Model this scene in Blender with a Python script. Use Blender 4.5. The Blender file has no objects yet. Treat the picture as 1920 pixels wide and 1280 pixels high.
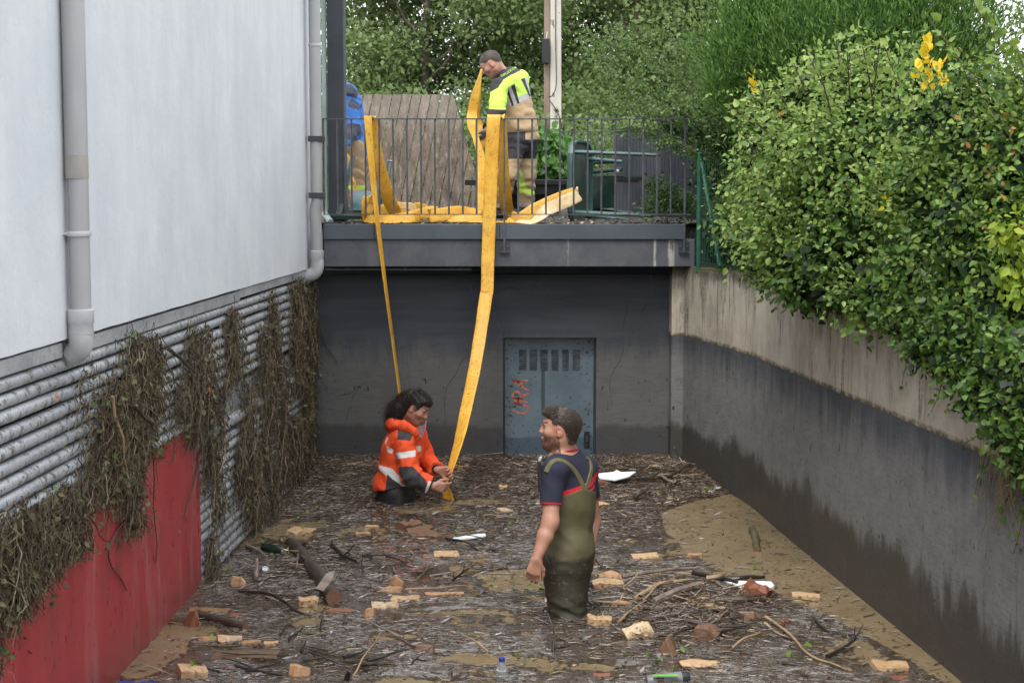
import bpy, math, random
import numpy as np
from mathutils import Vector, Matrix

# ------------------------------------------------------------------ camera, sky, sun, exposure
SC = bpy.context.scene
COL = SC.collection
F, HC, TH = 3000.0, 2.33, math.radians(5.218)
CT, ST = math.cos(TH), math.sin(TH)
cam_d = bpy.data.cameras.new('camera')
cam_d.sensor_width = 36.0; cam_d.lens = F * 36.0 / 1920.0
cam_d.clip_start = 0.1; cam_d.clip_end = 2000
cam = bpy.data.objects.new('camera', cam_d); COL.objects.link(cam)
cam.location = (0, 0, HC); cam.rotation_euler = (math.pi / 2 - TH, 0, 0)
cam_d.dof.use_dof = True; cam_d.dof.focus_distance = 11.5; cam_d.dof.aperture_fstop = 8.0
SC.camera = cam

SUN_EL, SUN_AZ = math.radians(58), math.radians(200)
world = bpy.data.worlds.new('World'); SC.world = world; world.use_nodes = True
wn, wl = world.node_tree.nodes, world.node_tree.links
wn.clear()
sky = wn.new('ShaderNodeTexSky'); sky.sky_type = 'NISHITA'; sky.sun_disc = False
sky.sun_elevation = SUN_EL; sky.sun_rotation = SUN_AZ; sky.dust_density = 4.0
veil = wn.new('ShaderNodeMix'); veil.data_type = 'RGBA'; veil.inputs[0].default_value = 0.80
cn = wn.new('ShaderNodeTexNoise'); cn.inputs['Scale'].default_value = 2.2; cn.inputs['Detail'].default_value = 5
cr = wn.new('ShaderNodeMix'); cr.data_type = 'RGBA'
cr.inputs[6].default_value = (7.7, 7.9, 8.2, 1); cr.inputs[7].default_value = (9.7, 9.8, 9.9, 1)
bg = wn.new('ShaderNodeBackground'); bg.inputs['Strength'].default_value = 0.13
wo = wn.new('ShaderNodeOutputWorld')
wl.new(cn.outputs['Fac'], cr.inputs[0])
wl.new(sky.outputs[0], veil.inputs[6]); wl.new(cr.outputs[2], veil.inputs[7])
wl.new(veil.outputs[2], bg.inputs['Color']); wl.new(bg.outputs[0], wo.inputs['Surface'])

sun_d = bpy.data.lights.new('sun', 'SUN'); sun_d.energy = 1.3; sun_d.angle = math.radians(25)
sun_d.color = (1.0, 0.97, 0.92)
sun = bpy.data.objects.new('sun', sun_d); COL.objects.link(sun)
# sky texture: rotation 0 = sun towards +Y, growing clockwise seen from above
sd = Vector((math.sin(SUN_AZ) * math.cos(SUN_EL), math.cos(SUN_AZ) * math.cos(SUN_EL), math.sin(SUN_EL)))
sun.location = sd * 50
sun.rotation_euler = (-sd).to_track_quat('-Z', 'Y').to_euler()

SC.view_settings.view_transform = 'Standard'; SC.view_settings.look = 'None'
SC.view_settings.exposure = 1.04; SC.view_settings.gamma = 1.0
SC.view_settings.use_curve_mapping = False
SC.render.engine = 'CYCLES'
SC.cycles.max_bounces = 5; SC.cycles.diffuse_bounces = 3; SC.cycles.glossy_bounces = 2
SC.cycles.transmission_bounces = 4; SC.cycles.transparent_max_bounces = 8
SC.cycles.use_denoising = True

rng = np.random.default_rng(7)
random.seed(7)

# ------------------------------------------------------------------ measuring helpers (a pixel of the 1920 wide photo and a distance or height -> a point of the place)
def ray(px, py):
    a, b = (px - 960) / F, -(py - 640) / F
    return np.array([a, CT + b * ST, -ST + b * CT])
def P(px, py, Y):
    d = ray(px, py); return np.array([0, 0, HC]) + d * (Y / d[1])
def G(px, py, z=0.0):
    d = ray(px, py); return np.array([0, 0, HC]) + d * ((z - HC) / d[2])
def V(*a): return np.array(a, dtype=float)
def unit(v):
    v = np.asarray(v, float); return v / (np.linalg.norm(v) + 1e-12)
def cr_path(pts, n):
    """Catmull-Rom through the rows of pts (any dimension), n samples per span"""
    pts = np.asarray(pts, float); out = []
    q = np.vstack([2 * pts[0] - pts[1], pts, 2 * pts[-1] - pts[-2]])
    for i in range(1, len(q) - 2):
        for j in range(n):
            t = j / n
            a, b, c, d = q[i - 1], q[i], q[i + 1], q[i + 2]
            out.append(.5 * ((2 * b) + (c - a) * t + (2 * a - 5 * b + 4 * c - d) * t * t + (3 * b - a - 3 * c + d) * t ** 3))
    out.append(pts[-1]); return np.array(out)

def hash3(ix, iy, iz, seed=0):
    h = (ix.astype(np.int64) * 374761393 + iy.astype(np.int64) * 668265263 + iz.astype(np.int64) * 2147483647 + seed * 1274126177) & 0xffffffff
    h = ((h ^ (h >> 13)) * 1274126177) & 0xffffffff
    return ((h ^ (h >> 16)) & 0xffffff) / float(0xffffff)
def vnoise(p, seed=0):
    p = np.asarray(p, float); i = np.floor(p); f = p - i; i = i.astype(np.int64); f = f * f * (3 - 2 * f)
    r = 0
    for dx in (0, 1):
        for dy in (0, 1):
            for dz in (0, 1):
                w = (f[..., 0] if dx else 1 - f[..., 0]) * (f[..., 1] if dy else 1 - f[..., 1]) * (f[..., 2] if dz else 1 - f[..., 2])
                r = r + w * hash3(i[..., 0] + dx, i[..., 1] + dy, i[..., 2] + dz, seed)
    return r
def fbm(p, o=4, seed=0):
    p = np.asarray(p, float); s = 0; a = .5; t = 0
    for k in range(o):
        s = s + a * vnoise(p * (2 ** k), seed + k); t += a; a *= .5
    return s / t

# ------------------------------------------------------------------ object helpers
def link(o, parent=None):
    COL.objects.link(o)
    if parent is not None: o.parent = parent
    return o
def tag(o, label=None, cat=None, group=None, kind=None):
    if label: o['label'] = label
    if cat: o['category'] = cat
    if group: o['group'] = group
    if kind: o['kind'] = kind
    return o
def empty(name, loc=(0, 0, 0), rz=0.0):
    o = bpy.data.objects.new(name, None); link(o); o.empty_display_size = .1
    o.location = loc; o.rotation_euler = (0, 0, rz); return o
def root_loc(o):
    v = Vector((0, 0, 0))
    while o is not None: v += o.location; o = o.parent
    return np.array(v)
def mesh_np(name, verts, faces, mat=None, parent=None, smooth=False, col=None, tint=None, kind=None, base=None):
    """verts (N,3) in world space; faces (M,k) array or list of arrays/tuples"""
    verts = np.asarray(verts, np.float32)
    me = bpy.data.meshes.new(name)
    off = root_loc(parent) if parent is not None else (np.array(base) if base is not None else None)
    if off is not None: verts = verts - off.astype(np.float32)
    if isinstance(faces, np.ndarray):
        m, k = faces.shape
        me.vertices.add(len(verts)); me.vertices.foreach_set('co', verts.ravel())
        me.loops.add(m * k); me.loops.foreach_set('vertex_index', faces.ravel().astype(np.int32))
        me.polygons.add(m); me.polygons.foreach_set('loop_start', np.arange(0, m * k, k, dtype=np.int32))
        me.polygons.foreach_set('loop_total', np.full(m, k, np.int32))
        me.update(calc_edges=True)
    else:
        me.from_pydata(verts.tolist(), [], [list(map(int, f)) for f in faces]); me.update()
    if smooth: me.polygons.foreach_set('use_smooth', np.ones(len(me.polygons), bool))
    if col is not None:
        a = me.color_attributes.new('col', 'FLOAT_COLOR', 'POINT')
        c = np.ones((len(verts), 4), np.float32); c[:, :3] = col; a.data.foreach_set('color', c.ravel())
    if tint is not None:
        a = me.attributes.new('tint', 'FLOAT', 'POINT'); a.data.foreach_set('value', np.asarray(tint, np.float32))
    if mat is not None: me.materials.append(mat)
    o = bpy.data.objects.new(name, me); link(o, parent)
    if base is not None and parent is None: o.location = tuple(float(x) for x in base)
    if kind: o['kind'] = kind
    return o

class MB:
    def __init__(s): s.v = []; s.f = []; s.n = 0
    def add(s, vs, fs):
        s.v += [tuple(map(float, q)) for q in vs]; s.f += [tuple(i + s.n for i in f) for f in fs]; s.n += len(vs); return s
    def box(s, x0, x1, y0, y1, z0, z1):
        return s.add([(x0, y0, z0), (x1, y0, z0), (x1, y1, z0), (x0, y1, z0), (x0, y0, z1), (x1, y0, z1), (x1, y1, z1), (x0, y1, z1)],
                     [(0, 3, 2, 1), (4, 5, 6, 7), (0, 1, 5, 4), (1, 2, 6, 5), (2, 3, 7, 6), (3, 0, 4, 7)])
    def obox(s, c, ax, ay, az):
        """box by centre and three half-axis vectors"""
        c, ax, ay, az = map(np.asarray, (c, ax, ay, az)); vs = []
        for k in (-1, 1):
            for i, j in ((-1, -1), (1, -1), (1, 1), (-1, 1)): vs.append(c + i * ax + j * ay + k * az)
        return s.add(vs, [(0, 3, 2, 1), (4, 5, 6, 7), (0, 1, 5, 4), (1, 2, 6, 5), (2, 3, 7, 6), (3, 0, 4, 7)])
    def bar(s, a, b, w, h=None, up=(0, 0, 1)):
        a, b = np.asarray(a, float), np.asarray(b, float); d = unit(b - a); h = h or w
        x = np.cross(d, up); x = unit(x if np.linalg.norm(x) > 1e-4 else np.cross(d, (0, 1, 0))); y = np.cross(x, d)
        return s.obox((a + b) / 2, x * w / 2, y * h / 2, (b - a) / 2)
    def tube(s, pts, r, n=8, cap=True, squash=1.0):
        pts = np.asarray(pts, float); m = len(pts); r = np.broadcast_to(np.asarray(r, float), (m,))
        ref = V(0, 0, 1); vs = []
        t0 = unit(pts[1] - pts[0])
        if abs(t0[2]) > .9: ref = V(0, 1, 0)
        for i in range(m):
            t = unit(pts[min(i + 1, m - 1)] - pts[max(i - 1, 0)])
            x = unit(np.cross(t, ref)); y = np.cross(x, t); ref = y if np.linalg.norm(y) > .1 else ref
            for k in range(n):
                a = 2 * math.pi * k / n; vs.append(pts[i] + r[i] * (math.cos(a) * x + squash * math.sin(a) * y))
        fs = [(i * n + k, i * n + (k + 1) % n, (i + 1) * n + (k + 1) % n, (i + 1) * n + k) for i in range(m - 1) for k in range(n)]
        if cap: fs += [tuple(range(n))[::-1], tuple((m - 1) * n + k for k in range(n))]
        return s.add(vs, fs)
    def lathe(s, c, prof, n=20, axis=(0, 0, 1)):
        """prof: list of (radius, height along axis)"""
        w = unit(axis); x = unit(np.cross(w, (0, 1, 0.3))); y = np.cross(w, x); vs = []
        for r, h in prof:
            for k in range(n):
                a = 2 * math.pi * k / n; vs.append(np.asarray(c) + w * h + r * (math.cos(a) * x + math.sin(a) * y))
        m = len(prof)
        fs = [(i * n + k, i * n + (k + 1) % n, (i + 1) * n + (k + 1) % n, (i + 1) * n + k) for i in range(m - 1) for k in range(n)]
        fs += [tuple(range(n))[::-1], tuple((m - 1) * n + k for k in range(n))]
        return s.add(vs, fs)
    def prism(s, poly, d):
        """closed polygon (3-D points) pushed along d"""
        poly = [np.asarray(p, float) for p in poly]; n = len(poly); d = np.asarray(d, float)
        return s.add(poly + [p + d for p in poly], [tuple(range(n))[::-1], tuple(range(n, 2 * n))] + [(i, (i + 1) % n, n + (i + 1) % n, n + i) for i in range(n)])
    def build(s, name, mat=None, parent=None, smooth=False, bevel=0.0, base=None, kind=None):
        o = mesh_np(name, np.array(s.v), s.f, mat, parent, smooth, base=base, kind=kind)
        if bevel:
            m = o.modifiers.new('bevel', 'BEVEL'); m.width = bevel; m.segments = 2; m.limit_method = 'ANGLE'
        if smooth:
            try:
                o.data.set_sharp_from_angle(angle=math.radians(42))
            except Exception: pass
        return o

# ------------------------------------------------------------------ materials
class NT:
    def __init__(s, name):
        s.m = bpy.data.materials.new(name); s.m.use_nodes = True; s.t = s.m.node_tree; s.t.nodes.clear()
        s.out = s.t.nodes.new('ShaderNodeOutputMaterial'); s.b = s.t.nodes.new('ShaderNodeBsdfPrincipled')
        s.t.links.new(s.b.outputs[0], s.out.inputs[0])
    def n(s, ty, **kw):
        o = s.t.nodes.new('ShaderNode' + ty)
        for k, v in kw.items(): setattr(o, k, v)
        return o
    def l(s, a, b): s.t.links.new(a, b)
    def pos(s, kind='world', scale=(1, 1, 1)):
        if kind == 'world': g = s.n('NewGeometry').outputs['Position']
        else: g = s.n('TexCoord').outputs['Object']
        mp = s.n('Mapping'); mp.inputs['Scale'].default_value = scale; s.l(g, mp.inputs[0]); return mp.outputs[0]
    def noise(s, vec, scale, detail=4, rough=.6, dist=0.0):
        o = s.n('TexNoise'); o.inputs['Scale'].default_value = scale; o.inputs['Detail'].default_value = detail
        o.inputs['Roughness'].default_value = rough; o.inputs['Distortion'].default_value = dist
        if vec is not None: s.l(vec, o.inputs['Vector'])
        return o.outputs['Fac']
    def voro(s, vec, scale, rnd=1.0):
        o = s.n('TexVoronoi'); o.inputs['Scale'].default_value = scale; o.inputs['Randomness'].default_value = rnd
        s.l(vec, o.inputs['Vector']); return o.outputs['Distance']
    def rng(s, x, a, b, c=0.0, d=1.0, smooth=True):
        o = s.n('MapRange'); o.interpolation_type = 'SMOOTHSTEP' if smooth else 'LINEAR'
        s.l(x, o.inputs[0]); 
        for i, v in enumerate((a, b, c, d)): o.inputs[i + 1].default_value = v
        return o.outputs[0]
    def math(s, op, a, b=None, clamp=False):
        o = s.n('Math'); o.operation = op; o.use_clamp = clamp
        for i, x in enumerate((a, b)):
            if x is None: continue
            if isinstance(x, (int, float)): o.inputs[i].default_value = x
            else: s.l(x, o.inputs[i])
        return o.outputs[0]
    def mix(s, f, a, b, blend='MIX'):
        o = s.n('Mix'); o.data_type = 'RGBA'; o.blend_type = blend
        for i, x in ((0, f), (6, a), (7, b)):
            if isinstance(x, (int, float)): o.inputs[i].default_value = x
            elif isinstance(x, (tuple, list)): o.inputs[i].default_value = (*x[:3], 1)
            else: s.l(x, o.inputs[i])
        return o.outputs[2]
    def sep(s, v):
        o = s.n('SeparateXYZ'); s.l(v, o.inputs[0]); return o.outputs
    def attr(s, name):
        o = s.n('Attribute'); o.attribute_name = name; return o
    def bump(s, h, strength=.3, dist=.01, prev=None):
        o = s.n('Bump'); o.inputs['Strength'].default_value = strength; o.inputs['Distance'].default_value = dist
        s.l(h, o.inputs['Height'])
        if prev is not None: s.l(prev, o.inputs['Normal'])
        s.l(o.outputs[0], s.b.inputs['Normal']); return o.outputs[0]
    def set(s, **kw):
        for k, v in kw.items():
            inp = s.b.inputs[k.replace('_', ' ')]
            if isinstance(v, (int, float)): inp.default_value = v
            elif isinstance(v, tuple): inp.default_value = (*v[:3], 1)
            else: s.l(v, inp)
        return s.m

def simple(name, c1, c2=None, rough=.6, scale=6, bump=.15, bscale=80, metal=0.0, kind='object', stretch=(1, 1, 1), spec=.5, dist=.004, lo=.35, hi=.65, speck=None, rnd=0.0):
    t = NT(name); v = t.pos(kind, stretch); c2 = c2 or tuple(x * .7 for x in c1)
    c = t.mix(t.rng(t.noise(v, scale, 5), lo, hi), c2, c1)
    if rnd:
        oi = t.n('ObjectInfo').outputs['Random']; c = t.mix(t.rng(oi, 0, 1, 0, rnd), c, (0.02, 0.015, 0.01))
    if speck:
        c = t.mix(t.rng(t.noise(v, speck[1], 3, .7), speck[2], speck[2] + .04), c, speck[0])
    t.bump(t.noise(v, bscale, 3), bump, dist)
    return t.set(Base_Color=c, Roughness=rough, Metallic=metal, Specular_IOR_Level=spec)

def vc_mat(name, rough=.75, fabric=True, bscale=300, bump=.25, dirt=.12, sheen=0.0, nscale=14):
    t = NT(name); a = t.attr('col').outputs['Color']; v = t.pos('object')
    c = t.mix(t.rng(t.noise(v, nscale, 5), .3, .7, 0, dirt), a, (0.05, 0.04, 0.03))
    h = t.noise(v, bscale, 3); h2 = t.noise(v, 28, 4)
    b1 = t.bump(h2, bump, .008); t.bump(h, bump, .002, b1)
    return t.set(Base_Color=c, Roughness=rough, Sheen_Weight=sheen)

def leaf_mat(name, dark, mid, light, rough=.5, trans=.35, extra=None, spec=.4):
    t = NT(name); a = t.attr('tint').outputs['Fac']
    r = t.n('ValToRGB'); e = r.color_ramp.elements
    e[0].position = 0; e[0].color = (*dark, 1); e[1].position = 1; e[1].color = (*light, 1)
    m = e.new(.5); m.color = (*mid, 1)
    if extra:
        for p, c in extra:
            q = e.new(p); q.color = (*c, 1)
    t.l(a, r.inputs[0]); c = r.outputs[0]
    v = t.pos('world'); c = t.mix(t.rng(t.noise(v, 40, 3), .3, .7, 0, .25), c, dark)
    t.set(Base_Color=c, Roughness=rough, Specular_IOR_Level=spec)
    tr = t.n('BsdfTranslucent'); t.l(c, tr.inputs[0]); ms = t.n('MixShader'); ms.inputs[0].default_value = trans
    t.l(t.b.outputs[0], ms.inputs[1]); t.l(tr.outputs[0], ms.inputs[2]); t.l(ms.outputs[0], t.out.inputs[0])
    return t.m

# ------------------------------------------------------------------ materials of the place
def m_plaster():
    t = NT('white_plaster'); v = t.pos(); vs = t.pos(scale=(1, 1.0, .22))
    c = t.mix(t.rng(t.noise(v, 1.6, 6, .65), .32, .7), (.58, .61, .645), (.67, .695, .72))
    c = t.mix(t.rng(t.noise(vs, 5, 5, .6), .35, .75, 0, .4), c, (.50, .535, .58))
    c = t.mix(t.rng(t.noise(v, 9, 6, .7), .6, .72, 0, .5), c, (.70, .72, .735))
    c = t.mix(t.rng(t.noise(vs, 14, 4, .7), .62, .8, 0, .35), c, (.42, .46, .50))
    c = t.mix(t.rng(t.noise(t.pos(scale=(1, .7, 4)), 12, 3, .8, 1.5), .70, .705, 0, .25), c, (.45, .47, .50))
    b = t.bump(t.noise(v, 5, 5, .7), .35, .02); t.bump(t.noise(v, 140, 3), .12, .002, b)
    return t.set(Base_Color=c, Roughness=.85)
def m_darkwall(right=False):
    t = NT('wet_painted_concrete' if not right else 'stained_side_concrete'); v = t.pos(); z = t.sep(v)[2]
    n1 = t.noise(v, 4, 5, .65); vs = t.pos(scale=(1, 1, .16)); ns = t.noise(vs, 9, 4, .7); ns2 = t.noise(vs, 26, 3, .6)
    ba = t.noise(t.pos(scale=(.12, .12, 1)), 9, 3, .6); hl = t.noise(t.pos(scale=(.15, .15, 1)), 60, 3, .7)
    paint = t.mix(t.rng(ba, .35, .65), (.046, .052, .065), (.066, .072, .085))
    paint = t.mix(t.rng(n1, .4, .8, 0, .6), paint, (.062, .066, .074))
    # pale silt film left by the flood between the old high mark and the wet line
    zf = t.math('ADD', z, t.math('MULTIPLY', t.math('SUBTRACT', ns, .5), .55))
    film = t.rng(zf, 1.16 if right else 1.14, .80 if right else .84)
    film = t.math('MULTIPLY', film, t.rng(t.noise(v, 7, 6, .7), .15, .7, .55, 1))
    film = t.math('MULTIPLY', film, t.rng(hl, .3, .6, .72, 1))
    silt = (.205, .200, .190) if right else (.125, .121, .113)
    c = t.mix(film, paint, silt)
    if right:
        c = t.mix(t.rng(hl, .55, .75, 0, .4), c, (.075, .08, .09))
    # wet, darker foot with a dripping upper edge
    drip = t.math('ADD', t.math('MULTIPLY', t.math('SUBTRACT', t.noise(t.pos(scale=(1, 1, .3)), 6, 5, .7), .5), .42), t.math('MULTIPLY', t.math('SUBTRACT', ns2, .5), .09))
    drip = t.math('ADD', drip, t.math('MULTIPLY', t.math('SUBTRACT', t.noise(v, 1.1, 2), .5), .45))
    wet = t.rng(t.math('ADD', z, drip), .45, .31) if right else t.rng(t.math('ADD', z, t.math('MULTIPLY', drip, .30)), .36, .30)
    c = t.mix(t.math('MULTIPLY', wet, .85 if right else .55), c, (.042, .037, .032) if right else (.022, .024, .030))
    c = t.mix(t.math('MULTIPLY', wet, t.rng(n1, .45, .7, 0, .35)), c, (.05, .038, .024))
    # clods of mud
    vv = t.pos(scale=(1, 1, .42))
    sp = t.noise(vv, 34, 2, .5); sp2 = t.noise(v, 60, 2, .5)
    sm = t.math('MAXIMUM', t.rng(sp, .690, .715), t.math('MULTIPLY', t.rng(sp2, .70, .72), .8))
    sm = t.math('MULTIPLY', sm, t.rng(z, 1.28, .95))
    c = t.mix(t.math('MULTIPLY', sm, .85), c, (.022, .016, .010))
    c = t.mix(t.math('MULTIPLY', t.rng(t.noise(v, 75, 1, .5), .765, .775), .6), c, (.25, .21, .16))
    if right:
        # bare concrete above the paint, running black and mossy from the coping
        cc = t.mix(t.rng(t.noise(v, 3, 6, .65), .3, .7), (.33, .295, .235), (.50, .455, .37))
        cc = t.mix(t.rng(t.noise(t.pos(scale=(1, 1, .3)), 7, 4), .5, .75, 0, .5), cc, (.23, .20, .15))
        so = t.noise(t.pos(scale=(1, 1, .10)), 5, 6, .78, .3); dn = t.noise(v, 40, 5, .85)
        strk = t.rng(t.math('ADD', so, t.math('MULTIPLY', t.math('SUBTRACT', z, 1.5), .20)), .475, .545)
        strk = t.math('MULTIPLY', strk, t.math('MULTIPLY', t.rng(dn, .36, .58, .25, 1), t.rng(t.noise(v, 1.3, 3), .35, .6, .45, 1)))
        cc = t.mix(t.math('MULTIPLY', strk, .85), cc, (.060, .053, .040))
        top = t.rng(t.math('ADD', z, t.math('MULTIPLY', t.math('SUBTRACT', t.noise(v, 8, 5), .5), .22)), 1.60, 1.72)
        cc = t.mix(t.math('MULTIPLY', top, .85), cc, (.050, .045, .028))
        cc = t.mix(t.math('MULTIPLY', t.rng(z, 1.70, 1.735), t.rng(t.noise(v, 10, 4), .4, .6)), cc, (.045, .062, .012))
        y = t.sep(v)[1]
        j = t.math('ABSOLUTE', t.math('SUBTRACT', t.math('MODULO', y, 1.25), .62)); jm = t.rng(j, .010, .004)
        cc = t.mix(t.math('MULTIPLY', jm, .35), cc, (.16, .14, .10))
        # damp moss line where the paint stops
        zz = t.math('ADD', z, t.math('MULTIPLY', t.math('SUBTRACT', t.noise(v, 6, 5), .5), .035))
        f = t.rng(zz, 1.135, 1.150); c = t.mix(f, c, cc)
        gl = t.math('MULTIPLY', t.rng(zz, 1.125, 1.143), t.rng(zz, 1.175, 1.15))
        c = t.mix(t.math('MULTIPLY', gl, t.rng(t.noise(v, 18, 4), .35, .6, .2, .9)), c, (.075, .055, .022))
        b0 = t.bump(jm, .6, -.01)
    else: b0 = None
    h = t.math('ADD', t.math('MULTIPLY', n1, .4), t.math('MULTIPLY', hl, .35)); h = t.math('ADD', h, t.math('MULTIPLY', sm, .5))
    b = t.bump(h, .5, .012, b0); t.bump(t.noise(v, 160, 3), .2, .002, b)
    return t.set(Base_Color=c, Roughness=t.math('SUBTRACT', .78, t.math('MULTIPLY', wet, .30)), Specular_IOR_Level=.35)
def m_red():
    t = NT('red_panel_paint'); v = t.pos(); vs = t.pos(scale=(1, 1, .2)); z = t.sep(v)[2]
    c = t.mix(t.rng(t.noise(vs, 5, 5, .6), .3, .7), (.42, .058, .064), (.35, .034, .042))
    c = t.mix(t.rng(t.noise(vs, 3.5, 5, .6), .5, .78, 0, .8), c, (.52, .25, .25))
    c = t.mix(t.rng(t.noise(v, 2.2, 5, .7), .50, .72, 0, .6), c, (.24, .05, .045))
    c = t.mix(t.math('MULTIPLY', t.rng(z, .28, .0), .45), c, (.13, .05, .04))
    sp = t.noise(t.pos(scale=(1, 1, .5)), 32, 2, .5)
    c = t.mix(t.math('MULTIPLY', t.rng(sp, .665, .69), .85), c, (.06, .025, .018))
    c = t.mix(t.math('MULTIPLY', t.rng(t.noise(v, 7, 6, .85), .60, .70), .7), c, (.075, .055, .035))
    t.bump(t.noise(v, 30, 4), .15, .004)
    return t.set(Base_Color=c, Roughness=.42, Specular_IOR_Level=.45)
def m_metal(name, c1, c2, mud=.5, rough=.42, metal=.55, spec=.5):
    t = NT(name); v = t.pos(); vs = t.pos(scale=(1, .25, 1))
    c = t.mix(t.rng(t.noise(vs, 9, 4), .3, .7), c1, c2)
    m = t.math('MULTIPLY', t.rng(t.noise(v, 13, 6, .8), .50, .62), mud)
    c = t.mix(m, c, (.10, .085, .065))
    c = t.mix(t.math('MULTIPLY', t.rng(t.noise(v, 55, 2), .63, .66), mud), c, (.03, .024, .016))
    t.bump(t.noise(v, 50, 3), .15, .004)
    return t.set(Base_Color=c, Roughness=t.math('ADD', rough, t.math('MULTIPLY', m, .5)), Metallic=t.math('MULTIPLY', t.math('SUBTRACT', 1.0, m), metal), Specular_IOR_Level=spec)
MT = {}
MT['plaster'] = m_plaster(); MT['back'] = m_darkwall(False); MT['side'] = m_darkwall(True); MT['red'] = m_red()
MT['louvre'] = m_metal('galvanised_louvre', (.34, .36, .385), (.50, .525, .55), .9, metal=.25)
MT['void'] = simple('dark_cavity', (.020, .019, .017), rough=.9)
MT['flash'] = m_metal('zinc_flashing', (.34, .36, .38), (.48, .50, .52), .3, metal=.2)
MT['pvc'] = simple('grey_pvc_pipe', (.38, .385, .39), (.31, .315, .32), rough=.42, scale=3, bump=.05, kind='world', stretch=(1, 1, .3))
MT['pvc_mud'] = simple('grey_pvc_pipe_silt', (.40, .35, .29), (.27, .26, .25), rough=.5, scale=5, bump=.05, kind='world', stretch=(1, 1, .3))
MT['pvc_l'] = simple('pale_pvc_collar', (.50, .51, .52), (.40, .41, .42), rough=.4, scale=6, bump=.05, kind='world')
MT['anth'] = simple('anthracite_paint', (.036, .043, .054), (.026, .031, .040), rough=.4, scale=5, bump=.05, kind='world')
MT['cap'] = simple('slate_metal_cap', (.075, .090, .110), (.058, .070, .088), rough=.42, scale=2.5, bump=.06, kind='world', speck=((.03, .035, .04), 3.1, .68))
MT['rail'] = simple('railing_paint', (.085, .092, .10), (.05, .055, .06), rough=.45, scale=12, bump=.1, kind='world')
MT['trim'] = simple('pale_trim', (.46, .53, .52), (.35, .42, .40), rough=.4, scale=4, kind='world')
MT['greenpost'] = simple('green_coated_steel', (.018, .125, .072), (.012, .085, .05), rough=.45, scale=9, kind='world', speck=((.10, .09, .06), 30, .66))
MT['greenplastic'] = simple('dark_green_plastic', (.020, .052, .042), (.014, .036, .030), rough=.35, scale=4, bump=.05)
MT['greentop'] = simple('muddied_green_plastic', (.055, .085, .070), (.035, .06, .048), rough=.42, scale=5, bump=.05, speck=((.16, .14, .11), 9, .6))
MT['teal'] = simple('wet_teal_plastic', (.07, .145, .145), (.04, .10, .105), rough=.28, scale=6, bump=.05)
MT['concrete_pole'] = simple('pole_concrete', (.56, .53, .47), (.40, .37, .31), rough=.85, scale=3, bump=.3, kind='world', stretch=(1, 1, .25), speck=((.22, .19, .15), 12, .62))
MT['pole_brown'] = simple('pole_stained', (.26, .20, .15), (.16, .12, .09), rough=.9, scale=6, kind='world', stretch=(1, 1, .2))
MT['black'] = simple('black_plastic', (.015, .016, .018), (.010, .010, .012), rough=.45)
MT['cable'] = simple('cable_grey', (.14, .13, .12), rough=.6)
MT['soil'] = simple('muddy_soil', (.085, .062, .038), (.045, .034, .020), rough=.8, scale=6, bump=.5, bscale=40, kind='world', dist=.02, speck=((.06, .08, .02), 3, .56))
MT['deckfloor'] = simple('muddy_terrace', (.07, .062, .05), (.030, .028, .026), rough=.6, scale=7, bump=.5, bscale=60, kind='world', dist=.01)
MT['bluecloth'] = simple('blue_cloth', (.10, .25, .34), (.05, .15, .22), rough=.85, scale=9)

def m_beam():
    t = NT('slab_edge_concrete'); v = t.pos(); s3 = t.sep(v)
    c = t.mix(t.rng(t.noise(v, 5, 6, .7), .3, .7), (.070, .074, .088), (.105, .108, .122))
    c = t.mix(t.rng(t.noise(t.pos(scale=(1, 1, .25)), 12, 5, .7), .55, .75, 0, .6), c, (.045, .048, .058))
    # lime runs near the right bracket
    n = t.noise(t.pos(scale=(1, 1, .2)), 34, 4, .7)
    for cx, w in ((1.335, .040), (1.20, .016), (.47, .014)):
        band = t.rng(t.math('ABSOLUTE', t.math('SUBTRACT', s3[0], cx)), w, w * .35)
        m = t.math('MULTIPLY', band, t.rng(n, .40, .60)); 
        c = t.mix(t.math('MULTIPLY', m, .75 if cx > 1 else .35), c, (.46, .44, .40))
    band = t.rng(t.math('ABSOLUTE', t.math('SUBTRACT', s3[0], -1.16)), .07, .03)
    c = t.mix(t.math('MULTIPLY', band, .5), c, (.17, .17, .17))
    b = t.bump(t.noise(v, 9, 6), .4, .01); t.bump(t.noise(v, 120, 3), .2, .002, b)
    return t.set(Base_Color=c, Roughness=.75)
MT['beam'] = m_beam()
def m_weathered():
    t = NT('weathered_boards'); v = t.pos(scale=(1, 1, .13)); oi = t.n('ObjectInfo').outputs['Random']
    vo = t.n('VectorMath'); vo.operation = 'ADD'; t.l(v, vo.inputs[0]); cx = t.n('CombineXYZ'); t.l(t.math('MULTIPLY', oi, 30.0), cx.inputs[0]); t.l(cx.outputs[0], vo.inputs[1]); v = vo.outputs[0]
    c = t.mix(t.rng(t.noise(v, 14, 6, .7), .3, .7), (.055, .038, .029), (.20, .155, .118))
    c = t.mix(t.rng(oi, 0, 1, 0, .5), c, (.10, .075, .06))
    z = t.sep(t.pos())[2]
    f = t.math('ADD', t.rng(t.noise(v, 30, 5, .75), .52, .66), t.math('MULTIPLY', t.rng(z, 2.85, 3.25), .45), True)
    c = t.mix(t.math('MULTIPLY', f, .42), c, (.40, .37, .32))
    t.bump(t.noise(v, 60, 4, .7), .5, .006)
    return t.set(Base_Color=c, Roughness=.85)
MT['boards'] = m_weathered()

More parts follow.
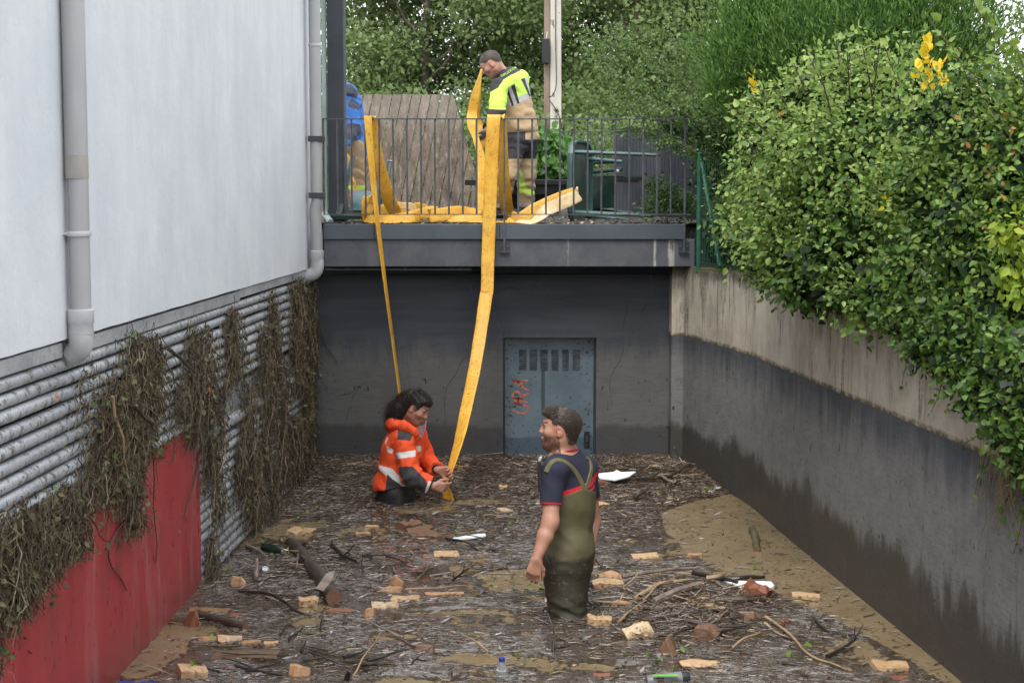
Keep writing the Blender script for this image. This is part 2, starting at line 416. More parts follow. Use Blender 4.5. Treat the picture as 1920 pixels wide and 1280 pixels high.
# ------------------------------------------------------------------ setting: ground, pit, water
def xL(Y): return -1.72 - .031 * (13.8 - Y)
RW = cr_path([(1.36, 13.80), (1.362, 13.62)], 1)
RWC = cr_path([(1.462, 13.60), (1.76, 12.13), (1.855, 11.1), (1.925, 10.25), (2.10, 8.26), (2.165, 7.5), (2.23, 6.5), (2.33, 5), (2.5, 2.5), (2.72, -1), (2.9, -4.5)], 6)
def xR(Y):
    i = np.argsort(RWC[:, 1]); return np.interp(Y, RWC[i, 1], RWC[i, 0])

def ground():
    v = []; f = []
    # right yard, following the wall
    for p in RWC: v.append((p[0] + .12, p[1], 1.66))
    n = len(RWC)
    for p in RWC: v.append((420, p[1] if p[1] < 13 else 13.6, 1.66))
    f += [(i, i + 1, n + i + 1, n + i) for i in range(n - 1)]
    k = len(v); v += [(-420, 13.6, 1.66), (420, 13.6, 1.66), (420, 480, 1.66), (-420, 480, 1.66)]; f.append((k, k + 1, k + 2, k + 3))
    k = len(v); v += [(-420, -4.5, 1.66), (-2.25, -4.5, 1.66), (-1.85, 13.6, 1.66), (-420, 13.6, 1.66)]; f.append((k, k + 1, k + 2, k + 3))
    k = len(v); v += [(-420, -420, 1.66), (420, -420, 1.66), (420, -4.5, 1.66), (-420, -4.5, 1.66)]; f.append((k, k + 1, k + 2, k + 3))
    tag(mesh_np('ground', np.array(v), f, MT['soil']), kind='structure')
ground()
b = MB(); b.add([(-2.4, 9, -.97), (3.1, 9, -.97), (3.1, -4.5, 1.66), (-2.4, -4.5, 1.66), (-2.4, 13.9, -.97), (3.1, 13.9, -.97)], [(0, 1, 2, 3), (4, 5, 1, 0)])
tag(b.build('ramp', simple('ramp_concrete', (.22, .20, .17), rough=.85, kind='world')), kind='structure')

def mat_mask(x, y):
    """how thickly the raft of debris covers the water at a point, 0..1"""
    x = np.asarray(x, float); y = np.asarray(y, float)
    q = np.stack([x * 1.0, y * .8, 0 * x], -1)
    n = fbm(q * 1.7 + 11, 4, 3); n2 = fbm(q * 5.5 + 3, 3, 9)
    m = .66 + (n - .5) * 1.6 + (n2 - .5) * 1.0
    dR = xR(y) - x                                     # distance from the right wall
    # open strip of brown water along the right wall
    open_w = np.interp(y, [5, 7.4, 8.0, 8.7, 9.3, 10, 10.8, 11.6, 12.1, 12.4, 14], [.0, .0, .12, .26, .48, .68, .75, .70, .38, .0, .0])
    m = m - 1.5 * np.clip((open_w + .25 * (n - .5) + .12 * (n2 - .5) - dR) / .12 + .5, 0, 1)
    # thick raft against the back wall and the heap right of the centre
    m = m + .75 * np.clip((y - 11.2) / .9, 0, 1)
    m = m + .9 * np.exp(-(((x - 1.02) / .52) ** 2 + ((y - 8.75) / .60) ** 2))
    m = m + .45 * np.exp(-(((x + 1.25) / .60) ** 2 + ((y - 9.6) / .9) ** 2))
    # clearings
    for cx, cy, rx, ry, a in ((-.75, 11.9, .30, .25, 1.5), (-.22, 12.1, .28, .22, 1.5), (.05, 9.6, .30, .18, .8), (.45, 7.75, .22, .10, .8), (-.1, 7.9, .25, .1, .7), (-.55, 8.3, .2, .08, .6), (.3, 9.1, .25, .08, .6), (-.3, 8.8, .3, .07, .6), (-1.80, 7.9, .14, .5, .9), (.95, 7.9, .25, .12, .6)):
        m = m - a * np.exp(-(((x - cx) / rx) ** 2 + ((y - cy) / ry) ** 2))
    return np.clip(m, 0, 1)
def mat_height(x, y):
    m = mat_mask(x, y); q = np.stack([x, y, 0 * x], -1)
    h = .012 * np.clip((m - .4) / .6, 0, 1) + .022 * np.clip(m - .5, 0, 1) * fbm(q * 9, 3, 21)
    h = h + .055 * np.exp(-(((x - 1.02) / .45) ** 2 + ((y - 8.75) / .50) ** 2)) + .04 * np.clip((y - 12.4) / .8, 0, 1) * m
    return h
def m_water():
    # muddy water with a wet skin of chaff, its scum lines painting sky glints
    t = NT('muddy_flood_water'); v = t.pos(); a = t.attr('tint').outputs['Fac']
    n = t.noise(v, 22, 6, .75); nn = t.noise(v, 90, 4, .7); st = t.noise(t.pos(scale=(.4, 1.3, 1)), 42, 4, .75, .8)
    cov = t.rng(t.math('ADD', a, t.math('MULTIPLY', t.math('SUBTRACT', n, .5), .9)), .36, .52)
    mud = t.mix(t.rng(t.noise(v, 3, 5), .3, .7), (.195, .145, .080), (.25, .19, .11))
    raft = t.mix(t.rng(n, .35, .65), (.058, .036, .021), (.16, .105, .062))
    raft = t.mix(t.rng(nn, .52, .66, 0, .5), raft, (.24, .18, .13)); s1 = t.noise(t.pos(scale=(.5, 2.6, 1)), 30, 3, .6, 1.2); s2 = t.noise(t.pos(scale=(2.2, .8, 1)), 34, 3, .6, 1.6); raft = t.mix(t.rng(s1, .58, .66, 0, .8), raft, (.33, .27, .21)); raft = t.mix(t.rng(s2, .40, .33, 0, .7), raft, (.045, .032, .024)); r1 = t.math('ABSOLUTE', t.math('SUBTRACT', t.noise(t.pos(scale=(.7, 1.5, 1)), 26, 3, .6, 2.2), .5)); r2 = t.math('ABSOLUTE', t.math('SUBTRACT', t.noise(t.pos(scale=(1.6, .8, 1)), 19, 3, .6, 2.6), .5)); yy = t.sep(v)[1]; nearf = t.rng(yy, 11.2, 9.8, .25, 1); glint_lines = t.math('MAXIMUM', t.rng(r1, .030, .008), t.rng(r2, .026, .006)); glint_lines = t.math('MULTIPLY', t.math('MULTIPLY', glint_lines, nearf), t.rng(t.noise(v, 2.6, 4), .38, .58)); raft = t.mix(t.math('MULTIPLY', glint_lines, .8), raft, (.52, .49, .48))  # pale near-zone lines put the glints of the sky into the raft colour
    c = t.mix(t.math('MULTIPLY', cov, t.rng(t.noise(v, 5, 5, .7), .3, .62, .55, 1)), mud, raft)
    h = t.math('ADD', t.math('MULTIPLY', n, .5), t.math('MULTIPLY', nn, .35)); h = t.math('ADD', h, t.math('MULTIPLY', st, .5)); h = t.math('ADD', h, t.math('MULTIPLY', s1, .8)); h = t.math('ADD', h, t.math('MULTIPLY', s2, .6))
    h = t.math('MULTIPLY', h, t.math('ADD', t.math('MULTIPLY', cov, 1.0), .02))
    b = t.bump(t.noise(v, 7, 3), .05, .01); t.bump(h, 1.0, .05, b)
    return t.set(Base_Color=c, Roughness=t.math('ADD', .06, t.math('MULTIPLY', cov, .13)), Specular_IOR_Level=t.math('ADD', .5, t.math('MULTIPLY', cov, .5)), Coat_Weight=t.math('MULTIPLY', cov, .8), Coat_Roughness=.08)
def water():
    ny, nx = 520, 210
    yy = np.linspace(2.2, 13.9, ny); U = np.linspace(0, 1, nx)
    Yg = np.repeat(yy[:, None], nx, 1); x0 = xL(yy) - .06; x1 = xR(np.minimum(yy, 13.6)) + .06
    Xg = x0[:, None] + (x1 - x0)[:, None] * U[None]
    m = mat_mask(Xg, Yg); Z = mat_height(Xg, Yg)
    vs = np.stack([Xg, Yg, Z], -1).reshape(-1, 3); i = np.arange(ny * nx).reshape(ny, nx)
    fs = np.stack([i[:-1, :-1], i[:-1, 1:], i[1:, 1:], i[1:, :-1]], -1).reshape(-1, 4)
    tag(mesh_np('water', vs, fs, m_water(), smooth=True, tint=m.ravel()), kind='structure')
water()

# ------------------------------------------------------------------ the building on the left
bl = empty('plaster_building', (-1.95, 8.5, 0))
tag(bl, 'pale plastered building on the left with grey louvres and red panel below', 'building')
def WL(Y, off, z): return (xL(Y) + off, Y, z)
def wallbox(Y0, Y1, z0, z1, o0, o1, mb=None):
    mb = mb or MB()
    return mb.add([WL(Y0, o0, z0), WL(Y0, o1, z0), WL(Y1, o1, z0), WL(Y1, o0, z0), WL(Y0, o0, z1), WL(Y0, o1, z1), WL(Y1, o1, z1), WL(Y1, o0, z1)],
                  [(0, 3, 2, 1), (4, 5, 6, 7), (0, 1, 5, 4), (1, 2, 6, 5), (2, 3, 7, 6), (3, 0, 4, 7)])
# the wall's lower edge is slightly ragged
def ragged_wall():
    ys = np.linspace(-3.5, 13.58, 150); v = []; f = []
    for k, y in enumerate(ys):
        z = 1.716 + .004 * float(fbm(V(y * 2, 0, 0), 3, 5)) - .003 * float(vnoise(V(y * 25, 3, 0), 8))
        for off, zz in ((-.25, z), (.03, z), (.03, 6.5), (-.25, 6.5)): v.append(WL(y, off, zz))
    for k in range(len(ys) - 1):
        for j in range(4): f.append((4 * k + j, 4 * k + 4 + j, 4 * k + 4 + (j + 1) % 4, 4 * k + (j + 1) % 4))
    f += [(0, 1, 2, 3), tuple(4 * (len(ys) - 1) + j for j in (3, 2, 1, 0))]
    mesh_np('plaster_wall', np.array(v), f, MT['plaster'], bl)
ragged_wall()
wallbox(-3.5, 13.62, -1, 6.4, -3.0, -.26).build('inner_wall', MT['plaster'], bl)
wallbox(-3.5, 13.76, -1, 1.70, -.255, -.07).build('backing', MT['void'], bl)
wallbox(-3.5, 9.34, -1, 1.03, -.065, .0).build('red_panel', MT['red'], bl, bevel=.004)
for (a, c, zz, off) in ((-3.5, 6.82, 1.672, .012), (6.88, 10.6, 1.668, .014), (10.6, 13.3, 1.684, .018)):
    wallbox(a, c, zz - .034, zz + .030, -.06, off).build('flashing', MT['flash'], bl, bevel=.004)
sl_mesh = {}
def louvre(Y0, Y1, z, r=.027, tilt=0.0):
    key = (round(Y0, 3), round(Y1, 3), r)
    if key not in sl_mesh:
        n = 10; mb = MB(); prof = [(-.055, -r * .9), (-.02, -r * .95)] + [(-.012 + r * .95 * math.sin(a), -r * math.cos(a)) for a in np.linspace(.2, math.pi - .15, n)] + [(-.03, r * .95), (-.055, r * .55)]
        pts = []; 
        for Y in (Y0, Y1): pts += [(xL(Y) + o - xL(Y0), Y - Y0, h) for o, h in prof]
        m = len(prof); mb.add(pts, [(i, i + 1, m + i + 1, m + i) for i in range(m - 1)] + [tuple(range(m))[::-1], tuple(range(m, 2 * m))])
        o = mb.build('louvre', MT['louvre']); sl_mesh[key] = o.data; COL.objects.unlink(o); bpy.data.objects.remove(o)
    o = bpy.data.objects.new('louvre', sl_mesh[key]); link(o, bl)
    o.location = Vector((xL(Y0), Y0, z)) - bl.location
PIT = .0655
for k in range(10):
    z = 1.602 - PIT * k
    cuts = [3.0, 6.86, 9.36, 11.45, 13.72]
    for a, c in zip(cuts[:-1], cuts[1:]):
        if a > 9 and k > 7: continue
        louvre(a + .004 + random.uniform(-.01, .01) * (k % 2), c - .004, z + random.uniform(-.003, .003), .0265)
# fine grille and the heavy rail under it, on the far bank
g = MB()
for k in range(12): wallbox(9.62, 13.6, 1.065 - .0135 * k, 1.071 - .0135 * k, -.05, -.008, g)
g.build('fine_grille', MT['flash'], bl)
louvre(9.38, 13.7, .868, .042)
for k in range(13): 
    for a, c in ((9.38, 11.5), (11.51, 13.72)): louvre(a, c, .775 - .0615 * k + random.uniform(-.003, .003), .0255)
wallbox(9.345, 9.375, -1, 1.032, -.06, .006).build('corner_trim', MT['red'], bl)

# thin cable on the wall top left
pts = cr_path([P(58, -30, 6.0), P(52, 20, 6.0), P(34, 60, 6.0), P(22, 105, 5.95), P(-5, 140, 5.9)], 6)
pts = np.array([(xL(p[1]) + .036, p[1], p[2]) for p in pts])
tag(MB().tube(pts, .0022, 5).build('wall_cable', MT['trim']), 'thin pale cable drooping across the upper left plaster wall', 'cable')

# near downpipe
DY = 6.85; dx = xL(DY) + .03 + .052
dp = empty('downpipe', (dx, DY, 1.65)); tag(dp, 'thick grey downpipe at left, dirty step at mid height', 'downpipe')
MB().lathe((dx, DY, 2.44), [(.049, 0), (.049, 4.0)], 28).build('upper_pipe', MT['pvc'], dp, True)
MB().lathe((dx, DY, 2.40), [(.049, 0), (.050, .02), (.049, .10)], 28).build('silted_socket', MT['pvc_mud'], dp, True)
MB().lathe((dx + .004, DY, 1.80), [(.044, 0), (.044, .60)], 28).build('lower_pipe', MT['pvc'], dp, True)
MB().lathe((dx + .002, DY, 1.735), [(.053, 0), (.054, .01), (.052, .045), (.056, .05), (.056, .105), (.047, .11)], 28).build('collar', MT['pvc_l'], dp, True)
MB().tube(cr_path([(dx, DY, 1.76), (dx, DY, 1.70), (dx - .02, DY + .02, 1.665), (dx - .09, DY + .06, 1.64)], 5), .052, 20).build('elbow', MT['pvc_l'], dp, True)
cl = MB().lathe((dx, DY, 2.155), [(.053, 0), (.055, .004), (.055, .018), (.053, .022)], 28).build('clamp', MT['pvc_l'], dp, True)
MB().tube([(dx - .11, DY - .03, 2.166), (dx - .03, DY - .045, 2.166)], .007, 8).build('clamp_arm', MT['pvc_l'], cl)
MB().box(dx - .085, dx - .064, DY - .008, DY + .008, 1.6, 6.4).build('wall_strip', MT['cable'], dp)
# far downpipe
DY = 13.34; dx = -1.623
dp = empty('downpipe', (dx, DY, 1.7)); tag(dp, 'slim grey downpipe bracketed beside the terrace railing', 'downpipe')
MB().tube(cr_path([(dx, DY, 6.4), (dx, DY, 4.4), (dx, DY, 3.0), (dx, DY, 2.45), (dx, DY, 2.36), (dx + .005, DY, 2.28), (dx - .012, DY, 2.20), (dx - .01, DY, 2.10), (dx - .004, DY, 2.02), (dx - .002, DY, 1.86)], 4), .049, 18).build('pipe', MT['pvc'], dp, True)
MB().lathe((dx - .002, DY, 1.775), [(.053, 0), (.055, .004), (.055, .045), (.058, .05), (.058, .095), (.049, .10)], 24).build('collar', MT['pvc_l'], dp, True)
MB().tube(cr_path([(dx, DY, 1.80), (dx, DY, 1.73), (dx - .025, DY, 1.685), (dx - .08, DY, 1.665), (dx - .16, DY, 1.655)], 5), .054, 18).build('elbow', MT['pvc_l'], dp, True)
MB().lathe((dx, DY, 3.545), [(.051, 0), (.054, .004), (.054, .02), (.051, .024)], 24).build('clamp', MT['pvc_l'], dp, True)
for zz in (2.79, 2.325): MB().box(dx - .06, dx + .07, DY - .058, DY + .05, zz - .02, zz + .026).build('bracket', MT['anth'], dp, bevel=.004)

# dark column and pale strip by the terrace
cx0, cx1 = P(614, 200, 14.0)[0], P(643, 200, 14.0)[0]
co = empty('steel_column', (cx0, 14.0, 2.1)); tag(co, 'tall dark grey column standing at left end of the terrace', 'column')
MB().box(cx0, cx1, 14.0, 14.16, 2.09, 6.5).build('shaft', MT['anth'], co, bevel=.003)
MB().box(cx1 + .002, cx1 + .014, 14.004, 14.17, 2.09, 6.5).build('edge_strip', MT['cap'], co)
MB().box(cx0 - .050, cx0 - .012, 14.03, 14.08, 2.09, 6.5).build('pale_strip', MT['trim'], co)
MB().tube([(cx0 - .035, 13.99, 2.17), (cx0 + .03, 13.88, 2.10)], .028, 10).build('foot_pipe', MT['trim'], co)

# ------------------------------------------------------------------ terrace, back wall and door
YB, YF = 13.8, 13.45
dxl, dxr, dzt = P(943, 700, YB)[0], P(1118, 700, YB)[0], P(960, 633, YB)[2]
bw = empty('back_wall', (0, YB, 0)); tag(bw, 'dark painted concrete wall with steel door below the terrace', 'wall')
MB().box(-2.0, dxl, YB, YB + .3, -1, 1.735).build('wall_face', MT['back'], bw)
MB().box(dxr, 1.62, YB, YB + .3, -1, 1.735).build('wall_face', MT['back'], bw)
MB().box(dxl, dxr, YB, YB + .3, dzt, 1.735).build('wall_face', MT['back'], bw)
def m_door():
    t = NT('blue_grey_door_paint'); v = t.pos(); z = t.sep(v)[2]; x = t.sep(v)[0]
    c = t.mix(t.rng(t.noise(v, 5, 5), .3, .7), (.090, .125, .155), (.130, .172, .205))
    lo = t.rng(t.math('ADD', z, t.math('MULTIPLY', t.math('SUBTRACT', t.noise(v, 9, 3), .5), .05)), .225, .205)
    c = t.mix(t.math('MULTIPLY', lo, .8), c, (.050, .078, .110))
    dr = t.rng(t.math('ABSOLUTE', t.math('SUBTRACT', x, .272)), .020, .013)
    dr = t.math('MULTIPLY', dr, t.math('MULTIPLY', t.rng(z, .82, .80), t.rng(z, .42, .46)))
    c = t.mix(t.math('MULTIPLY', dr, .75), c, (.022, .032, .045))
    sp = t.noise(v, 38, 3, .6); ed = t.rng(t.math('ABSOLUTE', t.math('SUBTRACT', x, .326)), .2, .36, 0, .05)
    sm = t.rng(t.math('ADD', sp, ed), .655, .675)
    c = t.mix(t.math('MULTIPLY', sm, .85), c, (.020, .017, .012))
    c = t.mix(t.math('MULTIPLY', t.rng(t.noise(v, 21, 3), .72, .74), .7), c, (.03, .055, .02))
    t.bump(sm, .5, .006)
    return t.set(Base_Color=c, Roughness=.4)
dm = m_door()
YD = 13.915
door = MB().box(dxl + .018, dxr - .018, YD, YD + .04, -.9, dzt - .02).build('door', dm, bw)
MB().box(dxl - .1, dxr + .1, YB + .301, YB + .4, -1, 1.7).build('door_backing', MT['void'], bw)  # added box, blocks the sky behind from showing past the door edges
fr = MB(); fr.box(dxl, dxl + .016, YD - .02, YD + .05, -.9, dzt); fr.box(dxr - .016, dxr, YD - .02, YD + .05, -.9, dzt); fr.box(dxl + .016, dxr - .016, YD - .02, YD + .05, dzt - .018, dzt)
fr.build('door_frame', MT['anth'], bw)
def door_pt(px, py): p = P(px, py, YD); return p
vm = simple('vent_metal', (.10, .13, .15), (.05, .065, .075), rough=.4, scale=20, kind='world')
for k, (a, c) in enumerate(((973, 987), (993, 1007), (1013, 1027), (1034, 1047), (1054, 1066), (1074, 1087))):
    z1, z0 = P(960, 655, YD)[2], P(960, 692.5, YD)[2]; x0, x1 = door_pt(a, 670)[0], door_pt(c, 670)[0]; mb = MB()
    mb.box(x0, x1, YD - .0015, YD - .0005, z0, z1)
    for j in range(11):
        zc = z0 + (z1 - z0) * (j + .5) / 11
        mb.add([(x0, YD - .002, zc + .006), (x1, YD - .002, zc + .006), (x1, YD - .013, zc - .002), (x0, YD - .013, zc - .002), (x0, YD - .002, zc - .004), (x1, YD - .002, zc - .004)], [(0, 1, 2, 3), (3, 2, 5, 4)])
    mb.build('vent', vm, door)
x0, z1 = door_pt(1095, 808)[[0, 2]]; x1, z0 = door_pt(1105.5, 839)[[0, 2]]
hd = MB().box(x0, x1, YD - .008, YD - .001, z0, z1).build('lock_plate', MT['black'], door, bevel=.002)
MB().tube([((x0 + x1) / 2, YD - .03, z0 + .06), ((x0 + x1) / 2, YD - .03, z0 + .11)], .007, 8).lathe(((x0 + x1) / 2, YD - .012, z0 + .03), [(.006, 0), (.006, .006)], 10, (0, -1, 0)).build('handle', MT['rail'], door)
# spray-painted letters URA, reading upwards
gs, gr = simple('salmon_spray', (.62, .20, .11), (.42, .12, .07), rough=.8, scale=40, kind='world'), simple('red_spray', (.30, .022, .012), (.16, .02, .012), rough=.7, scale=60, kind='world')
def strokes(name, lines, w, m, lay):
    mb = MB()
    for ln in lines:
        q = cr_path([door_pt(920 + .2187 * u, 600 + .2187 * vv) for u, vv in ln], 5) if len(ln) > 2 else np.array([door_pt(920 + .2187 * u, 600 + .2187 * vv) for u, vv in ln])
        vs = []; n = len(q)
        for i in range(n):
            t = unit(q[min(i + 1, n - 1)] - q[max(i - 1, 0)]); s = np.cross(t, (0, 1, 0)) * w / 2 * (1 + .25 * math.sin(i * 1.7))
            vs += [q[i] + s + (0, -lay, 0), q[i] - s + (0, -lay, 0)]
        mb.add(vs, [(2 * i, 2 * i + 1, 2 * i + 3, 2 * i + 2) for i in range(n - 1)])
    return mb.build(name, m, door)
strokes('letter_a', [[(322, 516), (190, 524)], [(190, 524), (322, 602)], [(262, 522), (264, 566)]], .014, gs, .0006)
strokes('letter_r', [[(198, 690), (262, 694), (320, 703)], [(196, 684), (190, 640), (212, 612), (245, 620), (264, 655), (264, 690)], [(262, 648), (326, 630)]], .014, gs, .0006)
strokes('letter_u', [[(188, 768), (240, 792), (292, 796), (318, 770), (316, 738), (270, 728), (240, 722)]], .013, gs, .0010)
strokes('red_paint', [[(190, 668), (275, 672)], [(195, 708), (275, 730)], [(236, 655), (238, 715)], [(200, 522), (255, 524)]], .013, gr, .0014)
# rootlet scars on the wall
tr = [[(385, 100), (430, 150), (490, 270)], [(550, 450), (600, 570), (630, 640), (630, 720), (640, 740)], [(980, 160), (990, 220), (1020, 310), (1030, 330)], [(975, 565), (930, 600), (900, 670), (850, 740), (832, 830), (840, 930)],
      [(200, 800), (300, 780), (340, 738)], [(345, 742), (300, 830), (272, 940)], [(1115, 230), (1120, 330), (1160, 450)], [(140, 750), (180, 780)],
      [(1830, 130), (1880, 240), (1870, 330), (1850, 420), (1850, 560), (1780, 700), (1790, 860)], [(1120, 215), (1200, 180), (1260, 190)], [(1330, 170), (1410, 200), (1450, 250), (1560, 230), (1640, 200)],
      [(2010, 60), (2020, 200), (2060, 300), (2110, 330)], [(1390, 100), (1340, 180), (1320, 260)], [(2000, 260), (1960, 330), (1990, 380)]]
mb = MB()
for ln in tr:
    q = cr_path([P(560 + .328 * u, 480 + .328 * w, YB) for u, w in ln], 5); q[:, 1] = YB - .0012
    q[:, 0] += .006 * (vnoise(q * 30, 4) - .5); mb.tube(q, .0032, 4, squash=.5)
mb.build('rootlet_scar', simple('root_scar', (.105, .105, .11), (.065, .068, .075), rough=.9, scale=20, kind='world'), bw, kind='stuff')
# conduit under the slab
cd = empty('conduit', (P(610, 506, 13.76)[0], 13.76, 1.72)); tag(cd, 'thin pale conduit pipe running under the slab to a small valve', 'pipe')
a = P(610, 506.5, 13.76); c = P(884, 507.5, 13.76); a[2] = c[2] = 1.694
MB().tube([a, c], .0085, 8).build('tube', MT['trim'], cd)
for px in (652, 760, 862): q = P(px, 507, 13.76); MB().box(q[0] - .006, q[0] + .006, 13.748, 13.80, 1.683, 1.706).build('clip', MT['flash'], cd)
MB().tube([c, c + V(.09, 0, 0)], .016, 8).build('valve', MT['greenpost'], cd)

te = empty('terrace', (0, 15, 2.0)); tag(te, kind='structure')
bxl, bxr = P(607, 470, YF)[0], P(1303, 470, YF)[0]
zb, zc0, zc1 = 1.732, P(960, 448.5, YF)[2], P(960, 420.5, YF)[2]
MB().box(bxl, bxr, YF, YB + .02, zb, zc0 - .001).build('slab_edge', MT['beam'], te, bevel=.006)
cxs = [bxl, P(702, 430, YF)[0], P(937, 430, YF)[0], P(1285, 430, YF)[0]]
for a, c in zip(cxs[:-1], cxs[1:]): MB().box(a + .001, c - .001, YF - .022, YF + .30, zc0, zc1).build('edge_cap', MT['cap'], te, bevel=.003)
v = []; nx, ny = 60, 60
for j in range(ny):
    for i in range(nx):
        X = -2.6 + 5.0 * i / (nx - 1); Y = 13.71 + 6.0 * j / (ny - 1)
        v.append((X, Y, 2.088 + .020 * (Y - 13.7) + .012 * float(vnoise(V(X * 5, Y * 5, 0), 2))))
mesh_np('terrace_floor', np.array(v), [(j * nx + i, j * nx + i + 1, (j + 1) * nx + i + 1, (j + 1) * nx + i) for j in range(ny - 1) for i in range(nx - 1)], MT['deckfloor'], te, True)
MB().box(-2.6, 2.4, 13.83, 19.7, 1.5, 2.05).build('slab', MT['beam'], te)
def zT(Y): return 2.094 + .020 * (Y - 13.7)

sw = empty('side_wall', (1.9, 10, 0)); tag(sw, 'curved concrete retaining wall on the right, dark paint below, bare above', 'wall')
def rwall():
    path = [(1.36, 13.80), (1.362, 13.60)] + [tuple(p) for p in RWC]; n = len(path); v = []; f = []
    lv = [-1, 0, .4, .8, 1.14, 1.5, 1.70, 1.725, 1.735]; inn = [0, 0, 0, 0, 0, 0, 0, .006, .022]
    m = len(lv) + 2
    for i, (x, y) in enumerate(path):
        a = V(*path[max(i - 1, 0)]); b_ = V(*path[min(i + 1, n - 1)]); t = unit(b_ - a); nrm = V(-t[1], t[0]) if i > 1 else V(1, -.2)
        nrm = V(abs(nrm[0]), nrm[1]); 
        for z, k in zip(lv, inn): v.append((x + nrm[0] * k, y + nrm[1] * k, z + (.008 * float(vnoise(V(x * 3, y * 3, 0), 4)) if z > 1.65 else 0)))
        v.append((x + nrm[0] * .22, max(y + nrm[1] * .22, -6), 1.735)); v.append((x + nrm[0] * .24, y + nrm[1] * .24, 1.0))
    for i in range(n - 1):
        for j in range(m - 1): f.append((i * m + j, i * m + j + 1, (i + 1) * m + j + 1, (i + 1) * m + j))
    mesh_np('wall_face', np.array(v), f, MT['side'], sw)
rwall()

# ------------------------------------------------------------------ terrace railing
YR = 13.415
zr1, zr0 = P(960, 223, YR)[2], P(960, 402, YR)[2]
rx = [P(607 + 26.05 * k, 300, YR)[0] for k in range(27)]
ra = empty('terrace_railing', (0, YR, 2.1)); tag(ra, 'dark steel bar railing along the front of the terrace', 'railing')
MB().box(rx[0] - .006, rx[-1] + .1, YR - .014, YR + .014, zr1 - .006, zr1 + .004).build('top_rail', MT['rail'], ra)
MB().box(rx[0] - .006, rx[-1] + .05, YR - .014, YR + .014, zr0 - .004, zr0 + .004).build('bottom_rail', MT['rail'], ra)
pr = MB().tube([(0, 0, zr0 + .0045), (0, 0, zr1 - .0065)], .0082, 6).build('baluster', MT['rail']); bar_me = pr.data; COL.objects.unlink(pr); bpy.data.objects.remove(pr)
for k, x in enumerate(rx):
    if k in (13, 26):
        zl = P(960, 474, YR)[2]
        p_ = MB().box(x - .008, x + .008, YR - .006, YR + .012, zl, zr1 - .0065).build('post', MT['rail'], ra)
        br = MB().box(x - .045, x + .045, YF - .010, YF - .001, zl + .01, zl + .085).build('bracket', MT['anth'], ra)
        mb = MB(); mb.box(x - .045, x + .045, YF - .03, YF - .011, zl + .002, zl + .009)
        for s in (-.03, .03): mb.lathe((x + s, YF - .011, zl + .055), [(.008, 0), (.008, .008)], 8, (0, -1, 0))
        mb.build('bolts', MT['rail'], br)
    else:
        o = bpy.data.objects.new('baluster', bar_me); link(o, ra); o.location = (x, 0, 0 - 2.1)
        o.rotation_euler = (0, 0, random.uniform(-.3, .3))
MB().box(rx[0] - .075, rx[0] + .004, YR - .004, YR + .004, 2.80, 2.82).build('wall_tie', MT['anth'], ra)

# ------------------------------------------------------------------ vegetation
T_DIAM = (np.array([(0, 0, 0), (.34, .45, .07), (0, 1, -.03), (-.34, .45, .07)]), np.array([(0, 1, 2, 3)]))
T_OVAL = (np.array([(0, 0, 0), (.30, .28, .07), (.25, .70, .06), (0, 1, -.05), (-.25, .70, .06), (-.30, .28, .07)]), np.array([(0, 1, 2, 3), (0, 3, 4, 5)]))
T_ROUND = (np.array([(0, 0, 0), (.34, .26, .09), (.27, .66, .06), (0, 1.06, -.08), (-.27, .66, .06), (-.34, .26, .09)]), np.array([(0, 1, 2, 3), (0, 3, 4, 5)]))
T_NARROW = (np.array([(0, 0, 0), (.11, .4, .01), (0, 1, .03), (-.11, .4, .01)]), np.array([(0, 1, 2, 3)]))
T_SPRAY = (np.array([(0, 0, 0), (.10, .18, .02), (.055, .6, .02), (0, 1, .06), (-.07, .55, .02), (-.10, .25, .02),
                     (.05, .25, 0), (.26, .50, .03), (.20, .44, .03), (.02, .35, 0),
                     (-.05, .30, 0), (-.27, .58, .03), (-.20, .50, .03), (-.02, .40, 0)]), np.array([(0, 1, 2, 3), (0, 3, 4, 5), (6, 8, 7, 9), (10, 13, 11, 12)]))
def frames(D, N):
    D = D / (np.linalg.norm(D, axis=1, keepdims=True) + 1e-9)
    X = np.cross(D, N); X /= (np.linalg.norm(X, axis=1, keepdims=True) + 1e-9)
    Z = np.cross(X, D); return X, D, Z
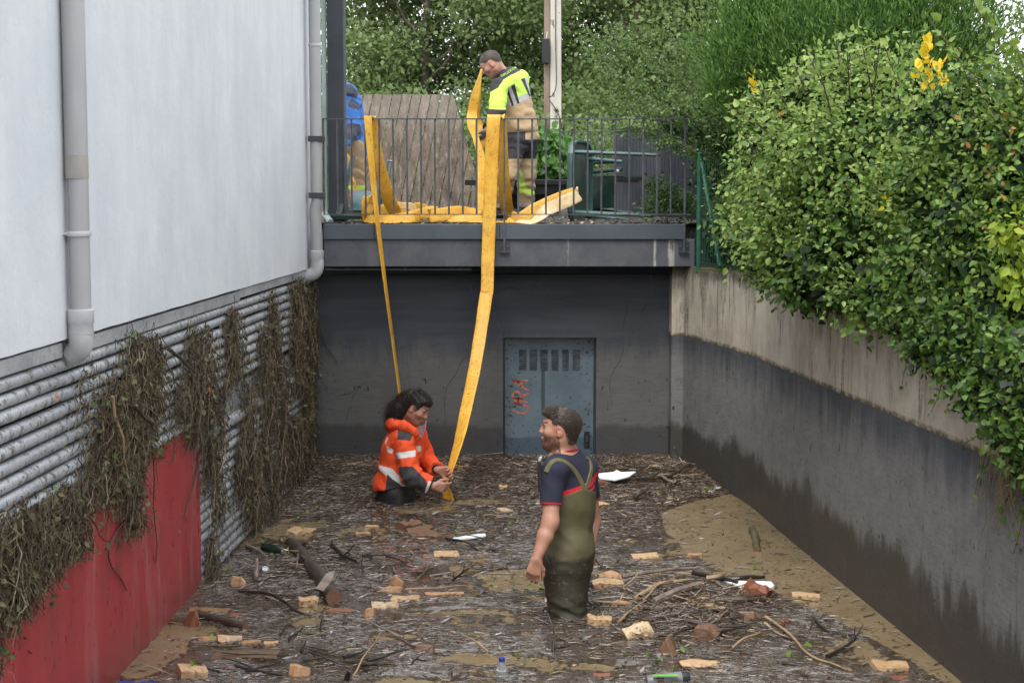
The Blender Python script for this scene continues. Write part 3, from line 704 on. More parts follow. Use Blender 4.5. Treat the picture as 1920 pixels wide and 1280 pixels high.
def leaves(name, Pn, D, N, S, tint, tmpl, mat, parent, kind=None, n_obj=0, obj_name='leaf'):
    Pn, D, N, S, tint = map(np.asarray, (Pn, D, N, S, tint))
    X, Y, Z = frames(D, N); tv, tf = tmpl
    if n_obj:
        score = Pn[:, 1] - 2.5 * S + 2.2 * (1 - np.abs(Z[:, 1])) * .2
        # the ones that show largest: near the camera side, big, inside the frame
        ang = np.abs(Pn[:, 0] / Pn[:, 1]) < .325
        score = score + np.where(ang, 0, 50); idx = np.argsort(score)[:n_obj]; keep = np.ones(len(Pn), bool); keep[idx] = False
        base = root_loc(parent); vari = []
        for k in range(6):
            o = mesh_np(obj_name, tv, tf, mat, None, tint=np.full(len(tv), (k + .5) / 6)); vari.append(o.data); COL.objects.unlink(o); bpy.data.objects.remove(o)
        for i in idx:
            o = bpy.data.objects.new(obj_name, vari[int(min(5, max(0, tint[i] * 6)))]); link(o, parent)
            m = Matrix.Identity(4)
            for r in range(3):
                m[r][0], m[r][1], m[r][2], m[r][3] = X[i, r] * S[i], Y[i, r] * S[i], Z[i, r] * S[i], Pn[i, r] - base[r]
            o.matrix_basis = m
        Pn, S, tint, X, Y, Z = Pn[keep], S[keep], tint[keep], X[keep], Y[keep], Z[keep]
    v = Pn[:, None] + S[:, None, None] * (tv[None, :, 0:1] * X[:, None] + tv[None, :, 1:2] * Y[:, None] + tv[None, :, 2:3] * Z[:, None])
    k = len(tv); f = tf[None] + (np.arange(len(Pn)) * k)[:, None, None]
    return mesh_np(name, v.reshape(-1, 3), f.reshape(-1, tf.shape[1]), mat, parent, tint=np.repeat(tint, k), kind=kind)
def rdir(n):
    d = rng.normal(size=(n, 3)); return d / np.linalg.norm(d, axis=1, keepdims=True)
def cloud(blobs, n_cl, per, cr_, size, up=.5, outw=.6, droop=.2, face=-.15, tint0=.5, tvar=.22, shell=(.72, 1.03), flat=.7):
    """blobs: rows (x,y,z,rx,ry,rz).  Returns leaf positions, directions, normals, sizes, tints"""
    B = np.asarray(blobs, float); a = (B[:, 3] * B[:, 5]); a = a / a.sum()
    bi = rng.choice(len(B), n_cl, p=a); d = rdir(n_cl); d[:, 1] = np.where(d[:, 1] > .35, -d[:, 1], d[:, 1])
    r = rng.uniform(shell[0], shell[1], n_cl)[:, None]
    c = B[bi, :3] + d * B[bi, 3:] * r
    out = np.repeat(d, per, 0); C = np.repeat(c, per, 0); n = len(C)
    P_ = C + rng.normal(size=(n, 3)) * cr_ * np.array([1, 1, flat])
    ct = tint0 + rng.normal(size=n_cl) * tvar * .7; tint = np.repeat(ct, per) + rng.normal(size=n) * tvar * .5
    D = out * outw + rdir(n) * .75 + np.repeat(rdir(n_cl), per, 0) * .45 + np.array([0, 0, -droop]); N = rdir(n) * .75 + np.array([0, face, up]) + out * .35
    S = size * rng.uniform(.6, 1.25, n)
    return P_, D, N, S, np.clip(tint, 0.01, .99)
def cat(*L): return tuple(np.concatenate([l[i] for l in L]) for i in range(5))
def blobs_px(rows):
    out = []
    for px, py, Y, r, *q in rows:
        p = P(px, py, Y); out.append((*p, r, (q[1] if len(q) > 1 else r), (q[0] if q else r)))
    return out
def branchlets(parent, name, mat, segs, r0=.01, r1=.003, n=6, side=5, kind=None, wig=.04):
    mb = MB()
    for s in segs:
        s = np.asarray(s, float); q = cr_path(s, n); q = q + (np.stack([vnoise(q * 3, 1), vnoise(q * 3, 2), vnoise(q * 3, 3)], -1) - .5) * wig
        mb.tube(q, np.linspace(r0, r1, len(q)), side)
    return mb.build(name, mat, parent, kind=kind)

def knobbly(B, n=4, s=.42, seed=3):
    r_ = np.random.default_rng(seed); out = [tuple(b) for b in B]
    for b in B:
        for _ in range(n):
            d = r_.normal(size=3); d /= np.linalg.norm(d); d[1] = -abs(d[1]) * .8; k = s * r_.uniform(.5, 1.1)
            out.append((b[0] + d[0] * b[3] * .95, b[1] + d[1] * b[4] * .95, b[2] + d[2] * b[5] * .95, b[3] * k, b[4] * k, b[5] * k))
    return out
bark = simple('tree_bark', (.13, .105, .08), (.06, .048, .035), rough=.9, scale=12, bump=.6, bscale=50, kind='world', dist=.01, stretch=(1, 1, .3))
twigm = simple('hedge_twigs', (.12, .085, .05), (.06, .045, .025), rough=.8, scale=20, kind='world')
L_tree = leaf_mat('alder_leaf', (.115, .165, .060), (.19, .275, .095), (.30, .39, .165), trans=.5)
L_tree2 = leaf_mat('willow_leaf', (.075, .10, .030), (.17, .21, .065), (.29, .33, .11), trans=.45)
L_con = leaf_mat('conifer_spray', (.028, .070, .012), (.082, .175, .032), (.18, .30, .065), rough=.6, trans=.4)
L_priv = leaf_mat('fine_shrub_leaf', (.025, .060, .014), (.075, .145, .032), (.20, .31, .08), rough=.4, trans=.35)
L_br = leaf_mat('bramble_leaf', (.048, .105, .018), (.165, .28, .060), (.38, .49, .13), rough=.5, trans=.35)
L_ivy = leaf_mat('ivy_leaf', (.030, .080, .014), (.105, .195, .036), (.28, .39, .07), rough=.42, trans=.35)
L_yel = leaf_mat('yellow_leaf', (.42, .42, .02), (.78, .52, .02), (.85, .66, .05), rough=.5, trans=.3)
L_dark = leaf_mat('shaded_inner_leaf', (.008, .020, .006), (.018, .045, .012), (.035, .075, .018), rough=.6, trans=.2)  # near-black green carries the shade inside the shrubs

# trees behind the terrace
def tree(label, cx, Y, top, bot, halfw, n, lm, size=.085, t0=.5, seed=0, name='tree', lean=0, nb=16, trunk_r=.10, per=26, spread=.22):
    r_ = random.Random(seed); c = P(cx, 366, Y); base = V(c[0] + lean, Y + .3, 1.6)
    t = empty(name, tuple(base)); tag(t, label, 'tree', 'trees beyond the terrace')
    zt, zb_ = P(cx, top, Y)[2], P(cx, bot, Y)[2]; B = []
    for k in range(nb):
        z = zb_ + (zt - zb_) * (k + .5) / nb; f = math.sin(math.pi * min(.97, .18 + .82 * (k + .5) / nb)) ** .6
        a = r_.uniform(0, 2 * math.pi); rr = halfw * f * r_.uniform(.25, .75); b_ = halfw * r_.uniform(.26, .42)
        B.append((c[0] + rr * math.cos(a), Y + rr * .7 * math.sin(a), z, b_ * 1.15, b_, b_ * .72))
    L = cloud(B, n // per, per, spread, size, tint0=t0, up=.7, droop=.25, shell=(.45, 1.05), flat=.45)
    leaves('crown', *L, T_DIAM, lm, t)
    segs = [[base, base + V(.03, 0, 1.2), V(c[0], Y, (zb_ + zt) / 2), V(c[0] + .1, Y, zt - .4)]]
    branchlets(t, 'trunk', bark, segs, trunk_r, .03, 8, 8, wig=.12)
    segs = []
    for b_ in B[::1]:
        z0 = max(1.9, b_[2] - r_.uniform(.7, 1.4)); segs.append([V(c[0], Y, z0), V((c[0] * .5 + b_[0] * .5), Y * .5 + b_[1] * .5, (z0 + b_[2]) / 2 - .05), V(*b_[:3])])
    branchlets(t, 'limbs', bark, segs, .030, .008, 6, 5, wig=.15)
    return t
tree('olive green loose tree right behind the dark steel column', 700, 25, -330, 330, 2.1, 22000, L_tree2, .085, .55, 1, nb=24, per=14, spread=.26)
tree('mid green dense tree between the column and the weathered boards top', 800, 23, -330, 330, 2.1, 36000, L_tree, .080, .62, 2, nb=26)
tree('dense green tree right behind the man gathering the yellow hose', 935, 24.5, -330, 340, 2.0, 36000, L_tree, .080, .60, 3, nb=26)
tree('dark green tree directly behind the concrete utility pole', 1070, 26, -330, 340, 2.1, 34000, L_tree, .085, .52, 4, nb=26)
tree('light green tree to the right of the concrete utility pole', 1190, 23, -250, 330, 1.7, 34000, L_tree, .085, .72, 5, nb=22)
tree('bare limbed olive tree with forked trunk above the conifer left side', 1290, 31, -330, 300, 2.6, 26000, L_tree2, .09, .35, 6, nb=22, per=12, spread=.3, trunk_r=.16)
tree('grey green loose tree behind the bright conifer', 1480, 29, -330, 300, 3.0, 26000, L_tree2, .09, .5, 7, nb=20, per=12, spread=.35)
tree('thin tree at the upper right corner with white sky beside it', 1975, 17, -200, 160, .6, 5000, L_tree, .06, .55, 8, nb=10, per=12, spread=.15, trunk_r=.05)
h = empty('hedge', (0, 20.5, 1.6)); tag(h, 'leafy undergrowth between the terrace and the trees', 'hedge')
hb = []
for k in range(22):
    px = 600 + 34 * k; hb.append((*P(px, 330 + 25 * math.sin(k * 2.1), 20.5 + .6 * math.sin(k * 1.3)), .55, .5, .62))
hb2 = [(*P(px, 300, 21.6), .8, .5, .9) for px in range(560, 1400, 55)]
leaves('foliage', *cat(cloud(hb, 1100, 24, .16, .07, tint0=.62), cloud(hb2, 1200, 22, .2, .08, tint0=.4)), T_DIAM, L_tree, h, kind='stuff')
branchlets(h, 'stems', bark, [[V(b_[0], b_[1], 1.62), V(b_[0] + .1, b_[1], 2.0), V(*b_[:3])] for b_ in hb], .02, .008)
# far treeline closing the horizon
fw = tag(None or empty('far_woodland', (0, 60, 1.66)), kind='stuff')
tag(fw, 'distant wooded bank closing the view behind the trees', 'woodland')
fb = [(x + rng.uniform(-2, 2), 60 + rng.uniform(-3, 6), 2.0 + rng.uniform(-.6, .6), 3.2, 2.5, 1.9 + rng.uniform(-.4, .6)) for x in np.arange(-70, 71, 3.4)]
leaves('canopy', *cloud(fb, 2600, 14, .7, .42, tint0=.45), T_DIAM, L_tree2, fw, kind='stuff')

def onwall(px, py, off):
    Y = 8.0
    for _ in range(40):
        p = P(px, py, Y); Y += (xR(Y) - off - p[0]) / ((px - 960) / F + .09)
    return P(px, py, Y)

# bright conifer
cf = empty('conifer_bush', (P(1600, 300, 12.4)[0], 12.4, 1.66)); tag(cf, 'bright green feathery conifer rising behind the brambles', 'conifer')
cb = blobs_px([(1430, 95, 12.7, .50, .45), (1530, 30, 12.6, .62, .6), (1640, 25, 12.3, .62, .6), (1740, 70, 12.0, .50, .5), (1590, 130, 12.0, .66, .55), (1480, 150, 12.3, .5, .45), (1700, 140, 11.9, .5, .45), (1560, 260, 12.4, .7, .6), (1690, 260, 12.2, .6, .6), (1385, 130, 12.9, .28, .26)])
L = cloud(knobbly(cb, 5, .38), 6500, 13, .05, .060, up=.1, outw=.75, droop=-1.1, tint0=.48, tvar=.30, shell=(.6, 1.05), flat=1.4)
L2 = cloud(cb, 2200, 12, .13, .050, up=.1, outw=.6, droop=-1.2, tint0=.75, tvar=.2, shell=(.95, 1.08), flat=1.4)
leaves('foliage', *cat(L, L2), T_NARROW, L_con, cf)
branchlets(cf, 'stems', bark, [[V(cf.location.x, 12.5, 1.67), V(cf.location.x, 12.5, 2.2), V(*b_[:3])] for b_ in cb], .035, .01)

def along(paths, step, size, spread, tint0=.55, tvar=.2, up=.5, out=.5, droop=0.):
    Ps, Ds, Ns, Ss, Ts = [], [], [], [], []
    for q in paths:
        q = cr_path(q, 14); L_ = np.linalg.norm(np.diff(q, axis=0), axis=1).sum(); n = max(3, int(L_ / step)); t = np.linspace(0, len(q) - 1.001, n); i = t.astype(int); fr_ = (t - i)[:, None]
        c = q[i] * (1 - fr_) + q[i + 1] * fr_; ax = q[i + 1] - q[i]; ax /= np.linalg.norm(ax, axis=1, keepdims=True) + 1e-9
        Ps.append(c + rng.normal(size=c.shape) * spread); Ds.append(ax * .8 + rdir(n) * .8 + V(0, 0, -droop)); Ns.append(rdir(n) * .6 + V(0, -.25, up)); Ss.append(size * rng.uniform(.6, 1.2, n)); Ts.append(np.clip(tint0 + rng.normal(size=n) * tvar, .01, .99))
    return tuple(np.concatenate(x) for x in (Ps, Ds, Ns, Ss, Ts))
# fine-leaved shrub with arching sprays on the left
sh = empty('arching_shrub', (P(1370, 480, 12.9)[0], 12.9, 1.66)); tag(sh, 'fine leaved shrub arching left over the end of the terrace railing', 'shrub')
sb = blobs_px([(1385, 320, 13.5, .30, .34), (1410, 250, 13.2, .34, .34), (1400, 430, 13.2, .24, .34), (1430, 400, 12.7, .34, .40), (1490, 450, 12.0, .34, .36), (1345, 235, 13.7, .20, .17), (1285, 235, 14.0, .12, .10), (1460, 350, 12.3, .36, .36), (1365, 440, 13.6, .14, .30)])
br_ = []
for (a, m, c) in (((1410, 320), (1260, 190), (1100, 55)), ((1400, 290), (1270, 150), (1150, 60)), ((1390, 330), (1240, 250), (1130, 150)), ((1380, 350), (1280, 280), (1185, 240)), ((1420, 260), (1330, 130), (1240, 60)),
                  ((1430, 240), (1370, 140), (1300, 75)), ((1390, 300), (1210, 200), (1120, 110)), ((1370, 330), (1260, 230), (1150, 200)), ((1400, 350), (1330, 210), (1210, 115)), ((1440, 300), (1350, 180), (1275, 110)),
                  ((1380, 300), (1300, 220), (1190, 160)), ((1420, 290), (1300, 160), (1180, 90)), ((1400, 330), (1300, 260), (1220, 215))):
    Yy = rng.uniform(13.3, 14.0); br_.append([P(*a, Yy), P(*m, Yy), P(*c, Yy + .2)])
sub = []
for q in br_:
    q = cr_path(q, 8)
    for k in range(4, len(q), 1):
        for s in range(3):
            d = unit(q[k] - q[k - 1]) * .6 + rdir(1)[0] * .8; sub.append([q[k], q[k] + d * .07, q[k] + d * rng.uniform(.12, .22) + V(0, 0, -.02)])
L = cat(along(sub, .011, .030, .012, .62), along(br_, .012, .032, .02, .6), cloud(sb, 1500, 22, .075, .032, tint0=.42, tvar=.22))
leaves('foliage', *L, T_DIAM, L_priv, sh)
branchlets(sh, 'stems', twigm, br_, .007, .002)
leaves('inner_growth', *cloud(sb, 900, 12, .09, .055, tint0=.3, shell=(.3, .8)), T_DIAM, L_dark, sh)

def shoots(B, n, L_, seed=4):
    """young shoots growing out of the mass, up and outwards, arching at the tip"""
    r_ = np.random.default_rng(seed); out = []
    for _ in range(n):
        b = B[int(r_.integers(len(B)))]; d = r_.normal(size=3); d /= np.linalg.norm(d); d[1] = -abs(d[1]); d[2] = abs(d[2]) * .8 + .1; p = V(*b[:3]) + d * V(*b[3:6]) * .85; l = L_ * r_.uniform(.5, 1.3); q = d * .7 + V(r_.normal() * .35, -.1, .55)
        out.append([p, p + q * l * .55, p + q * l + V(d[0] * .3, -.05, -.28 + r_.normal() * .12) * l])
    return out
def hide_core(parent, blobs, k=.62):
    """leaf fill inside the shrub, its shade put into the dark leaf colour"""
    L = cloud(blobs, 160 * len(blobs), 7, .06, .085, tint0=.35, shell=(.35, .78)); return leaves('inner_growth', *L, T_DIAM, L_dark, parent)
# bramble thicket
bm = empty('bramble_thicket', (P(1600, 500, 9.9)[0], 9.9, 1.7)); tag(bm, 'pale leaved bramble thicket spilling over the wall in the middle of the bank', 'bramble')
bb = blobs_px([(1480, 240, 10.6, .30, .30), (1560, 215, 10.3, .36, .30), (1650, 215, 10.0, .36, .28), (1520, 320, 10.2, .42, .36), (1640, 320, 9.7, .48, .40), (1740, 290, 9.4, .40, .34), (1480, 400, 10.7, .34, .32), (1570, 430, 9.9, .46, .38), (1680, 440, 9.3, .46, .38), (1770, 400, 9.0, .36, .36), (1500, 480, 10.2, .26, .20), (1590, 505, 9.8, .30, .16), (1690, 530, 9.0, .36, .2)])
sprout = []
for px, py, tx, ty in ((1530, 210, 1490, 120), (1590, 200, 1570, 70), (1690, 210, 1660, 90), (1720, 260, 1760, 150), (1640, 200, 1650, 80), (1470, 300, 1410, 260), (1520, 300, 1470, 250), (1600, 300, 1570, 240), (1700, 380, 1640, 330), (1760, 330, 1800, 250), (1560, 200, 1515, 95), (1600, 190, 1590, 100), (1640, 190, 1610, 55), (1680, 200, 1690, 60), (1620, 180, 1665, 105), (1500, 230, 1440, 160), (1480, 260, 1400, 190), (1700, 220, 1720, 110), (1450, 250, 1370, 200), (1560, 220, 1540, 130), (1660, 180, 1630, 110), (1740, 200, 1790, 120),
                       (1500, 350, 1480, 330), (1500, 380, 1440, 350), (1640, 400, 1560, 365), (1560, 400, 1475, 345), (1720, 300, 1640, 280), (1480, 460, 1430, 440), (1700, 460, 1610, 400), (1750, 400, 1690, 370)):
    Yy = rng.uniform(9.4, 10.3); sprout.append([P(px, py, Yy), P((px + tx) / 2, (py + ty) / 2 - 6, Yy - .15), P(tx, ty, Yy - .25)])
bbk = knobbly(bb)
L = cat(cloud(bbk, 2300, 10, .07, .037, tint0=.66, tvar=.26, up=.75, face=-.35, shell=(.85, 1.10)), cloud(bbk, 600, 8, .1, .052, tint0=.30, tvar=.2, shell=(.6, .95)), cloud(bbk, 420, 9, .07, .030, tint0=.85, tvar=.15, up=.8, shell=(1.0, 1.2)), along(sprout, .028, .052, .018, .78, .12))
sh2 = shoots(bbk, 90, .26); L = cat(L, along(sh2, .020, .038, .012, .80, .14), along(shoots(bbk, 60, .34, 5), .016, .028, .010, .6, .2)); branchlets(bm, 'shoots', twigm, sh2, .0028, .001, kind='stuff')
leaves('foliage', *L, T_ROUND, L_br, bm, kind='stuff', n_obj=290)
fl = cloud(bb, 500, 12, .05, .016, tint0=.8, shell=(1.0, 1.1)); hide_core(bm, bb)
branchlets(bm, 'canes', twigm, sprout + [[V(b_[0], b_[1] + .2, 1.72), V(b_[0] - .05, b_[1] + .05, b_[2] - .2), V(b_[0] + .1, b_[1] - .25, b_[2] + .1)] for b_ in bb], .006, .0022)
leaves('flower_spikes', *along([s[1:] for s in sprout[:12]], .006, .016, .010, .95, .05, droop=-.5), T_NARROW, leaf_mat('grey_buds', (.25, .27, .22), (.35, .36, .32), (.45, .45, .42)), bm, kind='stuff')
# privet-like glossy shrub low over the coping
gp = empty('glossy_shrub', (P(1560, 480, 9.6)[0], 9.6, 1.7)); tag(gp, 'dark glossy shrub drooping over the mossy wall top under the brambles', 'shrub')
gb = blobs_px([(1480, 470, 10.4, .22, .20), (1540, 520, 9.7, .26, .14), (1620, 520, 9.2, .26, .16), (1700, 560, 8.7, .22, .12), (1600, 460, 9.3, .3, .22), (1760, 520, 8.5, .3, .28)])
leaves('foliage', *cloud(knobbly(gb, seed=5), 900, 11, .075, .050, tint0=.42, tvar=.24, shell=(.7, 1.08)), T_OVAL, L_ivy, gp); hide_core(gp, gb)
branchlets(gp, 'stems', twigm, [[V(b_[0], b_[1] + .15, 1.72), V(*b_[:3]), V(b_[0] - .05, b_[1] - .15, b_[2] + .02)] for b_ in gb], .006, .002)
# tall mixed growth at the right edge and ivy hanging over the wall
rv = empty('ivy_mass', (P(1860, 500, 7.9)[0] + .2, 7.9, 1.68)); tag(rv, 'ivy and mixed leaves hanging over the wall at the right edge', 'ivy')
rb = blobs_px([(1850, 260, 8.5, .34, .34), (1935, 215, 8.3, .24, .26), (1820, 360, 8.5, .36, .34), (1910, 330, 8.0, .36, .34), (1800, 470, 8.5, .34, .34), (1890, 460, 7.9, .34, .34), (1850, 560, 8.0, .30, .26), (1930, 560, 7.6, .30, .3), (1780, 570, 8.3, .24, .18), (1990, 400, 7.8, .4, .5), (2020, 240, 8, .30, .3)])
hang = []
for px, y0, y1, w in ((1700, 560, 600, 26), (1740, 580, 660, 28), (1785, 590, 690, 26), (1830, 600, 760, 30), (1870, 620, 800, 30), (1905, 640, 850, 30), (1935, 650, 900, 30)):
    for k in range(4):
        py = y0 + (y1 - y0) * (k + .5) / 4; p = onwall(px, py, .06); r_ = w / F * p[1]; hang.append((*p, r_ * .75, r_ * 1.6, r_ * 1.3))
rbk = knobbly(rb, seed=8)
L = cat(cloud(rbk, 2200, 10, .07, .036, tint0=.52, tvar=.28, shell=(.8, 1.12)), cloud(rbk, 500, 7, .06, .026, tint0=.8, tvar=.2, shell=(.95, 1.2)), cloud(rb, 700, 9, .09, .05, tint0=.3, tvar=.2, shell=(.5, .9)), cloud(hang, 820, 10, .05, .037, tint0=.42, tvar=.26, up=.3, face=-.3, shell=(.5, 1.05)))
vine = []
for px, y0, tx, ty in ((1690, 600, 1695, 720), (1720, 620, 1715, 700), (1760, 680, 1745, 770), (1840, 740, 1800, 760), (1850, 760, 1832, 930), (1880, 800, 1880, 960), (1900, 820, 1872, 900), (1780, 660, 1752, 700), (1915, 850, 1900, 1040), (1865, 780, 1800, 840), (1830, 720, 1775, 770), (1895, 840, 1930, 980)):
    vine.append([onwall(px, y0, .05), onwall((px + tx) / 2 + 8, (y0 + ty) / 2, .04), onwall(tx, ty, .02)])
upv = [[P(1800, 160, 8.3), P(1840, 120, 8.1), P(1880, 90, 8.0)], [P(1830, 200, 8.3), P(1790, 100, 8.2), P(1740, 40, 8.3)], [P(1880, 200, 8.1), P(1900, 100, 8), P(1850, 20, 8)], [P(1900, 150, 7.9), P(1860, 60, 7.9), P(1820, -20, 7.9)]]
L = cat(L, along(vine, .030, .036, .015, .55, .2), along(upv, .022, .062, .02, .70, .15))
sh3 = shoots(rbk, 90, .24, 6); L = cat(L, along(sh3, .018, .034, .012, .8, .16)); branchlets(rv, 'shoots', twigm, sh3, .0028, .001, kind='stuff')
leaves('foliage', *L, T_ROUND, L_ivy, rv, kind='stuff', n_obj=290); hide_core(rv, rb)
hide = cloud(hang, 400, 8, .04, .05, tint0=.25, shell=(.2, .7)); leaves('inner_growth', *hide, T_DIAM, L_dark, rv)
branchlets(rv, 'stems', twigm, vine + upv, .0035, .0015, kind='stuff')
dry = []
for k in range(60):
    px, py = rng.uniform(1850, 1925), rng.uniform(780, 860); s = onwall(px, py, .05); dry.append([s, onwall(px + rng.uniform(-30, 20), py + 60, .05), onwall(px + rng.uniform(-50, 20), py + rng.uniform(90, 190), .02)])
branchlets(rv, 'dry_grass', simple('dry_straw', (.36, .28, .14), (.22, .16, .08), rough=.8, scale=20, kind='world'), dry, .0016, .0008, 5, 3)
# yellow sprigs, rusty leaves
yl = empty('yellow_sprig', tuple(P(1745, 160, 9.1))); tag(yl, 'bright yellow leaf sprig standing high in the right hand growth', 'sprig', 'yellow sprigs in the hedge')
s1 = [[P(1750, 230, 9.1), P(1745, 170, 9.0), P(1738, 78, 8.95)], [P(1750, 200, 9.1), P(1765, 160, 8.9), P(1760, 118, 8.9)], [P(1745, 190, 9.1), P(1765, 160, 8.9), P(1770, 150, 8.8)], [P(1740, 180, 9.1), P(1725, 150, 9), P(1722, 135, 9)]]
leaves('foliage', *along([s[1:] for s in s1], .013, .062, .012, .6, .2, droop=-.2), T_OVAL, L_yel, yl); branchlets(yl, 'stems', twigm, s1, .003, .001)
y2 = empty('yellow_sprig', tuple(P(1412, 155, 10.4))); tag(y2, 'small yellow leaf sprig at left top of the brambles', 'sprig', 'yellow sprigs in the hedge')
leaves('foliage', *along([[P(1418, 170, 10.3), P(1412, 155, 10.3), P(1410, 140, 10.3)]], .011, .055, .01, .6, .2, droop=-.2), T_OVAL, L_yel, y2)
y3 = empty('yellow_sprig', tuple(P(1672, 370, 8.8))); tag(y3, 'yellow leaf sprig low in the middle of the thicket', 'sprig', 'yellow sprigs in the hedge')
leaves('foliage', *along([[P(1690, 400, 8.75), P(1675, 380, 8.7), P(1655, 365, 8.7)], [P(1685, 395, 8.7), P(1668, 390, 8.7), P(1650, 385, 8.7)]], .016, .045, .012, .35, .25), T_OVAL, L_yel, y3)
y4 = empty('yellow_sprig', tuple(P(1895, 500, 7.3))); tag(y4, 'large yellow green leaf spray at right edge of the ivy', 'sprig', 'yellow sprigs in the hedge')
leaves('foliage', *cloud(blobs_px([(1895, 480, 7.25, .07, .14), (1915, 420, 7.2, .08, .1), (1905, 545, 7.2, .06, .06)]), 36, 7, .035, .048, tint0=.12, tvar=.12, shell=(.5, 1.1)), T_OVAL, leaf_mat('lime_leaf', (.20, .30, .03), (.42, .46, .05), (.55, .50, .06)), y4)
rl = leaf_mat('rusty_leaf', (.30, .09, .02), (.40, .17, .04), (.48, .28, .06))
leaves('rusty_leaves', *cloud(blobs_px([(1885, 300, 7.7, .20, .16), (1900, 380, 7.4, .15, .1), (1850, 330, 8.0, .12, .08), (1895, 230, 7.7, .10, .1)]), 26, 2, .05, .036, tint0=.5, shell=(.7, 1.1)), T_OVAL, rl, rv)
leaves('rusty_leaves', *cloud(blobs_px([(1500, 250, 10.1, .10, .16)]), 10, 3, .05, .042, tint0=.8, shell=(.7, 1.1)), T_ROUND, rl, bm)

# little weeds and moss on the coping
ms = []
for k in range(26):
    Y = rng.uniform(7, 13.3); ms.append((xR(Y) + rng.uniform(.02, .2), Y, 1.74, .05, .08, .012))
leaves('moss', *cloud(ms, 500, 10, .03, .014, tint0=.45, tvar=.2), T_DIAM, leaf_mat('moss_tuft', (.03, .045, .008), (.07, .09, .015), (.12, .14, .03)), sw, kind='stuff')
# bush behind the railing right end
wb = empty('weedy_bush', tuple(P(1240, 400, 13.7)[:2]) + (2.1,)); tag(wb, 'small dusty bush growing behind right end of the railing', 'bush')
wbb = blobs_px([(1250, 372, 13.75, .11, .11), (1215, 388, 13.8, .05, .06), (1285, 385, 13.9, .07, .12), (1230, 345, 13.9, .05, .04)])
leaves('foliage', *cloud(wbb, 190, 9, .05, .030, tint0=.38, tvar=.25, shell=(.3, 1.1)), T_OVAL, L_priv, wb)
for b_ in wbb: branchlets(wb, 'stem', twigm, [[V(P(1250, 410, 13.75)[0], 13.75, 2.1), V(*b_[:3])]], .004, .002)

# green fence on the wall
gf = empty('green_fence', (P(1312, 490, 13.25)[0], 13.25, 1.735)); tag(gf, 'green coated wire fence with braced end post on the wall top', 'fence')
pt = P(1312, 290, 13.25); gx = pt[0]
MB().tube([(gx, 13.25, 1.70), (gx, 13.25, pt[2])], .020, 10).lathe((gx, 13.25, pt[2]), [(.022, 0), (.022, .012), (.006, .02)], 10).build('post', MT['greenpost'], gf)
q0 = P(1316, 305, 13.22); q1 = P(1350, 500, 12.75); MB().tube([q0, q1], .017, 10).build('brace', MT['greenpost'], gf)
fence_pts = [(gx, 13.25)]
for px, Y in ((1449, 11.55),):
    x = P(px, 500, Y)[0]; MB().tube([(x, Y, 1.70), (x, Y, 2.7)], .019, 10).build('post', MT['greenpost'], gf); fence_pts.append((x, Y))
fence_pts.append((xR(9.6) + .12, 9.6)); mb = MB()
for (a, c) in zip(fence_pts[:-1], fence_pts[1:]):
    a, c = V(*a, 0), V(*c, 0); L_ = np.linalg.norm(c - a); t = (c - a) / L_; n = int(L_ / .05)
    for k in range(n):
        p = a + t * L_ * k / n; mb.bar((p[0], p[1], 1.76), (p[0], p[1], 2.65), .0022)
    for z in np.arange(1.78, 2.66, .1): mb.bar((a[0], a[1], z), (c[0], c[1], z), .0022)
mb.build('wire_mesh', MT['greenpost'], gf)

# ------------------------------------------------------------------ hanging flood wrack on the louvres
def strands(name, paths, radii, mat, parent, tints=None, kind='stuff', n=3):
    """many thin tubes of equal point count at once: paths (N,m,3)"""
    Pp = np.asarray(paths, float); N_, m, _ = Pp.shape; r = np.asarray(radii, float).reshape(N_, 1)
    T = np.gradient(Pp, axis=1); T /= np.linalg.norm(T, axis=2, keepdims=True) + 1e-9
    ref = rdir(N_)[:, None, :]; X = np.cross(T, ref); X /= np.linalg.norm(X, axis=2, keepdims=True) + 1e-9; Y = np.cross(T, X)
    tp = np.linspace(1, .55, m)[None, :, None]; V_ = []
    for k in range(n):
        a = 2 * math.pi * k / n; V_.append(Pp + (math.cos(a) * X + math.sin(a) * Y) * r[:, :, None] * tp)
    Vv = np.stack(V_, 2).reshape(-1, 3); i0 = (np.arange(N_) * m * n)[:, None, None]; j = (np.arange(m - 1) * n)[None, :, None]; k = np.arange(n)[None, None]
    a = i0 + j + k; b = i0 + j + (k + 1) % n; F_ = np.stack([a, b, b + n, a + n], -1).reshape(-1, 4)
    tn = None if tints is None else np.repeat(np.asarray(tints), m * n)
    return mesh_np(name, Vv, F_, mat, parent, tint=tn, kind=kind)
def twig_mat(name, stops, rough=.75, spec=.4, coat=0.0):
    t = NT(name); a = t.attr('tint').outputs['Fac']; r = t.n('ValToRGB'); e = r.color_ramp.elements
    e[0].position = stops[0][0]; e[0].color = (*stops[0][1], 1); e[1].position = stops[-1][0]; e[1].color = (*stops[-1][1], 1)
    for p, c in stops[1:-1]: q = e.new(p); q.color = (*c, 1)
    t.l(a, r.inputs[0]); c = t.mix(t.rng(t.noise(t.pos(), 60, 3), .35, .7, 0, .4), r.outputs[0], (.03, .022, .014))
    return t.set(Base_Color=c, Roughness=rough, Specular_IOR_Level=spec, Coat_Weight=coat, Coat_Roughness=.07)
M_wrack = twig_mat('dry_wrack', [(0, (.045, .032, .020)), (.35, (.12, .090, .052)), (.6, (.20, .155, .095)), (.85, (.32, .26, .17)), (1, (.46, .39, .26))])
M_float = twig_mat('wet_twigs', [(0, (.035, .021, .014)), (.35, (.095, .060, .038)), (.65, (.18, .120, .078)), (.88, (.30, .215, .14)), (1, (.48, .38, .26))], rough=.18, spec=1.0, coat=.7)
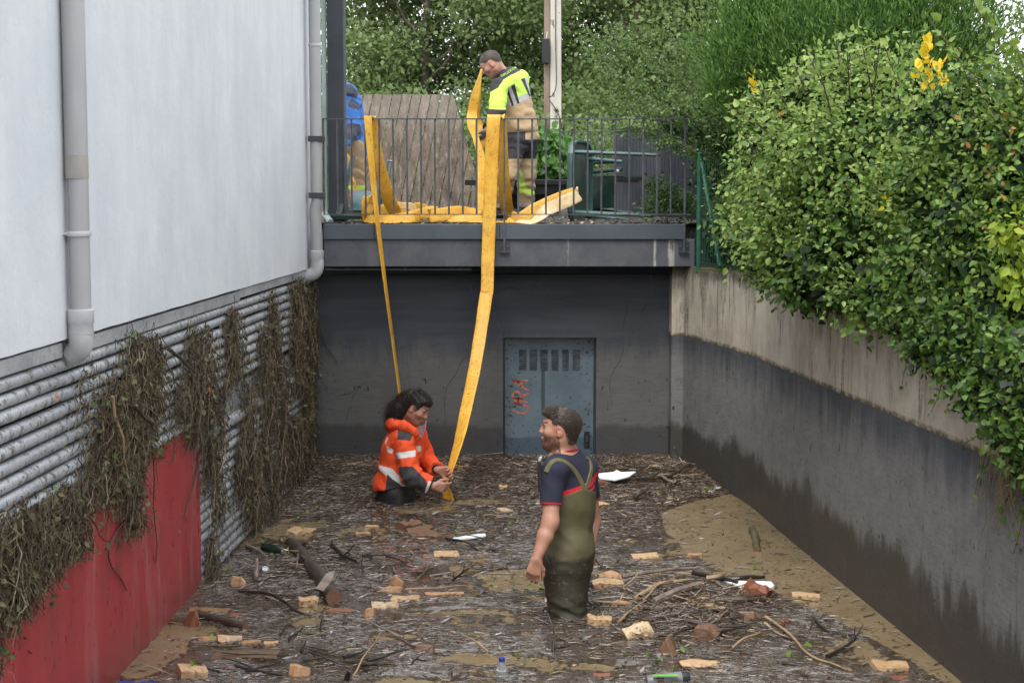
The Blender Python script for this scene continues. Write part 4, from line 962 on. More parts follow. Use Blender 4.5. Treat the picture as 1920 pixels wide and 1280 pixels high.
M_wleaf = leaf_mat('wrack_leaf', (.06, .045, .025), (.11, .11, .045), (.10, .17, .05), rough=.7, trans=.15, extra=[(.75, (.20, .19, .10))])
M_glint = twig_mat('glint_straw', [(0, (.30, .26, .24)), (.5, (.46, .42, .40)), (1, (.62, .58, .56))], rough=.15, spec=1.0, coat=.8)  # pale colour stands in for sky glints on the wet raft
def wrack(label, cols, seed, group='flood wrack hanging on the louvres'):
    """cols: (Y, z top, z bottom, half width in Y, number)"""
    Y0 = np.mean([c[0] for c in cols]); e = empty('wrack_clump', WL(Y0, .03, cols[0][1])); tag(e, label, 'debris', group)
    r_ = np.random.default_rng(seed); Ps, Rs, Ts, LP = [], [], [], []
    m = 9
    for (Y, zt, zb, hw, num) in cols:
        num = int(num * .42); hw = hw * .72
        y = Y + r_.normal(size=num) * hw * .55; z = r_.uniform(zb + .1 * (zt - zb), zt, num); ln = np.minimum(r_.gamma(2.2, .095, num), z - zb + .06)
        off = r_.uniform(.005, .075, num) * np.clip(1.2 - np.abs(y - Y) / (hw * 1.2), .25, 1)
        q = np.zeros((num, m, 3)); yy = y.copy(); oo = off.copy(); dy = r_.normal(size=num) * .45
        for k in range(m):
            q[:, k, 1] = yy; q[:, k, 0] = xL(yy) + np.maximum(oo, .004); q[:, k, 2] = z - ln * k / (m - 1)
            dy += r_.normal(size=num) * .45; yy = yy + dy * ln / m; oo = oo + r_.normal(size=num) * .009
        # a third lie crosswise and tangled
        cw = r_.random(num) < .34; q[cw, :, 2] = z[cw][:, None] + np.cumsum(r_.normal(size=(cw.sum(), m)) * .022, 1) - .01 * np.arange(m)[None]
        q[cw, :, 1] = y[cw][:, None] + np.cumsum(np.abs(r_.normal(size=(cw.sum(), m))) * .022, 1) * np.sign(r_.normal(size=(cw.sum(), 1)))
        Ps.append(q); Rs.append(r_.gamma(2.0, .00075, num) + .0008); Ts.append(np.clip(r_.normal(.42, .24, num), 0, 1))
        nl = int(num * .55); i = r_.integers(0, num, nl); k = r_.integers(0, m, nl); LP.append(q[i, k] + r_.normal(size=(nl, 3)) * V(.012, .02, .02))
    strands('stems', np.concatenate(Ps), np.concatenate(Rs), M_wrack, e, np.concatenate(Ts))
    L_ = np.concatenate(LP); L_[:, 2] = np.minimum(L_[:, 2], 1.66); L_[:, 0] = np.maximum(L_[:, 0], xL(L_[:, 1]) + .01); n = len(L_)
    leaves('leaves', L_, rdir(n) + V(0, 0, -.9), rdir(n) + V(.6, -.5, .2), r_.uniform(.014, .042, n), np.clip(r_.normal(.45, .3, n), 0, 1), T_ROUND, M_wleaf, e, kind='stuff')
    return e
def wy(px, z):          # distance along the wall for a pixel column
    Y = 8.0
    for _ in range(30): Y = xL(Y) * F / (px - 960) * .995
    return Y
wrack('tangled wrack hanging over the red panel at the far left', [(wy(10, 1), 1.14, .72, .26, 1000), (wy(50, 1), 1.10, .78, .20, 900), (wy(95, 1), 1.12, .84, .18, 600), (wy(-60, 1), 1.15, .6, .3, 700), (wy(118, 1), 1.05, .80, .22, 500)], 1)
wrack('largest tangle of stems and roots hanging right of the near downpipe', [(wy(245, 1), 1.64, 1.02, .26, 1500), (wy(215, 1), 1.50, .86, .28, 1500), (wy(275, 1), 1.62, 1.18, .22, 800), (wy(190, 1), 1.45, .95, .25, 800), (wy(232, 1), 1.20, .68, .10, 600), (wy(160, 1), 1.30, .98, .3, 450), (wy(150, 1), 1.58, 1.35, .25, 120)], 2)
wrack('leafy wrack column hanging at top right corner of the red panel', [(wy(352, 1), 1.60, .92, .16, 900), (wy(378, 1), 1.55, .55, .16, 1000), (wy(400, 1), 1.35, .25, .22, 600), (wy(380, 1), .30, .0, .14, 350), (wy(325, 1), 1.35, 1.08, .2, 250)], 3)
wrack('brown wrack tangle hanging in the middle of the far louvres', [(wy(425, 1), 1.62, 1.15, .16, 600), (wy(455, 1), 1.10, .10, .3, 1100), (wy(470, 1), .65, .05, .26, 800), (wy(440, 1), .75, .35, .2, 400), (wy(438, 1), 1.58, 1.2, .3, 200)], 4)
wrack('green leafed wrack curtain hanging left of the corner tangle', [(wy(505, 1), 1.62, .60, .22, 1300), (wy(488, 1), 1.45, .3, .26, 900), (wy(520, 1), 1.1, .10, .3, 1100), (wy(500, 1), .5, .0, .3, 500)], 5)
wrack('thick dark wrack curtain filling the corner beside the dark wall', [(wy(552, 1), 1.68, .75, .34, 2300), (wy(570, 1), 1.1, .06, .34, 2600), (wy(578, 1), 1.6, .9, .25, 1300), (wy(545, 1), .6, .03, .4, 1300)], 6)
# sticks caught on the louvres, one by one
def stick(label, pts, r0, r1, m, group=None, name='stick', cat='stick', n=6, side=7, wig=.012, seed=0, branch=0):
    q = cr_path(pts, n); s = seed * 7.3
    q = q + (np.stack([vnoise(q * 9 + s, 1), vnoise(q * 9 + s, 2), vnoise(q * 9 + s, 3)], -1) - .5) * wig * 2
    mb = MB(); mb.tube(q, np.linspace(r0, r1, len(q)) * (1 + .18 * (vnoise(q * 30 + s, 5) - .5)), side)
    rr = random.Random(seed)
    for b_ in range(branch):
        k = rr.randint(1, len(q) - 2); d = unit(q[k] - q[k - 1]) + V(rr.uniform(-1, 1), rr.uniform(-1, 1), rr.uniform(-.1, .6)); L_ = rr.uniform(.04, .12)
        mb.tube([q[k], q[k] + d * L_ * .5, q[k] + d * L_ + V(0, 0, .01)], [r1 * .8, r1 * .6, r1 * .4], 5)
    o = mb.build(name, m, None, base=q[0]); return tag(o, label, cat, group)
bk = simple('wet_bark', (.085, .065, .048), (.035, .026, .019), rough=.5, scale=18, bump=.6, bscale=70, dist=.006, rnd=.3)
bk_g = simple('mossy_bark', (.12, .11, .05), (.05, .045, .03), rough=.6, scale=14, bump=.6, bscale=60, dist=.008)
bk_l = simple('peeled_stick', (.34, .24, .14), (.22, .15, .085), rough=.5, scale=14, bump=.3)
bk_gr = simple('grey_driftwood', (.24, .19, .155), (.13, .10, .085), rough=.55, scale=14, bump=.4)
bk_d = simple('black_wet_stick', (.035, .028, .024), (.018, .015, .013), rough=.35, scale=14, bump=.4)
def wp(px, py, off=.05):    # a point on the left wall under a pixel
    Y = wy(px, 0); p = P(px, py, Y); p[0] = xL(Y) + off; return p
GW = 'sticks caught on the left wall'
stick('long bent stick hanging from the big tangle onto the red panel', [wp(178, 745, .07), wp(190, 820, .08), wp(210, 910, .07), wp(235, 985, .05)], .009, .0035, bk_l, GW, seed=1)
stick('forked dark stick lying on the red panel below the big tangle', [wp(252, 940, .02), wp(215, 985, .02), wp(188, 1040, .015), wp(225, 1105, .012)], .005, .003, bk_d, GW, seed=2, branch=3)
stick('short thick stick caught high on the louvres right of the downpipe', [wp(296, 655, .06), wp(315, 675, .07), wp(332, 692, .06)], .012, .008, bk, GW, seed=3)
stick('dark stick lying across the middle of the big tangle', [wp(206, 762, .10), wp(230, 785, .11), wp(250, 797, .10)], .009, .006, bk, GW, seed=4)
stick('thin straight stalk hanging down the red panel below the louvres', [wp(275, 852, .02), wp(280, 960, .012), wp(283, 1055, .010)], .0035, .002, bk_d, GW, seed=5)
stick('pale stalk hanging on the red panel at far left', [wp(35, 1000, .02), wp(48, 1060, .015), wp(64, 1105, .012)], .006, .003, bk_l, GW, seed=6)
stick('curved pale root hanging on the far louvres', [wp(468, 845, .06), wp(472, 890, .06), wp(464, 915, .06), wp(452, 925, .05)], .005, .003, bk_l, GW, seed=7)
stick('thin stick hanging diagonally across the dark wall corner', [P(596, 610, 13.7), P(612, 645, 13.76), P(633, 680, 13.78)], .006, .003, bk, GW, seed=8)
stick('upright pale stick leaning at foot of the red panel corner', [wp(408, 1030, .05), wp(402, 1070, .06), G(380, 1120, .0)], .007, .004, bk_gr, GW, seed=9, branch=3)
stick('stick caught under the top flashing left of centre', [wp(345, 690, .06), wp(372, 640, .07), wp(384, 618, .05)], .005, .003, bk, GW, seed=10)
pet = simple('orange_petal', (.75, .16, .02), (.55, .10, .01), rough=.6)
for lb, px, py in (('orange petal stuck on the louvres left of the red panel corner', 362, 728), ('tiny orange petal on the louvres left of the downpipe', 62, 744)):
    p = wp(px, py, .085); mb = MB()
    for k in range(5):
        a = k * 1.256; mb.add([p, p + V(.004, .014 * math.cos(a - .5), .014 * math.sin(a - .5)), p + V(.010, .022 * math.cos(a), .022 * math.sin(a)), p + V(.004, .014 * math.cos(a + .5), .014 * math.sin(a + .5))], [(0, 1, 2, 3)])
    tag(mb.build('petal', pet, base=p), lb, 'flower')

# ------------------------------------------------------------------ floating raft of twigs
def raft():
    N_ = 90000; Y = 7.05 + (13.75 - 7.05) * rng.random(N_) ** 1.12; u = rng.random(N_); X = (xL(Y) + .02) * (1 - u) + (xR(np.minimum(Y, 13.6)) - .02) * u
    m = mat_mask(X, Y); zone = .17 + .83 * np.clip((Y - 10.6) / 1.6, 0, 1) + .8 * np.exp(-(((X - 1.02) / .55) ** 2 + ((Y - 8.75) / .6) ** 2)) + .45 * np.exp(-(((X + 1.3) / .5) ** 2 + ((Y - 9.7) / .8) ** 2)); zone = zone * np.clip(.10 + 2.6 * (fbm(np.stack([X * 2.6, Y * 3.4, 0 * X], -1), 3, 31) - .18) ** 1.0, .05, 2); keep = rng.random(N_) < np.clip((m * 1.25 - .28) * zone, .028, 1); X, Y, m = X[keep], Y[keep], m[keep]; n = len(X)
    pile = np.exp(-(((X - 1.02) / .5) ** 2 + ((Y - 8.75) / .55) ** 2)) + .7 * np.clip((Y - 12.3) / .9, 0, 1) + .4 * np.exp(-(((X + 1.3) / .5) ** 2 + ((Y - 9.7) / .8) ** 2))
    L_ = np.clip(rng.gamma(2.0, .022, n) * (1 + .9 * pile), .015, .30); a = rng.normal(.25, .75, n) + np.where(rng.random(n) < .3, rng.uniform(-1.6, 1.6, n), 0); tl = rng.normal(size=n) * (.05 + .28 * np.clip(pile, 0, 1)) * np.where(L_ > .14, .5, 1)
    z = mat_height(X, Y) + rng.uniform(-.001, .010, n) + rng.uniform(0, .05, n) * pile
    # debris gathers round the legs of the two men
    for (gx_, gy_, gr_, gn_) in ((.315, 8.66, .15, 420), (-.86, 12.05, .24, 380)):
        th_ = rng.uniform(0, 6.28, gn_); ii = rng.integers(0, n, gn_); rr_ = gr_ * (1 + rng.exponential(.35, gn_)); X[ii] = gx_ + rr_ * np.cos(th_); Y[ii] = gy_ + rr_ * np.sin(th_) * .9; z[ii] = mat_height(X[ii], Y[ii]) + rng.uniform(0, .028, gn_); a[ii] = th_ + 1.57 + rng.normal(size=gn_) * .5; L_[ii] = np.minimum(L_[ii], .12)
    d = np.stack([np.cos(a) * np.cos(tl), np.sin(a) * np.cos(tl), np.sin(tl)], -1); c = np.stack([X, Y, z], -1)
    bend = rdir(n) * V(1, 1, .3) * (L_ * .10)[:, None]
    q = np.stack([c - d * L_[:, None] / 2, c + bend, c + d * L_[:, None] / 2], 1); q[:, :, 2] = np.maximum(q[:, :, 2], .0005)
    r = np.clip(rng.gamma(1.6, .0011, n) + .0009, 0, .006)
    e = empty('twig_raft', (0, 10, 0)); tag(e, 'dense floating raft of wet twigs and chaff on the flood water', 'twigs', kind='stuff')
    strands('twigs', q, r, M_float, e, np.clip(rng.normal(.42, .24, n) + .1 * pile, 0, 1))
    # chaff: flat chips, leaf scraps and bark flakes
    N2 = 110000; Y = 7.05 + (13.75 - 7.05) * rng.random(N2) ** 1.15; u = rng.random(N2); X = (xL(Y) + .01) * (1 - u) + (xR(np.minimum(Y, 13.6)) - .01) * u
    m = mat_mask(X, Y); keep = rng.random(N2) < np.clip((m * 1.3 - .30) * (.10 + .5 * np.clip((Y - 10.6) / 1.6, 0, 1)), .06, 1); X, Y = X[keep], Y[keep]; n = len(X)
    c = np.stack([X, Y, mat_height(X, Y) + rng.uniform(.0005, .007, n)], -1); a = rng.normal(.25, .9, n)
    D = np.stack([np.cos(a), np.sin(a), rng.normal(size=n) * .12], -1); Nn = rdir(n) * .45 + V(0, -.12, 1)
    leaves('chaff', c, D, Nn, np.clip(rng.gamma(2.2, .015, n), .008, .09), np.clip(rng.normal(.45, .26, n), 0, 1), T_NARROW, M_float, e, kind='stuff')
    # fine straw lying flat on the raft, sky glints painted by its pale colour
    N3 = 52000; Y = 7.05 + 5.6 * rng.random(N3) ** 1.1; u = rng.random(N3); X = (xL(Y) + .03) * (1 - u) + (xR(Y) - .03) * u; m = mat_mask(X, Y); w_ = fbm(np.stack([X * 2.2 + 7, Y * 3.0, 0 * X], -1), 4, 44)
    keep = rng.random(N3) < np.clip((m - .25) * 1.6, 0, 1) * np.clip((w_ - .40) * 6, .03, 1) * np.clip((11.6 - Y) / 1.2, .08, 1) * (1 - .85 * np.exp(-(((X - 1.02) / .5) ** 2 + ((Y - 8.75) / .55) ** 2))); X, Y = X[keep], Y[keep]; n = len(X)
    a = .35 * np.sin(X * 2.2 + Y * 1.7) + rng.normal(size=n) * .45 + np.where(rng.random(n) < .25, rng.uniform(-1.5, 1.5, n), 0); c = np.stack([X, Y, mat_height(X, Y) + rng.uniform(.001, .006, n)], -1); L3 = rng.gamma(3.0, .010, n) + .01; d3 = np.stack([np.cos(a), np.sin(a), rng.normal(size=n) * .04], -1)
    strands('glint_straw', np.stack([c - d3 * L3[:, None] / 2, c + rdir(n) * V(1, 1, .1) * .003, c + d3 * L3[:, None] / 2], 1), rng.uniform(.0007, .0016, n), M_glint, e, rng.random(n))
raft()
gsl = cloud([(x, y, .02, .08, .08, .01) for x, y in zip(rng.uniform(-1.7, 1.6, 60), rng.uniform(7.3, 13.2, 60))], 90, 2, .03, .035, tint0=.7)
leaves('green_leaves', *gsl, T_ROUND, L_ivy, None, kind='stuff'); tag(bpy.data.objects['green_leaves'], 'scattered fresh green leaves lying on the debris raft', 'leaves')

# ------------------------------------------------------------------ blocks of split wood
def wood(name, c1, c2, end, rough=.55):
    t = NT(name); v = t.pos('object', (1, 1, 1)); g = t.pos('object', (1.2, 9, 9)); oi = t.n('ObjectInfo').outputs['Random']
    c = t.mix(t.rng(t.noise(g, 9, 5, .7), .32, .68), c2, c1); c = t.mix(t.rng(t.noise(v, 9, 4), .55, .75, 0, .7), c, end)
    c = t.mix(t.rng(t.noise(v, 38, 4, .7), .57, .64, 0, .85), c, (.07, .05, .032)); c = t.mix(t.rng(t.noise(v, 11, 6, .85), .50, .66, 0, .75), c, (.15, .10, .06)); c = t.mix(t.rng(t.noise(t.pos('object', (1.0, 5, 5)), 30, 4, .8), .55, .62, 0, .5), c, (.16, .085, .04)); c = t.mix(t.rng(oi, 0, 1, 0, .2), c, end)
    t.bump(t.noise(g, 26, 4, .7), .5, .004); return t.set(Base_Color=c, Roughness=rough)
W = {'pale': wood('pale_split_wood', (.60, .41, .23), (.46, .29, .15), (.36, .21, .10)), 'orange': wood('orange_split_wood', (.50, .29, .14), (.37, .20, .09), (.22, .095, .045)),
     'red': wood('red_wet_wood', (.28, .105, .055), (.18, .065, .035), (.12, .04, .025)), 'brown': wood('brown_wet_wood', (.20, .10, .055), (.11, .055, .032), (.07, .04, .03)),
     'white': wood('bleached_wood', (.66, .52, .34), (.48, .34, .19), (.34, .23, .13))}
bseed = [0]
def block(label, px, py, wpx, hpx, dep, m, rot=0., tilt=0., roll=0., shape='block', name='wood_block', cat_='wood block', group='split wood blocks on the flood water'):
    """a split piece of wood; px,py its middle in the photo, wpx its length, hpx its standing height in pixels, dep its depth in metres"""
    bseed[0] += 1; r_ = random.Random(bseed[0] * 13); p = G(px, py, .02); d = p[1] * 1.02; L_ = wpx / F * d; h = max(.018, hpx / F * d)
    zb_ = float(mat_height(np.array(p[0]), np.array(p[1])))
    bm_ = []
    nx = 5
    if shape == 'block': sec = [(-dep / 2, 0), (dep / 2, 0), (dep / 2, h), (dep * .05, h * 1.08), (-dep / 2, h * .94)]
    elif shape == 'wedge': sec = [(-dep / 2, 0), (dep / 2, 0), (dep * .42, h * .25), (.05 * dep, h), (-dep * .12, h * .92)]
    elif shape == 'slab': sec = [(-dep / 2, 0), (dep / 2, 0), (dep / 2, h * .8), (dep * .1, h), (-dep / 2, h * .7)]
    elif shape == 'half': sec = [(-dep / 2, 0), (dep / 2, 0)] + [(dep / 2 * math.cos(a), h * math.sin(a)) for a in (.5, 1.1, 1.57, 2.1, 2.7)]
    elif shape == 'oval': sec = [(-dep / 2, h * .3), (-dep * .3, 0), (dep * .3, 0), (dep / 2, h * .4), (dep * .3, h), (-dep * .3, h * .9)]
    mb = MB(); vs = []; k = len(sec)
    for i in range(nx):
        t = -1 + 2 * i / (nx - 1); s = 1 if shape in ('block', 'slab', 'half') else 1 - .45 * abs(t) ** 3
        for (y, z) in sec: vs.append((t * L_ / 2 + r_.uniform(-1, 1) * L_ * .035 + .05 * L_ * (y / dep) * r_.choice((-1, 1)), y * s + r_.uniform(-1, 1) * dep * .07, z * (s * .5 + .5) + r_.uniform(-1, 1) * h * .10 + .10 * h * math.sin(t * 3 + bseed[0])))
    fs = [(i * k + j, i * k + (j + 1) % k, (i + 1) * k + (j + 1) % k, (i + 1) * k + j) for i in range(nx - 1) for j in range(k)] + [tuple(range(k))[::-1], tuple((nx - 1) * k + j for j in range(k))]
    mb.add(vs, fs); o = mb.build(name, W[m] if isinstance(m, str) else m, bevel=.003)
    o.location = (p[0], p[1], zb_ - .004 - .15 * h * (shape != 'oval')); o.rotation_euler = (roll, tilt, rot)
    return tag(o, label, cat_, group)
B_ = block
B_('pale plank offcut by the back wall under the corner wrack', 624, 873, 32, 3, .07, 'pale', .1)
B_('orange block against the back wall left of the man in orange', 670, 884, 38, 9, .07, 'orange', -.1)
B_('small red lump close behind the man in orange', 703, 882, 17, 15, .05, 'red', .4, .3, shape='wedge')
B_('orange brick shaped block by the back wall right of the wide hose', 862, 887, 32, 9, .06, 'orange', .05)
B_('flat square of yellow wood out on the raft above the big log', 566, 991, 46, 6, .17, 'pale', -.2, .05)
B_('pale broken chunk below the man in orange, left piece of a pair', 697, 985, 26, 8, .05, 'pale', -.5)
B_('darker broken chunk below the man in orange, lower piece of a pair', 681, 997, 28, 6, .05, 'orange', -.1)
B_('pale rectangular plank piece alone in the middle of the raft', 838, 1037, 46, 8, .08, 'pale', .05, roll=.25)
B_('flat whitish slab between the yellow hose end and the man in waders', 951, 957, 32, 3, .12, 'white', .3, .12)
B_('small pale chip near the wall left of the man in waders', 943, 916, 15, 9, .04, 'pale', .2)
B_('yellow brown chunk in front of the steel door', 1020, 868, 30, 9, .06, 'orange', .2, shape='wedge')
B_('yellow pointed chunk at the left near the foot of the louvres', 445, 1098, 36, 26, .07, 'pale', -.6, .25, shape='wedge')
B_('cube of pale wood at lower left side of the big log', 578, 1127, 36, 15, .09, 'pale', .12, .06)
B_('flat wet red board just right of the lower end of the big log', 638, 1141, 50, 7, .06, 'red', -.12)
B_('long split wedge with pale face, left middle of the raft', 730, 1107, 48, 13, .06, 'orange', .35, -.1, shape='wedge')
B_('upright orange stub standing behind the long split wedge', 744, 1092, 27, 20, .04, 'orange', -.5, .2, shape='wedge')
B_('flat whitish plate below the long split wedge, left of two', 722, 1131, 50, 4, .12, 'white', .1)
B_('flat yellow plate below the long split wedge, right of two', 760, 1122, 52, 4, .10, 'pale', .05)
B_('dark orange chunk below the whitish plates', 691, 1150, 22, 20, .05, 'orange', .6, .3, shape='wedge')
B_('tall reddish wedge standing in the water at foot of the red panel', 357, 1165, 30, 36, .06, 'red', -.5, .35, shape='wedge')
B_('long yellow brown board floating beside the red panel', 393, 1141, 80, 6, .07, wood('yellow_wet_board', (.34, .20, .06), (.24, .13, .04), (.12, .07, .03)), -.03)
B_('bright red chip right of the long yellow brown board', 443, 1150, 26, 6, .05, 'red', .2)
B_('pale splintered chunk at lower left among wet bark', 430, 1197, 46, 12, .09, 'pale', .25, .1, shape='wedge')
B_('orange splintered chunk left of the pale splintered one', 393, 1195, 40, 10, .06, 'orange', -.1, shape='wedge')
B_('small pale end piece right of the pale splintered chunk', 508, 1204, 26, 7, .04, 'pale', .0)
B_('narrow orange piece between the pale splintered chunk and the small end piece', 472, 1202, 34, 6, .05, 'orange', .1)
B_('long reddish bark slab floating at lower left', 462, 1222, 120, 8, .13, 'brown', .02, shape='slab', name='bark_slab', cat_='bark')
B_('pale square block at the lower left corner', 359, 1262, 50, 17, .12, 'pale', .35, .12)
B_('rounded orange chunk at bottom left of the centre', 561, 1258, 40, 26, .07, 'orange', -.1, .1, shape='wedge')
B_('reddish flat board half hidden in the middle of the raft', 832, 1112, 72, 4, .05, 'orange', .05, shape='slab')
B_('wide submerged brown board below the man in orange', 789, 990, 52, 5, .36, wood('submerged_board', (.22, .11, .05), (.16, .08, .04), (.11, .06, .035)), .25, shape='slab')
B_('dark red brown lump low in the middle of the raft', 787, 1214, 54, 14, .06, 'brown', -.15, shape='half')
B_('orange brick shaped block by the back wall right of the door', 1210, 876, 38, 7, .07, 'orange', -.05)
B_('thin pale board just below the block right of the door', 1232, 883, 22, 5, .05, 'white', .1)
B_('reddish block half under the white sheet near the door', 1130, 909, 30, 8, .07, 'red', .0)
B_('bright yellow chunk right behind the man in waders', 1130, 945, 25, 9, .05, 'pale', -.3, .2, shape='wedge')
B_('narrow pale plank alone above the heap, right of the man in waders', 1209, 1039, 50, 7, .09, 'pale', .15, roll=.15)
B_('orange fragment at the edge of the open brown water', 1304, 1035, 26, 4, .05, 'orange', -.3)
B_('two sided wedge behind the notched pale block', 1146, 1080, 48, 15, .09, 'orange', -.15, .1, shape='wedge')
B_('notched pale block right beside the thigh of the man in waders', 1139, 1098, 58, 15, .10, 'pale', .06)
B_('orange chip lying behind the long grey stick', 1222, 1071, 34, 7, .06, 'orange', .1, shape='wedge')
B_('brown block sunk in the middle of the heap', 1254, 1096, 24, 13, .06, 'brown', .0)
B_('red brown block under the knotty stick on the heap', 1307, 1113, 28, 17, .05, 'red', -.1)
B_('tilted red brown cube at right side of the heap, below the white sheet', 1409, 1127, 46, 34, .10, 'red', -.5, .45)
B_('small pale cube right of the tilted red brown cube', 1431, 1116, 13, 9, .04, 'pale', .1)
B_('cracked pale block lying alone right of the white sheet', 1510, 1117, 52, 13, .09, 'pale', -.1, .05)
B_('orange bark chunk at left foot of the heap', 1168, 1141, 42, 12, .07, 'orange', -.1, shape='wedge')
B_('broken yellow chunk in the middle of the heap', 1316, 1146, 34, 13, .06, 'pale', .3, .2)
B_('thin orange slab leaning in the middle of the heap', 1328, 1133, 30, 10, .04, 'brown', .2)
B_('pale block with red end just right of the feet of the man in waders', 1124, 1171, 46, 17, .08, 'pale', -.15, .08)
B_('split pale log piece lying below the heap at left', 1193, 1190, 54, 22, .12, 'white', .35, -.12, shape='half')
B_('brown angular block at the lower edge of the heap', 1326, 1197, 46, 22, .10, 'brown', -.35, .2)
B_('dark root stump lying below the heap', 1253, 1222, 36, 38, .10, 'brown', 1.2, .25, shape='wedge')
B_('pale oval slab at the bottom right of the centre', 1310, 1248, 72, 13, .09, 'pale', .04, shape='oval')
B_('orange topped block at lower right near the side wall', 1668, 1247, 64, 12, .12, 'pale', -.03, .04)
B_('red brick fragment at the very bottom right', 1687, 1267, 30, 5, .04, 'red', .0)
B_('orange red fragment at the bottom below the split log piece', 1129, 1262, 32, 4, .04, 'red', .0)
B_('knotty yellow lump right of the centre of the heap', 1407, 1172, 32, 20, .06, 'brown', .2, .2, shape='half')
B_('reddish flat piece right of the knotty lump', 1475, 1170, 24, 6, .05, 'red', .3)
B_('dark grey wedge of bark behind the submerged board', 766, 984, 44, 16, .10, 'brown', .9, shape='slab', name='bark_slab', cat_='bark')

def log(label, a, c, r0, r1, m, name='log', cutm=None, group='logs in the flood water', sink=.25, kn=0):
    q = cr_path([a, (np.asarray(a) + np.asarray(c)) / 2 + V(.004, 0, .002), c], 9); q = q + (np.stack([vnoise(q * 4, 1), vnoise(q * 4, 2), vnoise(q * 4, 7)], -1) - .5) * r0 * .6
    e = empty(name, tuple(q[0])); tag(e, label, 'log', group); rr = np.linspace(r0, r1, len(q)) * (1 + .34 * (vnoise(q * 17, 9) - .5)); mb = MB(); n = 14
    mb.tube(q, rr, n); o = mb.build('bark_skin', m, e, True)
    for s, i in ((-1, 0), (1, -1)):
        t = unit(q[1] - q[0]) if i == 0 else unit(q[-1] - q[-2]); MB().lathe(q[i], [(rr[i] * .97, 0), (rr[i] * .93, .004)], 14, t * s).build('cut_end', cutm or W['brown'], e)
    for k in range(kn):
        i = 3 + k * 5; MB().tube([q[i], q[i] + V(.03 * (-1) ** k, -.01, r0 * 1.1), q[i] + V(.05 * (-1) ** k, -.02, r0 * 1.5)], [.018, .014, .010], 7).build('branch_stub', m, e)
    return e
log('big mossy log lying towards the viewer, left of the centre', G(548, 1018, .03), G(628, 1122, .035), .041, .051, bk, kn=2)
log('short green barked log in the open brown water by the right wall', G(1411, 992, .012), G(1420, 1030, .012), .026, .024, bk_g)
log('thin dark log beside the red chip at lower left', G(372, 1148, .015), G(460, 1178, .015), .026, .022, bk)
tag(MB().prism([G(592, 1102, .07), G(612, 1074, .13), G(628, 1068, .13), G(622, 1088, .10), G(606, 1108, .06)], V(.01, .03, -.012)).build('splinter', bk_gr, base=G(610, 1090, .1)), 'grey white splinter sticking up beside the big log', 'splinter')

GS = 'sticks lying on the debris raft'
def fl(label, pts, w, m, seed, branch=0, group=GS, taper=.6):
    q = []
    for px, py, z in pts:
        p = G(px, py, z); p[2] += float(mat_height(np.array(p[0]), np.array(p[1]))); q.append(p)
    d = q[0][1]; stick(label, q, w / F * d * .5, w / F * d * .5 * taper, m, group, seed=seed, branch=branch, wig=.010)
fl('long grey stick lying across the top of the heap', [(1165, 1085, .04), (1230, 1073, .06), (1311, 1065, .05)], 9, bk_gr, 20)
fl('end of a grey stick poking out left of the notched block', [(1092, 1096, .02), (1112, 1092, .03)], 8, bk_gr, 21)
fl('long curved pale branch in the middle of the heap', [(1190, 1140, .03), (1230, 1115, .06), (1290, 1104, .07)], 10, bk_l, 22)
fl('thick grey stick pointing down left on the heap', [(1312, 1114, .07), (1270, 1128, .06), (1228, 1150, .03)], 12, bk_gr, 23, taper=1.1)
fl('knotty brown stick on top of the heap at right', [(1325, 1098, .06), (1345, 1092, .08), (1360, 1079, .08)], 10, bk_l, 24)
fl('black wet branch left of the white sheet', [(1302, 1074, .05), (1340, 1086, .05), (1380, 1100, .04)], 11, bk_d, 25, 1)
fl('thin black log behind the white sheet', [(1350, 1086, .02), (1390, 1083, .03), (1432, 1082, .02)], 11, bk_d, 26)
fl('long pale curved stick running right from the heap', [(1434, 1168, .03), (1475, 1190, .02), (1520, 1228, .015), (1590, 1254, .01)], 6, bk_l, 27)
fl('second pale stick just below the long curved one', [(1432, 1178, .02), (1460, 1192, .02), (1482, 1202, .01)], 6, bk_l, 28)
fl('black forked branch floating near the right wall', [(1550, 1230, .01), (1585, 1214, .03), (1606, 1198, .05)], 9, bk_d, 29, 4)
fl('short black branch left of the open water end', [(1526, 1163, .03), (1540, 1180, .02), (1552, 1188, .01)], 7, bk_d, 30, 2)
fl('dark stick lying along the lower heap', [(1285, 1178, .03), (1340, 1184, .03), (1396, 1181, .03)], 8, bk, 31)
fl('pale stick leaning at lower edge of the heap', [(1372, 1222, .01), (1395, 1206, .03), (1420, 1192, .05)], 6, bk_l, 32)
fl('dark rough stick right of the tilted cube', [(1360, 1142, .04), (1395, 1141, .05), (1434, 1138, .04)], 11, bk, 33, 1)
fl('thin stick crossing the heap from upper right', [(1207, 1143, .05), (1232, 1118, .08), (1262, 1107, .07)], 4, bk_l, 34)
fl('short pale stick standing at left of the heap', [(1159, 1141, .02), (1170, 1125, .06), (1177, 1118, .09)], 5, bk_l, 35)
fl('pale stick leaning at the front of the heap left', [(1168, 1112, .03), (1184, 1098, .06), (1198, 1082, .07)], 5, bk_l, 36)
fl('thin pole leaning against the right corner of the back wall', [(1284, 886, .02), (1272, 866, .1), (1264, 850, .2)], 3, bk_l, 37)
fl('dark stick on the raft by the corner of the right wall', [(1246, 902, .05), (1272, 892, .06), (1296, 880, .07)], 6, bk, 38, 2)
fl('grey stick on the raft near the back wall right', [(1240, 899, .04), (1256, 908, .05), (1264, 912, .04)], 6, bk_gr, 39)
fl('thick dark stick lying in the raft right of the man in waders', [(1190, 938, .03), (1204, 928, .05), (1216, 920, .05)], 8, bk, 40)
fl('black rod in the water right behind the waders at the hip', [(1112, 1040, .05), (1120, 1052, .03), (1126, 1060, .01)], 5, bk_d, 41)
